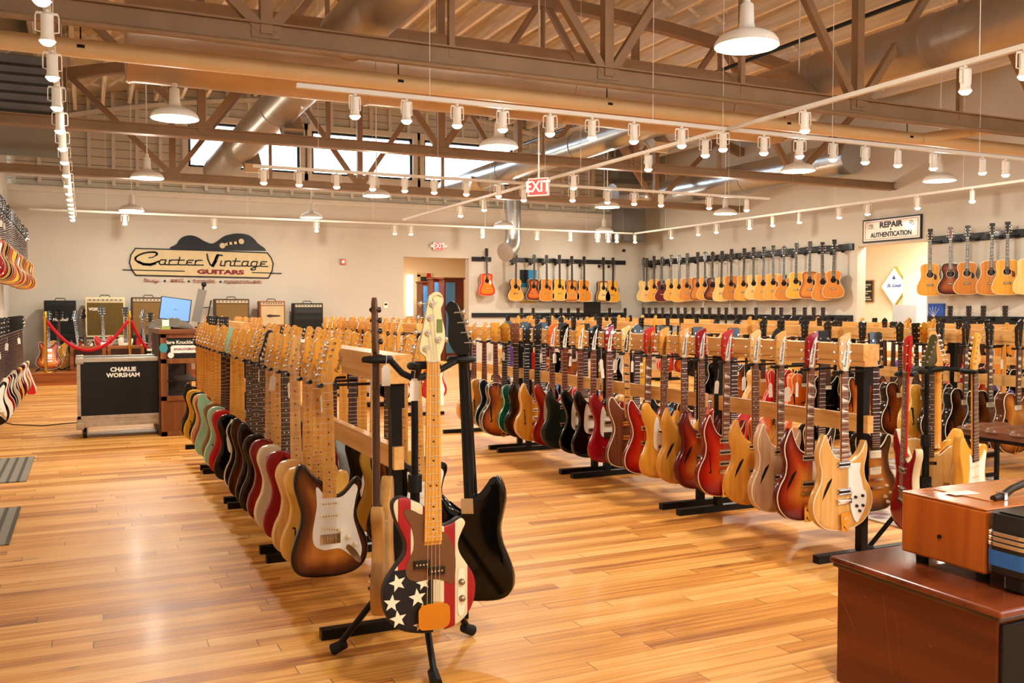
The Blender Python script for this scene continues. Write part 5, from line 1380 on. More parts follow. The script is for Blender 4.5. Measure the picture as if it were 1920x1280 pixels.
for i in range(n):
    top, k, cn = lw[(n - 1 - i) % len(lw)]
    y = 17.5 - i * .27
    part('hook', lhook, [M_BLACK], lbar1, (-1.08, y + .035, 2.41))
    guitar(k, (-.90, y, 2.42), fin(top, 'g', inlay=M_CREAM, side=MAHS, bind=M_BUT2), '%s guitar, %s from the far corner on the upper left wall' % (cn, ['first'] [0] if i == 0 else (ORD[1:] * 2)[i - 1]), 'guitars high on the left wall', R(RNG.uniform(18, 34)), 1)
lw2 = [(WHT, 'vee', 'white v-shaped'), (RED, 'vee', 'dark red v-shaped'), (CRM, 'double', 'cream'), (BRN, 'double', 'brown'), (WHT, 'double', 'white'), (DRED, 'double', 'dark red'), (BLK, 'double', 'black'), (BUT, 'double', 'butterscotch'), (FIRER, 'double', 'red burst'), (BLK, 'double', 'glossy black'), (CRM, 'carved', 'cream'), (B3, 'double', 'sunburst'), (BLK, 'carved', 'black'), (DRED, 'carved', 'wine red'), (WHT, 'carved', 'white'), (BLK, 'double', 'black')]
for i, (top, k, cn) in enumerate(lw2):
    y = 14.0 - i * .29
    part('hook', lhook, [M_BLACK], lbar2, (-.98, y + .035, 1.01))
    guitar(k, (-.80, y, 1.02), fin(top, 'g', inlay=M_CREAM), '%s guitar, %s from the far end of the lower left wall row' % (cn, ['first'] [0] if i == 0 else ORD[i]), 'guitars low on the left wall', R(RNG.uniform(18, 34)), 1)
for i, (y, z) in enumerate([(12.2, 2.28), (12.6, 2.28), (10.2, .86), (11.2, .9), (13.2, .9)]):
    price_tag(-.86 if z > 2 else -.76, y - .14, z, 'white price tag on the left wall, %s' % ['top row nearer', 'top row farther', 'low row nearest', 'low row middle', 'low row farthest'][i])
# ------------------------------------------------------------------ front tripod stands
def tripod(x, y, label, h=1.06, feet=None, yoke=()):
    t = empty('tripod_stand', (x, y, 0), label, 'guitar stand', 'black tripod stands')
    MB().cyl((0, 0, .10), (0, 0, h * .62), .018, n=16).cyl((0, 0, h * .6), (0, 0, h), .013, n=14).build('pole', M_BLACK, t)
    MB().cyl((0, 0, h * .58), (0, 0, h * .64), .026, n=16).build('clamp_collar', M_RUBBER, t)
    MB().cyl((0, 0, .36), (0, 0, .42), .03, n=16).build('leg_hub', M_RUBBER, t)
    for fx, fy in feet:
        MB().cyl((fx * .06, fy * .06, .39), (fx, fy, .03), .012, n=12).build('leg', M_BLACK, t)
        l_ = Vector((fx, fy, 0)).normalized()
        MB().cyl(Vector((fx, fy, .045)) - l_ * .03, Vector((fx, fy, .02)) + l_ * .02, .019, .022, n=12).build('rubber_foot', M_RUBBER, t)
        MB().bar((0, 0, .13), (fx * .55, fy * .55, .19), .012, .005).build('brace', M_BLACK, t)
    for (ax, ay, az, ang) in yoke:
        mb = MB().tube([(0, 0, h - .03), (ax * .5, ay * .5, h - .01), (ax, ay, az)], .012, 10)
        c, s = math.cos(ang), math.sin(ang)
        def L(u, v, w=0): return (ax + c * u - s * v, ay + s * u + c * v, az + w)
        mb.tube([L(-.035, -.10), L(-.042, -.07), L(-.04, -.02), L(-.02, 0), L(.02, 0), L(.04, -.02), L(.042, -.07), L(.035, -.10)], [.009, .013, .014, .015, .015, .014, .013, .009], 10)
        mb.build('yoke', M_RUBBER, t)
    return t
SX, SY = 1.10, 3.22
M_FLAG, nt, p = _new('flag_paint')
N = nt.nodes; L = nt.links
tc = N.new('ShaderNodeTexCoord'); sx = N.new('ShaderNodeSeparateXYZ'); L.new(tc.outputs['Object'], sx.inputs[0])
mr = N.new('ShaderNodeMapRange'); mr.inputs[1].default_value = -.2; mr.inputs[2].default_value = .2; L.new(sx.outputs[0], mr.inputs[0])
rp = N.new('ShaderNodeValToRGB'); rp.color_ramp.interpolation = 'CONSTANT'
e = rp.color_ramp.elements
cw, cr = hx('#e8d9b0'), hx('#a5181c')
e[0].position = 0; e[0].color = cw; e[1].position = (.2 - .122) / .4; e[1].color = cr
for xx, cc in ((-.077, cw), (-.035, cr), (.003, cw), (.042, cr), (.082, cw), (.127, cr)):
    q = e.new((xx + .2) / .4); q.color = cc
L.new(mr.outputs[0], rp.inputs[0])
a = N.new('ShaderNodeMath'); a.operation = 'LESS_THAN'; a.inputs[1].default_value = .003; L.new(sx.outputs[0], a.inputs[0])
b = N.new('ShaderNodeMath'); b.operation = 'LESS_THAN'; b.inputs[1].default_value = -.695; L.new(sx.outputs[2], b.inputs[0])
m_ = N.new('ShaderNodeMath'); m_.operation = 'MULTIPLY'; L.new(a.outputs[0], m_.inputs[0]); L.new(b.outputs[0], m_.inputs[1])
mx = N.new('ShaderNodeMix'); mx.data_type = 'RGBA'; mx.inputs[7].default_value = hx('#14161c')
L.new(m_.outputs[0], mx.inputs[0]); L.new(rp.outputs[0], mx.inputs[6])
gr = _grain(nt, 'Z', 70); m2 = N.new('ShaderNodeMix'); m2.data_type = 'RGBA'; m2.blend_type = 'MULTIPLY'; m2.inputs[0].default_value = .25
L.new(mx.outputs[2], m2.inputs[6]); L.new(gr.outputs[0], m2.inputs[7]); L.new(m2.outputs[2], p.inputs['Base Color'])
_setp(p, .45, 0, .1)
M_BADGE = plain('green_badge', '#6b7a3c', .5)
IV = plain('ivory_headstock', '#dccb9a', .4, 0, .2)
gf = guitar('bass_flag', (1.065, 2.95, 1.12), dict(top=M_FLAG, side=plain('dark_worn_edge', '#2a211c', .5), neck=M_MAPLE, board=M_MAPLE, head=IV, guard=plain('brown_pickguard', '#6d4526', .45), guard2=M_CREAM, metal=M_CHROME, knob=plain('aged_chrome', '#a89a84', .3, .9), pick=M_BLACKP, tail=M_GOLDM, star=M_CREAM, plate=M_BADGE, inlay=M_BLACKP),
       'bass painted with red and white stripes and white stars, scroll headstock, on the near tripod', None, 0, 0, (R(-2.0), R(1.0)))
gn = guitar('bass', (1.0, 3.30, 1.13), dict(top=wood('spalted_natural', '#c9924e', '#6a4a28', .35, .4, freq=12), neck=M_DARKW, board=M_DARKW, head=M_DARKW, metal=M_BLACKP, knob=M_BLACKP, guard=M_EBONY, pick=M_BLACKP, bridge=M_BLACKP, inlay=M_DARKW),
       'natural wood bass seen edge-on with dark neck, left side of the near tripod', None, R(-116), 0, (0, 0))
gb = guitar('bass', (1.33, 3.33, 1.12), dict(top=BLK, neck=BLK, board=M_EBONY, head=BLK, metal=M_CHROME, knob=M_CHROME, guard=M_BLACKP, pick=M_BLACKP, bridge=M_CHROME, inlay=M_CREAM),
       'glossy black bass seen from behind, right side of the near tripod', None, R(140), 0, (0, R(3)))
pl = MB().bb((-.025, .022, -.62), (.025, .025, -.56)).build('neck_plate', M_CHROME, gb)
tripod(SX, SY, 'black tripod holding the stars and stripes bass at the front', 1.07, [(-.26, .14), (.26, .11), (-.03, -.29)], [(-.035, -.16, 1.10, 0), (-.07, .08, 1.11, R(-108)), (.21, .10, 1.10, R(140))])
for i, (x, y, z, lab) in enumerate([(1.024, 3.0, 1.027, 'large buff price tag hanging left of the striped bass neck'), (1.0, 3.25, 1.06, 'small price tag on the dark-necked bass of the near tripod'), (1.14, 3.06, 1.0, 'price tag hanging right of the striped bass neck')]):
    t = price_tag(x, y, z, lab)
    t.scale = (1.0, 1.0, 1.0)
    t.rotation_euler = (0, 0, R(10 * i - 10))

S2X, S2Y = 3.98, 3.42
tripod(S2X, S2Y, 'black tripod with four guitars behind the wooden case', 1.0, [(-.26, .14), (.26, .11), (-.03, -.29)], [(-.2, -.06, .97, R(-60)), (-.03, .09, .97, R(20)), (.12, .02, .98, R(190)), (.12, -.13, .98, R(0))])
guitar('horned', (3.76, 3.33, .98), fin(DRED, 'rr', side=CRM, head=RED, neck=RED, board=M_ROSER, guard=DRED, pick=M_CHROME, plate=RED), 'dark red guitar with cream sides turned half away on the right tripod', None, R(-116), 0, (0, R(2)))
guitar('single_bound', (4.04, 3.46, .985), fin(ASH, 'r', side=DRED, head=OLV, guard=ASH, pick=M_BLACKP), 'flame maple guitar with maroon back behind the pole of the right tripod', None, R(-40), 0)
guitar('double', (4.12, 3.45, .99), fin(YEL2, 'm', side=YEL2, neck=YEL), 'yellow guitar seen from the back with a bare amber neck, right tripod', None, R(172), 0)
guitar('double', (4.11, 3.27, .985), fin(YEL2, 'm', side=YEL2, neck=YEL2, board=M_ROSE, head=YEL2), 'yellow guitar with dark fretboard nearest on the right tripod', None, R(12), 0, (0, R(-3)))

# ------------------------------------------------------------------ wooden cabinet, case and black case in the right foreground
M_CAB = wood('red_stained_cabinet', '#6e2f14', '#4f1e0b', .3, .2, axis='Y', freq=9)
M_CABT = wood('red_stained_top', '#7e3a1c', '#4f1d0c', .22, .6, axis='X', freq=9)
CXL, CY0, CY1, CZ = 2.32, 1.74, 2.37, .45
t = empty('cabinet', (2.85, (CY0 + CY1) / 2, 0), 'worn red-brown wooden cabinet in the right foreground', 'cabinet')
def lb(a, b): return [a[0] - 2.85, a[1] - (CY0 + CY1) / 2, a[2]], [b[0] - 2.85, b[1] - (CY0 + CY1) / 2, b[2]]
mb = MB(); mb.bb(*lb((CXL + .012, CY0 + .01, .015), (3.45, CY1 - .01, CZ - .03))); mb.build('carcass', M_CAB, t, .004)
mb = MB(); mb.bb(*lb((CXL - .008, CY0 - .012, CZ - .022), (3.47, CY1 + .01, CZ))); mb.build('top', M_CABT, t, .007)
M_EDGE = wood('worn_moulding', '#5b3a1c', '#2c160a', .35, .4, axis='Y', freq=40)
mb = MB(); mb.bb(*lb((CXL, CY0 - .004, CZ - .036), (3.46, CY1 + .002, CZ - .022))); mb.build('moulding', M_EDGE, t, .004)
mb = MB(); mb.bb(*lb((CXL + .02, CY0 - .002, .02), (3.43, CY0 + .01, CZ - .045))); mb.build('front_panel', plain('shadow_dark_panel', '#0b0503', .6, 0, 0), t, .003)  # near-black colour paints shadow onto this face of the cabinet
mb = MB(); mb.bb(*lb((CXL + .03, CY0 + .03, 0), (3.42, CY1 - .03, .07))); mb.build('plinth', M_EDGE, t)
sc_m = plain('bare_wood_scratch', '#8a4a24', .6)
mb = MB()
for (y0, z0, y1, z1, w) in ((2.16, .37, 2.12, .12, .0012), (2.11, .33, 2.08, .13, .0009), (2.34, .31, 2.28, .22, .0012), (2.24, .345, 2.23, .343, .003), (1.98, .27, 1.97, .265, .002)):
    mb.bar((CXL + .0115 - 2.85, y0 - (CY0 + CY1) / 2, z0), (CXL + .0115 - 2.85, y1 - (CY0 + CY1) / 2, z1), w, w)
mb.build('scratches', sc_m, t)

M_CASE = wood('orange_pine_case', '#b9601f', '#94430f', .28, .5, axis='Z', freq=10)
M_CASET = wood('orange_pine_case_top', '#bb6a2a', '#99501a', .25, .5, axis='X', freq=8)
z0 = CZ + .032
t = empty('wooden_case', (2.80, 2.07, CZ), 'orange-brown wooden case with leather strap handle standing on the red cabinet', 'case')
cx, cy = 2.80, 2.07
MB().bb((2.49 - cx, 1.915 - cy, .032), (3.12 - cx, 2.235 - cy, .230)).build('shell', M_CASE, t, .008)
MB().bb((2.49 - cx, 1.915 - cy, .229), (3.12 - cx, 2.235 - cy, .236)).build('lid', M_CASET, t, .008)
MB().bb((2.60 - cx, 1.99 - cy, .2365), (2.98 - cx, 2.20 - cy, .239)).build('lid_panel', wood('paler_lid_panel', '#c68440', '#aa6628', .3, .4, axis='X', freq=8), t)
for fx in (2.54, 3.06):
    for fy in (1.96, 2.19): MB().cyl((fx - cx, fy - cy, 0), (fx - cx, fy - cy, .034), .02, .022, n=14).build('foot', M_RUBBER, t)
MB().cyl((2.485 - cx, 2.08 - cy, .115), (2.492 - cx, 2.08 - cy, .115), .007, n=12).build('peg_hole', M_BLACKP, t)
h0 = Vector((2.62 - cx, 1.99 - cy, .243))
MB().tube([h0, h0 + Vector((.05, .005, .004)), h0 + Vector((.10, .01, .022)), h0 + Vector((.17, .015, .034)), h0 + Vector((.25, .02, .030)), h0 + Vector((.32, .03, .006))], [.011, .013, .012, .012, .012, .011], 10).build('handle', plain('brown_black_leather', '#2a1c14', .5, bump=.5), t)
MB().box(h0 + Vector((.045, .004, .006)), (.014, .032, .022)).build('buckle', M_CHROME, t)
o = MB().bb((0, 0, 0), (.10, .05, .001)).build('paper_slip', M_PAPER, None, loc=(2.57, 2.09, CZ + .2395), rot=(0, 0, R(-8)))
tag(o, 'white paper slip lying on the wooden case lid beside the handle', 'paper')

# black rounded case with silver bands and blue tape, in front of the wooden case
def rr(x0, y0, x1, y1, r, n=6):
    pts = []
    for cx_, cy_, a0 in ((x1 - r, y0 + r, -90), (x1 - r, y1 - r, 0), (x0 + r, y1 - r, 90), (x0 + r, y0 + r, 180)):
        for i in range(n + 1):
            a = R(a0 + 90 * i / n); pts.append((cx_ + r * math.cos(a), cy_ + r * math.sin(a)))
    return pts
def slabz(mb, pts, z0_, z1_, mi=0, taper=0):
    n = len(pts); cxx = sum(p[0] for p in pts) / n; cyy = sum(p[1] for p in pts) / n
    vs = [(p[0], p[1], z0_) for p in pts] + [(p[0] - (p[0] - cxx) * taper, p[1] - (p[1] - cyy) * taper, z1_) for p in pts]
    mb.add(vs, [tuple(range(n - 1, -1, -1)), tuple(range(n, 2 * n))] + [(i, (i + 1) % n, n + (i + 1) % n, n + i) for i in range(n)], mi)
    return mb
bx, by = 2.47, 1.755
BZ = CZ + .05
t = empty('rounded_case', (bx + .16, by + .07, BZ), 'black rounded case with silver bands and blue tape at the right edge', 'case')
def lc(p): return [(a - bx - .16, b - by - .07) for a, b in p]
mb = MB(); slabz(mb, lc(rr(bx + .03, by + .03, bx + .30, by + .12, .03)), -.05, .0); slabz(mb, lc(rr(bx, by, bx + .33, by + .15, .035)), .0, .137); mb.build('base', M_BLACKP, t, .008)
mb = MB(); slabz(mb, lc(rr(bx, by, bx + .33, by + .15, .035)), .135, .185, taper=.03); slabz(mb, lc(rr(bx + .02, by + .02, bx + .31, by + .13, .025)), .185, .19); mb.build('lid', plain('black_leatherette', '#12110f', .38, 0, .3, bump=.2), t, .008)
for i in range(3):
    mb = MB(); slabz(mb, lc(rr(bx - .003, by - .003, bx + .333, by + .153, .037)), .086 + i * .016, .0995 + i * .016); mb.build('silver_band', M_CHROME, t, .002)
mb = MB(); slabz(mb, lc(rr(bx - .0012, by - .0012, bx + .12, by + .1512, .036)), .028, .074); mb.build('blue_tape', plain('blue_masking_tape', '#2e63a8', .6), t)
mb = MB(); mb.bar((-.14, -.0735, .062), (-.10, -.0735, .064), .0015, .0015).bar((-.10, -.0735, .064), (-.10, -.0735, .036), .0015, .0015); mb.build('pen_mark', M_BLACKP, t)

# ------------------------------------------------------------------ flight case
FXa, FXb, FY = -.08, .76, 10.05
t = empty('flight_case', ((FXa + FXb) / 2, FY + .28, 0), 'black flight case with worn aluminium edges and white stencilled letters', 'flight case')
hw_, dd = (FXb - FXa) / 2, .28
zb_, zt = .12, .80
M_ALU = plain('worn_aluminium', '#b5a793', .42, .75, var=.18, scale=14)
M_BOARD = plain('black_laminate', '#0f0c09', .6, 0, .0, var=.2, scale=8)
MB().bb((-hw_, -dd, zb_), (hw_, dd, zt)).build('body', M_BOARD, t)
mb = MB()
for z in (zb_, zt - .035, zb_ + .075): 
    mb.bb((-hw_ - .006, -dd - .006, z), (hw_ + .006, -dd + .02, z + .035)); mb.bb((-hw_ - .006, dd - .02, z), (hw_ + .006, dd + .006, z + .035)); mb.bb((-hw_ - .006, -dd, z), (-hw_ + .02, dd, z + .035)); mb.bb((hw_ - .02, -dd, z), (hw_ + .006, dd, z + .035))
for sx_ in (-1, 1):
    for sy in (-1, 1): mb.bb((sx_ * hw_ - .014 * (1 + sx_) + (.0 if sx_ > 0 else -.006), sy * (dd) - .014 * (1 + sy) + (0 if sy > 0 else -.006), zb_), (sx_ * hw_ + .014 * (1 - sx_) + (.006 if sx_ > 0 else 0), sy * dd + .014 * (1 - sy) + (.006 if sy > 0 else 0), zt))
mb.bb((-hw_ - .006, -dd - .006, zt), (hw_ + .006, -dd + .03, zt + .006)); mb.bb((-hw_ - .006, dd - .03, zt), (hw_ + .006, dd + .006, zt + .006))
mb.bb((-hw_, -dd - .004, zb_ + .03), (hw_, -dd, zb_ + .08))
mb.build('edging', M_ALU, t, .002)
for sx_ in (-1, 1):
    for sy in (-1, 1):
        for z in (zb_ + .01, zt - .02):
            MB().box((sx_ * (hw_ - .02), sy * (dd - .02), z), (.075, .075, .07)).build('corner_guard', M_ALU, t, .012)
        MB().cyl((sx_ * (hw_ - .06) - .018, sy * (dd - .07), .05), (sx_ * (hw_ - .06) + .018, sy * (dd - .07), .05), .05, n=20).build('wheel', M_RUBBER, t)
        MB().bb((sx_ * (hw_ - .06) - .03, sy * (dd - .07) - .03, .05), (sx_ * (hw_ - .06) - .02, sy * (dd - .07) + .03, .12)).bb((sx_ * (hw_ - .06) + .02, sy * (dd - .07) - .03, .05), (sx_ * (hw_ - .06) + .03, sy * (dd - .07) + .03, .12)).bb((sx_ * (hw_ - .06) - .04, sy * (dd - .07) - .04, .108), (sx_ * (hw_ - .06) + .04, sy * (dd - .07) + .04, .12)).build('caster_bracket', M_ALU, t)
text('lettering', 'CHARLIE', .058, M_WHITEP, t, (0.0, -dd - .002, .685), (R(90), 0, 0), 1.05, .001, .0022)
text('lettering', 'WORSHAM', .058, M_WHITEP, t, (0.0, -dd - .002, .627), (R(90), 0, 0), 1.05, .001, .0022)
# floor mats
M_MAT = lined('striped_grey_mat', '#8f8a80', 0, .07, .35, .9, .002)
for i, (y0, y1) in enumerate(((5.70, 6.75), (7.75, 9.0))):
    o = MB().bb((XL + .05, y0, 0.001), (-.42 if i else -.40, y1, .008)).build('floor_mat', M_MAT, None)
    tag(o, 'grey striped floor mat at the left edge, %s one' % ('farther' if i else 'nearer'), 'mat', 'grey striped mats')
# rug
M_RUG, nt, p = _new('faded_pattern_rug')
N = nt.nodes; L = nt.links
tc = N.new('ShaderNodeTexCoord'); vo = N.new('ShaderNodeTexVoronoi'); vo.inputs['Scale'].default_value = 9; L.new(tc.outputs['Object'], vo.inputs['Vector'])
rp = N.new('ShaderNodeValToRGB'); e = rp.color_ramp.elements; e[0].color = hx('#8c3a3a'); e[1].color = hx('#c8b8a6'); e[1].position = .7; q = e.new(.35); q.color = hx('#6a5a66')
L.new(vo.outputs['Distance'], rp.inputs[0]); L.new(rp.outputs[0], p.inputs['Base Color']); p.inputs['Roughness'].default_value = .95
o = MB().bb((4.35, 3.75, .001), (6.3, 7.3, .010)).build('rug', M_RUG); tag(o, 'faded red and grey patterned rug beside the middle rack', 'rug')

# benches
M_LEATH = plain('brown_leather', '#6e4128', .42, 0, .2, bump=.4, scale=16)
def bench(x, y, L_, label):
    t = empty('bench', (x, y, 0), label, 'bench', 'tufted leather benches')
    mb = MB(); n = max(2, int(L_ / .16)); w = .40
    for i in range(n):
        for j in range(3):
            mb.lathe([(0, .028), (.05, .024), (.078, .012), (.088, -.01)], (-w / 2 + (j + .5) * w / 3, -L_ / 2 + (i + .5) * L_ / n, .44), 12)
    mb.bb((-w / 2, -L_ / 2, .385), (w / 2, L_ / 2, .445)); mb.build('seat', M_LEATH, t, .01)
    MB().bb((-w / 2 + .02, -L_ / 2 + .02, .36), (w / 2 - .02, L_ / 2 - .02, .385)).build('seat_frame', M_BLACK, t)
    for sx_ in (-1, 1):
        for sy in (-1, 1): MB().bar((sx_ * (w / 2 - .03), sy * (L_ / 2 - .05), .37), (sx_ * (w / 2 - .03), sy * (L_ / 2 - .05), 0), .025, .025).build('leg', M_BLACK, t)
    for sy in (-1, 1): MB().bb((-w / 2 + .03, sy * (L_ / 2 - .05) - .012, .06), (w / 2 - .03, sy * (L_ / 2 - .05) + .012, .085)).build('stretcher', M_BLACK, t)
bench(5.95, 4.2, .95, 'brown tufted leather bench at the right edge of the picture')
bench(5.35, 9.6, 1.3, 'brown tufted leather bench seen through the guitars, farther one')
bench(5.35, 7.6, 1.3, 'brown tufted leather bench seen through the guitars, nearer one')
# guitar on a small floor stand in the aisle and a loose case
# ------------------------------------------------------------------ stage with amplifiers and guitars
STY, STZ = 17.25, .22
t = empty('low_stage', (1.5, 18.1, 0), 'low wooden platform along the back wall on the left', 'platform')
MB().bb((XL - 1.5 + .01, STY - 18.1, 0), (2.6, .98, STZ - .02)).build('riser', wood('orange_riser_boards', '#a85f26', '#854516', .4, .3, axis='X', freq=12), t)
MB().bb((XL - 1.5 + .01, STY - 18.12, STZ - .02), (2.62, .98, STZ)).build('deck', wood('stage_deck', '#b9743a', '#95552a', .35, .3, axis='X', freq=12), t)
AY = 18.75
def amp(px0, px1, pyt, zbot, label, grille_c, body_c, kind, depth=.28, head=False):
    x0, x1 = at_y(px0, AY - depth / 2), at_y(px1, AY - depth / 2); zt_ = zat((x0 + x1) / 2, AY - depth / 2, pyt)
    w = x1 - x0; h = zt_ - zbot
    t = empty('guitar_amplifier', ((x0 + x1) / 2, AY, zbot), label, 'amplifier', 'guitar amplifiers along the back wall')
    bm_ = plain(kind + '_covering', body_c, .6, bump=.2, scale=60); gm = lined(kind + '_grille_cloth', grille_c, 0, .02, .3, .8, .001)
    MB().bb((-w / 2, -depth / 2, 0), (w / 2, depth / 2, h)).build('cabinet', bm_, t, .012)
    ph = .16 if head else min(.10, h * .45)
    pmm = plain(kind + '_panel', '#b9a98c' if kind != 'black' else '#2a2a2a', .4, .5)
    MB().bb((-w / 2 + .03, -depth / 2 - .005, .04), (w / 2 - .03, -depth / 2 + .001, max(.06, h - ph))).build('grille', gm, t)
    MB().bb((-w / 2 + .03, -depth / 2 - .006, h - ph + .02), (w / 2 - .03, -depth / 2, h - .03)).build('control_panel', pmm, t)
    mb = MB()
    for i in range(8): mb.cyl((-w / 2 + .08 + i * (w - .16) / 7, -depth / 2 - .02, h - ph / 2 - .0), (-w / 2 + .08 + i * (w - .16) / 7, -depth / 2 - .004, h - ph / 2), .012, n=10)
    mb.build('control_knobs', M_BLACKP, t)
    MB().tube([(-.09, 0, h), (-.07, 0, h + .04), (.07, 0, h + .04), (.09, 0, h)], .009, 6).build('handle', M_BLACKP, t)
    return t, w, h, depth
l_ = amp(83, 143, 625, STZ, 'black speaker cabinet under the leftmost amplifier head', '#1a1a1a', '#151515', 'black')
a1 = amp(83, 143, 563, STZ + l_[2], 'black amplifier head farthest left on the back wall', '#1a1a1a', '#151515', 'black')
text('lettering', 'Marshall', .075, M_WHITEP, a1[0], (0, -a1[3] / 2 - .008, a1[2] * .42), (R(90), 0, 0), 1, .001, .001, shear=.2)
l_ = amp(145, 238, 632, STZ, 'wide black amplifier with white control panel under the cream one', '#1a1a1a', '#151515', 'cream', head=True)
a2 = amp(160, 235, 557, STZ + l_[2], 'cream amplifier with brown diamond grille behind the rope', '#6b5420', '#d8c8a0', 'ivory')
text('lettering', 'VOX', .07, M_WHITEP, a2[0], (-a2[1] * .3, -a2[3] / 2 - .008, a2[2] * .70), (R(90), 0, 0), 1, .001, .003)
l_ = amp(247, 312, 630, STZ, 'black speaker cabinet below the brown amplifier', '#1a1a1a', '#171717', 'black')
amp(247, 312, 557, STZ + l_[2], 'brown amplifier with a tan grille left of the monitor', '#8a6a3a', '#4a3524', 'brown')
amp(403, 468, 560, STZ, 'tall brown speaker cabinet with a plain brown grille', '#6b4c2a', '#52402c', 'brown')
l_ = amp(484, 540, 612, STZ, 'black cabinet carrying the small orange tweed amplifier', '#1a1a1a', '#171717', 'black')
a3 = amp(487, 535, 564, STZ + l_[2], 'small orange tweed amplifier with a cream front panel', '#d8bd90', '#8e5426', 'tweed')
MB().poly(P2([(-.12, 0), (-.06, .03), (.0, .02), (.14, .012), (.14, -.012), (0, -.02), (-.06, -.03)]), .004, at=0).build('painted_emblem', plain('dark_brown_paint', '#3a2416'), a3[0], loc=(0, -a3[3] / 2 - .009, a3[2] * .42))
l_ = amp(551, 606, 590, STZ, 'grey-black speaker cabinet under the right amplifier head', '#2c2c2c', '#1c1c1c', 'black')
amp(551, 606, 568, STZ + l_[2], 'black amplifier head with silver panel left of the thermostat', '#3a3a3a', '#1c1c1c', 'charcoal', depth=.26)
# suitcase-like brown wooden cabinets behind the rope
for i, (a, b, lab) in enumerate(((130, 198, 'brown wooden speaker cabinet behind the rope, left one'), (200, 270, 'worn brown speaker cabinet behind the rope, right one'))):
    x0, x1 = at_y(a, 17.6), at_y(b, 17.6)
    t = empty('speaker_cabinet', ((x0 + x1) / 2, 17.75, STZ), lab, 'speaker', 'brown speaker cabinets behind the rope')
    w = x1 - x0
    MB().bb((-w / 2, -.15, 0), (w / 2, .15, .42)).build('cabinet', wood('worn_tan_cabinet', '#a5622c', '#6d3a16', .5, .1, axis='X', freq=10), t, .012)
    MB().bb((-w / 2 + .06, -.157, .06), (w / 2 - .06, -.15, .37)).build('grille', plain('dark_brown_grille', '#3a241a', .8), t)
# brass posts with a red rope
posts = []
for i, px in enumerate((85, 243)):
    x = at_y(px, 17.42)
    t = empty('brass_post', (x, 17.42, STZ), 'brass rope post on the platform, %s one' % ('left' if i == 0 else 'right'), 'post', 'brass rope posts')
    MB().cyl((0, 0, .02), (0, 0, .92), .025, n=16).build('pole', M_BRASS, t); MB().lathe([(0, .03), (.05, .028), (.15, .012), (.155, 0)], n=24).build('base', M_BRASS, t)
    MB().lathe([(0.02, .90), (.035, .92), (.035, .95), (.02, .97), (.028, 1.0), (.02, 1.03), (0, 1.04)], n=16).build('finial', M_BRASS, t)
    posts.append(x)
M_ROPE = plain('red_velvet_rope', '#b3101c', .7, bump=.3)
for i, (xa, xb, sag, yb_) in enumerate(((posts[0], posts[1], .50, 17.42), (posts[1], posts[1] + .62, .42, 17.9))):
    pts = [(xa + .03 + (xb - xa - .06) * k / 14, 17.42 + (yb_ - 17.42) * k / 14, STZ + .86 - sag * (1 - (2 * k / 14 - 1) ** 2) * (1 if i == 0 else .6) - (0 if i == 0 else .5 * k / 14)) for k in range(15)]
    o = MB().tube(pts, .028, 10).build('velvet_rope', M_ROPE); tag(o, 'red velvet rope %s' % ('hanging between the two brass posts' if i == 0 else 'hanging from the right brass post to the right'), 'rope', 'red velvet ropes')
# guitars on the platform
def floor_stand(x, y, z, label):
    t = empty('guitar_stand', (x, y, z), label, 'guitar stand', 'small black guitar stands on the platform')
    MB().cyl((0, .1, .12), (0, .16, .72), .01, n=8).build('pole', M_BLACK, t)
    for a in (-1, 0, 1): MB().cyl((0, .1, .14), (a * .2, .1 + (.18 if a == 0 else -.16), .0), .01, n=8).build('leg', M_BLACK, t)
    MB().tube([(-.08, -.08, .13), (-.08, .02, .12), (0, .1, .13), (.08, .02, .12), (.08, -.08, .13)], .01, 6).build('cradle', M_BLACK, t)
sg = [(90, 17.72, 'semi', ES, 'sunburst hollow guitar standing behind the left brass post', 1.03), (112, 18.1, 'arch', YEL, 'amber archtop standing second on the platform', 1.05), (140, 18.0, 'double', B3, 'burst guitar behind the brown speaker cabinets, left one', 1.04), (156, 17.98, 'double', B3, 'burst guitar behind the brown speaker cabinets, right one', 1.06), (192, 17.98, 'semi', RED, 'red hollow guitar in front of the cream amplifier', 1.12),
      (236, 17.95, 'carved', WHT, 'white guitar behind the right brass post', 1.1), (267, 17.98, 'double', RED, 'bright red guitar in front of the brown amplifier', 1.06), (282, 17.7, 'carved', BLK, 'black guitar beside the wooden counter', 1.0)]
for px, y, k, top, lab, zn in sg:
    x = at_y(px, y)
    guitar(k, (x, y, zn + .04), fin(top, 'g'), lab, 'guitars standing on the platform', R(RNG.uniform(-12, 14)), 1, (R(-6), R(RNG.uniform(-9, 2))))
    floor_stand(x, y + .06, STZ, 'small black stand holding the %s' % lab.split(' behind')[0].split(' in front')[0].split(' standing')[0].split(' beside')[0])

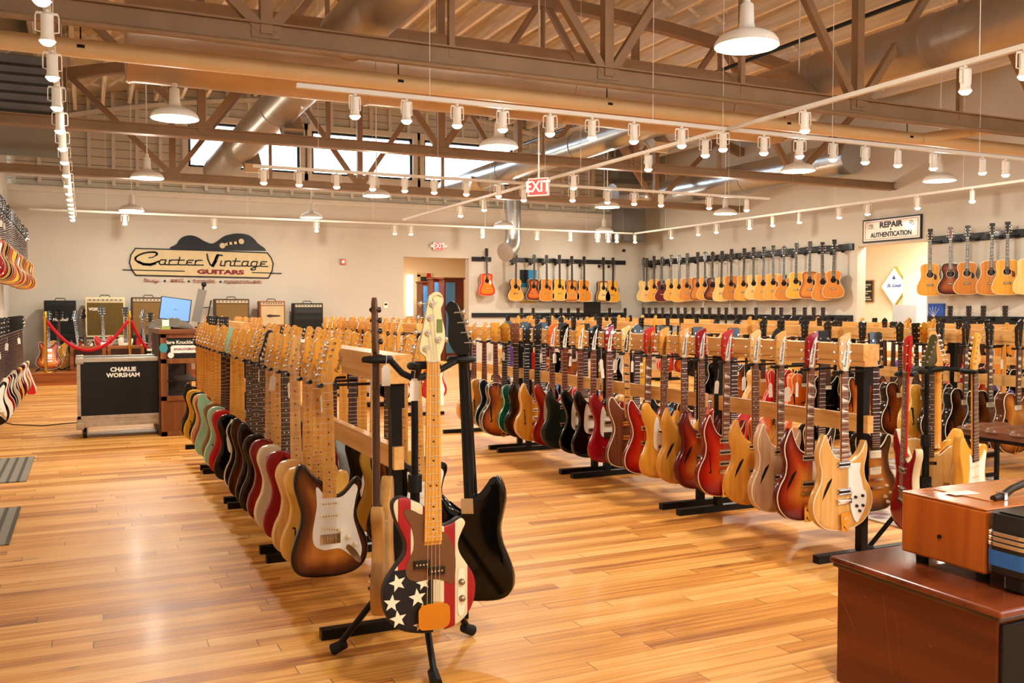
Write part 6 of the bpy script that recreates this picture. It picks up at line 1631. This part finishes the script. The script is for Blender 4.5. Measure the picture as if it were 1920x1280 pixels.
# ------------------------------------------------------------------ counter with the monitor
gx0, gx1, gy0, gy1 = at_y(281, 9.9), at_y(378, 9.9), 9.9, 11.0
gx0 = at_y(300, 9.9)
t = empty('display_counter', ((gx0 + gx1) / 2, 10.45, 0), 'wooden display counter with stickers on its glass, behind the left rack', 'counter')
w = (gx1 - gx0) / 2; D = .55
M_CNT = wood('counter_oak', '#8f5526', '#6a3a16', .4, .3, axis='Z', freq=14)
MB().bb((-w - .02, -D - .02, 1.04), (w + .02, D + .02, 1.09)).build('top', wood('counter_top_wood', '#8a5028', '#643515', .35, .3, axis='X', freq=10), t, .006)
mb = MB()
for sx_ in (-1, 1):
    for sy in (-1, 1): mb.bb((sx_ * w - .03 - sx_ * .03, sy * D - .03 - sy * .03, 0), (sx_ * w + .03 - sx_ * .03, sy * D + .03 - sy * .03, 1.04))
for z in (.0, .36, .74, 1.0): mb.bb((-w, -D, z), (w, -D + .05, z + .05)).bb((-w, -D, z), (-w + .05, D, z + .05)).bb((w - .05, -D, z), (w, D, z + .05))
mb.build('frame', M_CNT, t, .003)
MB().bb((-w + .05, -D + .012, .41), (w - .05, -D + .02, .74)).build('glass_pane', M_GLASS, t)
MB().bb((-w + .04, -D + .012, .79), (w - .04, -D + .02, 1.0)).build('upper_panel', plain('dark_smoked_panel', '#1e2226', .15, 0, .5), t)
MB().bb((-w + .04, -D + .01, .05), (w - .04, -D + .03, .36)).build('drawer_front', M_CNT, t, .004)
MB().bb((-w + .02, -D + .05, .02), (w - .02, D - .02, .36)).bb((-w + .02, D - .04, .0), (w - .02, D - .02, 1.04)).bb((-w + .03, -D + .05, .55), (w - .03, D - .04, .56)).build('carcass', plain('dark_inside', '#4c3a2c', .6), t)
mb = MB()
for i in range(9): mb.bb((-w - .014, -D + .04 + i * .12, .02), (-w - .002, -D + .12 + i * .12, 1.03))
mb.build('side_slats', wood('dark_slats', '#54301a', '#33190c', .5, .1, axis='Z', freq=14), t)
st = [('sticker', 'Bare Knuckle', -.02, .955, .36, .06, '#17181a', '#e8e0cc', .05), ('sticker', 'ANALOGMAN', .05, .885, .27, .075, '#f0e8dc', '#7c1c20', .034)]
for nm, tx, x, z, ww, hh, cb_, ct, sz in st:
    x = min(x, w - ww / 2 - .03)
    s = MB().poly(P2([(-ww / 2, 0), (-ww / 2 + .01, hh / 2), (0, hh / 2 + .01), (ww / 2 - .01, hh / 2), (ww / 2, 0), (ww / 2 - .01, -hh / 2), (0, -hh / 2), (-ww / 2 + .01, -hh / 2)], 2), .001, at=-D + .010).build(nm, plain('sticker_' + cb_[1:], cb_, .4), t, loc=(x, 0, z))
    text('lettering', tx, sz, plain('sticker_ink_' + ct[1:], ct, .4), s, (0, -D + .009, 0), (R(90), 0, 0), 1, .0008, .001)
MB().poly([(.03 * math.cos(a * math.pi / 8), .03 * math.sin(a * math.pi / 8)) for a in range(16)], .001, at=-D + .010).build('sticker', plain('white_round_sticker', '#e9e4d8'), t, loc=(-w + .10, 0, .825))
MB().poly([(.04 * math.cos(a * math.pi / 8), .05 * math.sin(a * math.pi / 8)) for a in range(16)], .001, at=-D - .002).build('sticker', plain('teal_sticker', '#3d8a90'), t, loc=(-w + .03, 0, .90))
gx = (gx0 + gx1) / 2
CT = 1.09
# monitor
mx_ = at_y(329, 10.35)
t = empty('computer_monitor', (mx_, 10.35, CT), 'computer monitor with a light blue screen tilted on the wooden counter', 'monitor')
rot = Matrix.Rotation(R(-14), 3, 'X') @ Matrix.Rotation(R(8), 3, 'Y')
MB().box((0, 0, .20), (.31, .025, .25), rot).build('case', M_BLACKP, t, .004)
MB().box(Vector((0, 0, .20)) + rot @ Vector((0, -.0135, 0)), (.29, .002, .23), rot).build('screen', glow('blue_screen', '#7db4f2', .9), t)
MB().box(Vector((0, 0, .20)) + rot @ Vector((0, -.015, -.005)), (.03, .001, .006), rot).build('prompt', M_BLACKP, t)
MB().cyl((0, .02, 0), (0, .02, .14), .02, n=10).box((0, 0, .006), (.2, .14, .012)).build('stand', M_BLACKP, t)
# clothing, box, desk things
t = bpy.data.meshes.new('folded_jacket')
bm = bmesh.new(); bmesh.ops.create_grid(bm, x_segments=28, y_segments=18, size=.5)
for v in bm.verts:
    x, y = v.co.x, v.co.y
    r_ = max(abs(x), abs(y)) * 2
    h = .075 * (1 - r_ ** 3) + .018 * math.sin(x * 17 + y * 7) * (1 - r_ ** 4) + .012 * math.sin(y * 23 - x * 5)
    v.co = Vector((x * .44, y * .30, max(.004, h + .012)))
bm.to_mesh(t); bm.free(); t.polygons.foreach_set('use_smooth', [True] * len(t.polygons)); t.materials.append(plain('grey_cloth', '#6a6258', .9, bump=.3))
o = bpy.data.objects.new('folded_jacket', t); C.objects.link(o); o.location = (at_y(318, 10.05), 10.08, CT); sm = o.modifiers.new('s', 'SOLIDIFY'); sm.thickness = .004
tag(o, 'grey-brown jacket lying in a heap on the counter before the monitor', 'jacket')
t = empty('card_box', (at_y(310, 9.98), 9.96, CT), 'small white box on a green and yellow pad on the counter', 'box')
MB().box((0, 0, .012), (.09, .08, .024)).build('pad', plain('green_yellow_pad', '#9fae4c', .7), t); MB().box((0, 0, .06), (.065, .05, .07)).build('box', M_WHITEP, t, .002)
o = MB().box((0, 0, .008), (.16, .10, .016)).build('keyboard_tray', M_BLACKP, None, .003, loc=(at_y(340, 10.0), 10.0, CT)); tag(o, 'flat black gadget lying at the counter edge', 'gadget')
# tall document holder / lamp arm
t = empty('display_stand', (at_y(377, 10.5), 10.5, CT - .0), 'black upright stand with a grey card leaning beside the monitor', 'stand')
rot = Matrix.Rotation(R(12), 3, 'Y')
MB().bar((-.03, 0, 0), (.03, 0, .46), .02, .02).bar((.05, .02, 0), (.11, .02, .30), .015, .015).bar((0.02, .01, .22), (.09, .01, .22), .012, .012).build('frame', M_BLACKP, t)
MB().box((-.02, -.02, .24), (.09, .008, .36), rot).build('card', plain('grey_card', '#857f76', .6), t)
MB().lathe([(0, .03), (.025, .02), (.03, 0), (.02, -.02), (0, -.03)], (.035, 0, .47), 12).build('knob', M_BLACKP, t)
MB().lathe([(0, 0), (.10, 0), (.10, .012), (0, .012)], (.03, 0, 0), 16).build('base', M_BLACKP, t)
# cable on the floor
o = MB().tube([(XL + .1, 12.2, .006), (-.9, 12.0, .006), (-.75, 11.6, .006), (-.45, 11.35, .006), (-.1, 11.5, .006), (.15, 11.6, .006), (.4, 11.5, .006)], .006, 6).build('floor_cable', M_BLACKP)
tag(o, 'thin black cable lying across the floor behind the flight case', 'cable')

# ------------------------------------------------------------------ signs
# painted wall logo
SYY = YB - .012
lx = lambda px: at_y(px, SYY)
def sz(px, py): return zat(lx(px), SYY, py)
t = empty('wall_sign', (lx(380), YB - .02, sz(380, 490)), 'painted shop sign with a black guitar silhouette on the cream back wall', 'sign')
ox, oz = lx(380), sz(380, 490)
sc_ = 4.5714
def q(zx, zy):   # sign drawing measured on the photograph, then laid on the wall plane
    px, py = 220 + zx / sc_, 420 + zy / sc_
    return (lx(px) - ox, sz(px, py) - oz)
M_SBLK = plain('black_sign_paint', '#15171f', .5); M_SCRM = plain('cream_sign_paint', '#cdb98f', .6); M_SRED = plain('maroon_sign_paint', '#7a2028', .6); M_SPNK = plain('faded_red_sign_paint', '#b06a5c', .6)
sil = P2([q(*p) for p in [(508, 222), (520, 170), (560, 118), (625, 98), (690, 110), (750, 145), (815, 168), (860, 150), (920, 108), (1000, 85), (1080, 84), (1150, 105), (1205, 160), (1238, 245)]], 4)
sil = sil[:-4]
MB().poly(sil if sum(sil[i][0] * sil[(i + 1) % len(sil)][1] - sil[(i + 1) % len(sil)][0] * sil[i][1] for i in range(len(sil))) > 0 else sil[::-1], .012, at=.004).build('guitar_silhouette', M_SBLK, t)
def ribbon(mb, pts, w, at=.0, mi=0, dep=.004):
    for a, b in zip(pts, pts[1:]):
        mb.bar((a[0], at, a[1]), (b[0], at, b[1]), dep, w, mi, up=(0, 1, 0)) if False else mb.add(*seg(a, b, w, at, dep), mi)
    return mb
def seg(a, b, w, at, dep):
    a = Vector(a); b = Vector(b); d = (b - a)
    if d.length < 1e-7: d = Vector((1e-4, 0))
    d.normalize(); n_ = Vector((-d.y, d.x)) * w / 2; a = a - d * w * .35; b = b + d * w * .35
    c = [a - n_, b - n_, b + n_, a + n_]
    vs = [(p.x, at, p.y) for p in c] + [(p.x, at + dep, p.y) for p in c]
    return vs, [(0, 1, 2, 3), (7, 6, 5, 4), (0, 4, 5, 1), (1, 5, 6, 2), (2, 6, 7, 3), (3, 7, 4, 0)]
pl_ = [q(*p) for p in [(165, 210), (700, 225), (1290, 248), (1322, 290), (1340, 340), (1330, 400), (1298, 462), (700, 450), (165, 438), (130, 390), (112, 330), (125, 265)]]
MB().poly(pl_[::-1], .010, at=-.002).build('sign_panel', M_SCRM, t)
mb = MB(); ribbon(mb, pl_ + [pl_[0]], .025, at=-.006); ribbon(mb, [q(55, 392), q(582, 404)], .02, -.006); ribbon(mb, [q(1160, 416), q(1410, 423)], .02, -.006); mb.build('outline', M_SBLK, t)
fh = [q(*p) for p in [(900, 190), (925, 180), (960, 168), (1000, 166), (1040, 158), (1070, 148)]]
mb = MB(); ribbon(mb, fh, .05, -.0); 
for p in (q(908, 186), q(1070, 150)): mb.cyl((p[0], -.001, p[1]), (p[0], .003, p[1]), .055, n=14)
mb.build('f_hole_motif', M_SCRM, t)
LET = {
 'a': (1.05, [[(.72, 1), (.2, 1), (.02, .75), (0, .25), (.15, 0), (.5, 0), (.7, .3)], [(.76, 1), (.66, .15), (.75, 0), (1.1, 0)]]),
 'n': (1.05, [[(.05, 1), (0, 0)], [(.04, .7), (.3, 1), (.62, 1), (.74, .8), (.68, .1), (.78, 0), (1.1, 0)]]),
 'r': (.95, [[(.05, 1), (0, 0), (1.0, 0)], [(.04, .7), (.3, 1), (.8, 1)]]),
 't': (.95, [[(.2, 1.6), (.05, .15), (.18, 0), (1.0, 0)], [(-.2, 1), (.75, 1)]]),
 'e': (.95, [[(1.0, 0), (.2, 0), (0, .25), (.1, .5), (.6, .52)], [(.1, .5), (.05, .8), (.25, 1), (.8, 1)]]),
 'i': (.5, [[(.08, 1), (0, .12), (.1, 0), (.55, 0)]]),
 'g': (1.05, [[(.72, 1), (.2, 1), (.02, .75), (0, .25), (.15, 0), (1.1, 0)], [(.76, 1), (.6, -.6), (.45, -.8), (.1, -.8), (.05, -.6), (.7, 0)]]),
 's': (.9, [[(.8, 1), (.2, .98), (.12, .75), (.6, .35), (.55, .05), (0, 0), (.95, 0)]]),
 'b': (.95, [[(.12, 1.7), (0, 0), (.5, 0), (.7, .25), (.7, .8), (.5, 1), (.08, 1)], [(.5, 0), (1.0, 0)]]),
 'u': (1.05, [[(.06, 1), (0, .2), (.15, 0), (.5, 0), (.7, .25)], [(.76, 1), (.68, .1), (.78, 0), (1.1, 0)]]),
 'y': (1.05, [[(.06, 1), (0, .2), (.15, 0), (1.1, 0)], [(.76, 1), (.6, -.6), (.45, -.8), (.1, -.8), (.7, 0)]]),
 'l': (.5, [[(.14, 1.7), (0, .12), (.1, 0), (.55, 0)]]),
 'd': (1.05, [[(.72, 1), (.2, 1), (.02, .75), (0, .25), (.15, 0), (.5, 0), (.7, .3)], [(.85, 1.7), (.68, .15), (.78, 0), (1.1, 0)]]),
 'p': (1.0, [[(.06, 1), (-.04, -.8)], [(.05, .8), (.3, 1), (.55, 1), (.72, .8), (.7, .25), (.5, 0), (0, 0), (1.05, 0)]]),
}
def script(mb, word, x0, x1, y0, y1, h, w):
    adv = sum(LET[c][0] for c in word); k = (x1 - x0) / adv; x = x0
    for c in word:
        a, strokes = LET[c]
        for s_ in strokes:
            pts = []
            for u, v in s_:
                zx = x + u * k * .92 + v * h * .12; zy = y0 + (y1 - y0) * (zx - x0) / (x1 - x0) - v * h
                pts.append(q(zx, zy))
            ribbon(mb, pts, w, -.008)
        x += a * k
mb = MB(); script(mb, 'arter', 365, 745, 347, 352, 40, .024); script(mb, 'intage', 888, 1296, 356, 364, 40, .024)
Cc = [(340, 268), (350, 255), (330, 243), (290, 242), (230, 252), (180, 275), (162, 297), (180, 322), (230, 342), (290, 345), (350, 325), (358, 318)]
ribbon(mb, [q(*p) for p in P2(Cc + Cc[::-1][1:-1], 3)[:len(Cc) * 3 - 3]], .032, -.008); ribbon(mb, [q(*p) for p in [(340, 268), (315, 285), (278, 290)]], .02, -.008); ribbon(mb, [q(*p) for p in [(190, 325), (230, 344), (290, 348), (330, 338)]], .05, -.008)
ribbon(mb, [q(*p) for p in [(775, 258), (782, 300), (800, 345), (818, 360), (832, 345), (850, 290), (868, 265), (905, 270)]], .03, -.008); ribbon(mb, [q(*p) for p in [(822, 358), (845, 320), (865, 272)]], .06, -.008)
mb.build('painted_words', M_SBLK, t)
def slope_rot(a, b): return math.atan2(b[1] - a[1], b[0] - a[0])
p1, p2 = q(650, 408), q(1125, 417)
text('painted_words', 'GUITARS', abs(q(0, 392)[1] - q(0, 428)[1]) * 1.42, M_SRED, t, ((p1[0] + p2[0]) / 2, -.008, (p1[1] + p2[1]) / 2), (R(90), 0, 0), 1.95, .002, .006)
mb = MB()
for wd, a, b, y_ in (('buy', 235, 365, 490), ('sell', 460, 580, 492), ('trade', 655, 845, 498), ('appraise', 920, 1240, 502)): script(mb, wd, a, b, y_, y_ + 2, 17, .012)
mb.build('painted_words', M_SPNK, t)
mb = MB()
for px_, py_ in ((412, 487), (617, 490), (888, 494)): p_ = q(px_, py_); mb.cyl((p_[0], -.006, p_[1]), (p_[0], .0, p_[1]), .022, n=12)
mb.build('painted_dots', M_SBLK, t)

# exit signs
M_EX = glow('exit_letter_glow', '#ffd8cc', 1.1); M_EXR = glow('exit_red_glow', '#f0483c', .9)
def exit_sign(loc, rz, w, h, label, hang=False):
    t = empty('exit_sign', loc, label, 'sign', 'lit exit signs', rz)
    MB().box((0, 0, 0), (w, .05, h)).build('housing', plain('pale_sign_housing', '#e8c8c0', .5), t, .004)
    MB().box((0, -.026, 0), (w - .03, .003, h - .03)).build('red_face', M_EXR, t)
    text('lettering', 'EXIT', h * .85, M_EX, t, (0, -.030, 0), (R(90), 0, 0), .85, .002, .004)
    if hang: MB().cyl((0, 0, h / 2), (0, 0, zroof(loc[0]) - loc[2]), .01, n=6).build('hanger_rod', M_WHITE, t)
    else:
        for s_ in (-1, 1): MB().cyl((s_ * (w / 2 + .0), 0, 0), (s_ * (w / 2 + .07), 0, .01), .03, .045, n=12).build('emergency_lamp', M_WHITEP, t)
    return t
exit_sign((at_y(821, YB), YB - .05, zat(at_y(821, YB), YB, 462)), 0, .24, .19, 'red lit exit sign above the doorway in the back wall')
yy = 9.6; xx = at_y(1010, yy)
exit_sign((xx, yy, zat(xx, yy, 352)), R(-50), .26, .21, 'red lit exit sign hanging from the roof near the middle of the room', True)
# repair sign
cyy = (at_x(1618, XR) + at_x(1727, XR)) / 2; wid = at_x(1618, XR) - at_x(1727, XR)
czz = zat(XR, cyy, 430)
t = empty('repair_sign', (XR - .02, cyy, czz), 'white rectangular sign with black border above the repair opening', 'sign', None, R(-90))
hgt = .40
MB().box((0, 0, 0), (wid, .03, hgt)).build('board', M_SBLK, t); MB().box((0, -.016, 0), (wid - .05, .004, hgt - .05)).build('face', M_WHITEP, t)
mb = MB(); a_, b_ = wid / 2 - .06, hgt / 2 - .05; ribbon(mb, [(-a_, -b_), (a_, -b_), (a_, b_), (-a_, b_), (-a_, -b_)], .008, -.0205); mb.build('border', plain('red_sign_line', '#a02028'), t)
text('lettering', 'REPAIR', .135, M_SBLK, t, (0, -.02, .08), (R(90), 0, 0), 1.15, .002, .005)
text('lettering', '&', .05, M_SBLK, t, (0, -.02, .0), (R(90), 0, 0), 1, .002, .001)
text('lettering', 'AUTHENTICATION', .115, M_SBLK, t, (0, -.02, -.085), (R(90), 0, 0), wid / 1.42, .002, .003)
mb = MB()
for s_ in (-1, 1):
    ribbon(mb, [(s_ * (wid / 2 - .20 + (.045 - .004 * k) * math.cos(k * .8)), .08 + (.035 - .003 * k) * math.sin(k * .8)) for k in range(10)], .010, -.0205)
    ribbon(mb, [(s_ * (wid / 2 - .13), .05), (s_ * (wid / 2 - .2), .035), (s_ * (wid / 2 - .25), .05)], .008, -.0205)
mb.build('scroll_ornament', M_SBLK, t)
# things in the repair room
def on_repair(px, py, X=15.36):
    y = at_x(px, X); return y, zat(X, y, py)
y, z = on_repair(1624, 546)
t = empty('letter_board', (15.38, y, z), 'small black letter board in a wooden frame inside the repair room', 'sign', None, R(-90))
MB().box((0, 0, 0), (.36, .03, .48)).build('frame', plain('oak_frame', '#9a6a3c'), t); MB().box((0, -.017, 0), (.32, .004, .44)).build('face', M_BLACKP, t)
for i, (s_, zz) in enumerate((('STORE HOURS', .14), ('10-6', .09), ('CLOSED SUNDAY', .0), ('12-5', -.05), ('REPAIR SHOP', -.13), ('INQUIRE WITHIN', -.18))): text('lettering', s_, .038, M_WHITEP, t, (0, -.02, zz), (R(90), 0, 0), .9, .001, .001)
y, z = on_repair(1679, 537)
t = empty('diamond_sign', (15.3, y, z), 'white diamond-shaped lit sign with blue writing inside the repair room', 'sign', None, R(-78))
MB().poly([(0, -.42), (.31, 0), (0, .42), (-.31, 0)], .10, at=0).build('box', plain('yellow_green_edge', '#b0a850', .5), t)
f_ = MB().poly([(0, -.39), (.285, 0), (0, .39), (-.285, 0)], .006, at=-.006).build('face', glow('diamond_face', '#ffffff', .8), t)
text('lettering', 'St. Louis', .10, plain('blue_ink', '#3a4fb0'), f_, (0, -.009, .02), (R(90), 0, 0), .9, .001, .003, shear=.4)
MB().poly([(0, .14), (.03, .17), (0, .24), (-.03, .17)], .001, at=-.008).poly([(-.05, .17), (-.01, .15), (-.01, .18)], .001, at=-.008).poly([(.01, .15), (.05, .17), (.01, .18)], .001, at=-.008).build('emblem', plain('blue_ink', '#3a4fb0'), f_)
y, z = on_repair(1722, 560)
t = struct('door_1', MB().bb((15.33, y - .38, 0), (15.39, y + .38, 2.0)), M_WHITEP)
y0_, z0_ = on_repair(1716, 590, 14.9)
t = empty('repair_bench', (14.7, y0_, 0), 'pale work counter in the repair room with a grey screen', 'counter')
MB().bb((-.3, -.5, .85), (.3, .9, .9)).build('top', M_MAPLE2, t); MB().bb((-.27, -.45, 0), (.27, .85, .85)).build('carcass', M_WHITEP, t)
t = empty('computer_monitor', (14.6, y0_, .9), 'grey computer screen on the counter in the repair room', 'monitor', None, R(-70))
MB().box((0, 0, .30), (.46, .03, .34)).build('case', plain('grey_screen_back', '#8d8f92'), t, .004); MB().cyl((0, .02, 0), (0, .02, .16), .02, n=8).box((0, 0, .006), (.2, .14, .012)).build('stand', M_BLACKP, t)
# blue picture, wall things
y = at_x(1757, XR); z = zat(XR, y, 585)
t = empty('blue_painting', (XR - .02, y, z), 'small blue painting of guitar necks on the right wall', 'painting', None, R(-90))
MB().box((0, 0, 0), (.30, .03, .28)).build('canvas', plain('blue_canvas', '#1c4aa0', .5, var=.3, scale=12), t)
mb = MB()
for i, a in enumerate((-50, -30, -10, 12, 34)): mb.bar((-.03, -.018, -.08), (-.03 + .17 * math.sin(R(a)), -.018, -.08 + .17 * math.cos(R(a))), .012, .004)
mb.build('painted_necks', plain('pale_paint', '#cfd6e6'), t)
MB().poly(P2([(-.09, -.12), (-.02, -.13), (.02, -.09), (-.03, -.05), (-.09, -.07)]), .003, at=-.019).build('painted_body', plain('orange_paint', '#d8702a'), t)
y = at_y(643, YB)
t = empty('fire_alarm', (y, YB - .02, zat(y, YB, 491)), 'small red fire alarm on the back wall', 'alarm'); MB().box((0, 0, 0), (.11, .05, .12)).build('housing', solid('alarm_red', '#b01c1c'), t, .004); MB().cyl((0, -.03, 0), (0, -.02, 0), .03, n=14).build('horn', M_WHITEP, t)
y = at_y(723, YB)
t = empty('thermostat', (y, YB - .01, zat(y, YB, 572)), 'white thermostat on the back wall left of the doorway', 'thermostat'); MB().box((0, 0, 0), (.09, .03, .13)).build('housing', M_WHITEP, t, .004); MB().box((0, -.016, .02), (.06, .004, .04)).build('display', M_BLACKP, t)
y = at_y(1170, YB) - .05
t = empty('security_camera', (y, YB - .06, zat(y, YB, 470)), 'small dark camera on the back wall by the corner', 'camera'); MB().cyl((0, .06, 0), (0, 0, 0), .02, n=10).build('bracket', M_BLACKP, t); MB().lathe([(0, .04), (.035, .02), (.04, 0), (.03, -.03), (0, -.04)], n=14).build('dome', M_BLACKP, t)
# banners behind the acoustics
x = at_y(990, YB)
t = empty('wall_banner', (x, YB - .015, zat(x, YB, 540)), 'hanging banner with black, blue and cream fields behind the acoustics', 'banner')
w_ = .21; zc = 0
MB().bb((-w_ * 1.0, -.004, -.34), (w_ * 1.0, .004, .02)).build('cream_field', plain('cream_banner', '#d8cdb0', .8), t); MB().bb((-w_, -.004, .02), (w_, .004, .42)).build('blue_field', plain('blue_banner', '#2f86b8', .8), t)
MB().bb((-w_, -.006, .12), (0, .0, .42)).build('black_field', plain('black_banner', '#1b1e22', .8), t)
text('lettering', 'GUITARS', .085, plain('blue_banner', '#2f86b8'), t, (0, -.008, -.16), (R(90), 0, 0), 1, .001, .004); MB().bb((-w_, -.006, -.34), (w_, -.004, -.30)).build('gold_fringe', plain('gold_fringe', '#c9983c', .7), t)
# black monitor by the back wall
x = at_y(1110, 18.2)
t = empty('computer_monitor', (x, 18.2, .95), 'black computer monitor standing in front of the back wall', 'monitor'); zz = zat(x, 18.2, 577) - .95
MB().box((0, 0, zz), (.44, .03, .28)).build('case', M_BLACKP, t, .004); MB().cyl((0, .02, 0), (0, .02, zz), .02, n=8).box((0, 0, .006), (.22, .15, .012)).build('stand', M_BLACKP, t)
t = empty('sales_counter', (x, 18.2, 0), 'pale counter under the black monitor by the back wall', 'counter'); MB().bb((-1.4, -.35, .91), (1.4, .35, .95)).build('top', M_MAPLE2, t); MB().bb((-1.36, -.3, 0), (1.36, .3, .91)).build('carcass', plain('pale_grey_counter', '#b9b2aa'), t)
# doorway room
hx0 = at_y(770, 23.3)
t = struct('trim_2', MB().bb((at_y(783, 23.38), 23.34, 0), (at_y(788, 23.38), 23.4, 2.2)).bb((at_y(783, 23.38), 23.34, 2.15), (at_y(812, 23.38), 23.4, 2.25)), plain('tan_door_trim', '#c9a676'))
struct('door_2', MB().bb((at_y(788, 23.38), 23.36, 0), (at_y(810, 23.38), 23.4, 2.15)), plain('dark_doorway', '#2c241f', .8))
o = MB().bb((at_y(763, 23.3), 23.30, 1.1), (at_y(775, 23.3), 23.36, 2.2)).build('strip_lamp', glow('tall_lamp_glow', '#fff3d8', 2.0)); tag(o, 'tall bright strip of light at the left of the hall behind the doorway', 'light')
t = empty('fire_alarm', (at_y(804, 23.34), 23.34, zat(at_y(804, 23.34), 23.34, 518)), 'small red alarm on the hall wall behind the doorway', 'alarm'); MB().box((0, 0, 0), (.11, .05, .16)).build('housing', solid('alarm_red', '#b01c1c'), t, .004)
M_CABG = plain('blue_tinted_glass', '#4a86c0', .12, 0, .5); M_CABW = wood('dark_red_cabinet', '#6a3018', '#421a0c', .4, .3)
for i, (a, b, pt_, yy_) in enumerate(((791, 809, 530, 22.2), (812, 832, 523, 21.6), (833, 870, 523, 21.2))):
    x0, x1 = at_y(a, yy_), at_y(b, yy_); z1 = zat(x0, yy_, pt_); w = x1 - x0
    t = empty('glass_cabinet', ((x0 + x1) / 2, yy_, 0), 'tall dark red glass-fronted cabinet in the hall, %s of three' % ['left', 'middle', 'right'][i], 'cabinet', 'glass cabinets in the hall')
    MB().bb((-w / 2, 0, 0), (w / 2, .4, z1)).build('carcass', M_CABW, t, .01); ww = w if i < 2 else w * .62
    MB().bb((-w / 2 + .04, -.012, .2), (-w / 2 + ww - .04, -.002, z1 - .08)).build('glass_door', M_CABG, t)
    MB().bb((-w / 2 - .02, -.03, z1), (w / 2 + .02, .42, z1 + .04)).build('cornice', M_CABW, t)
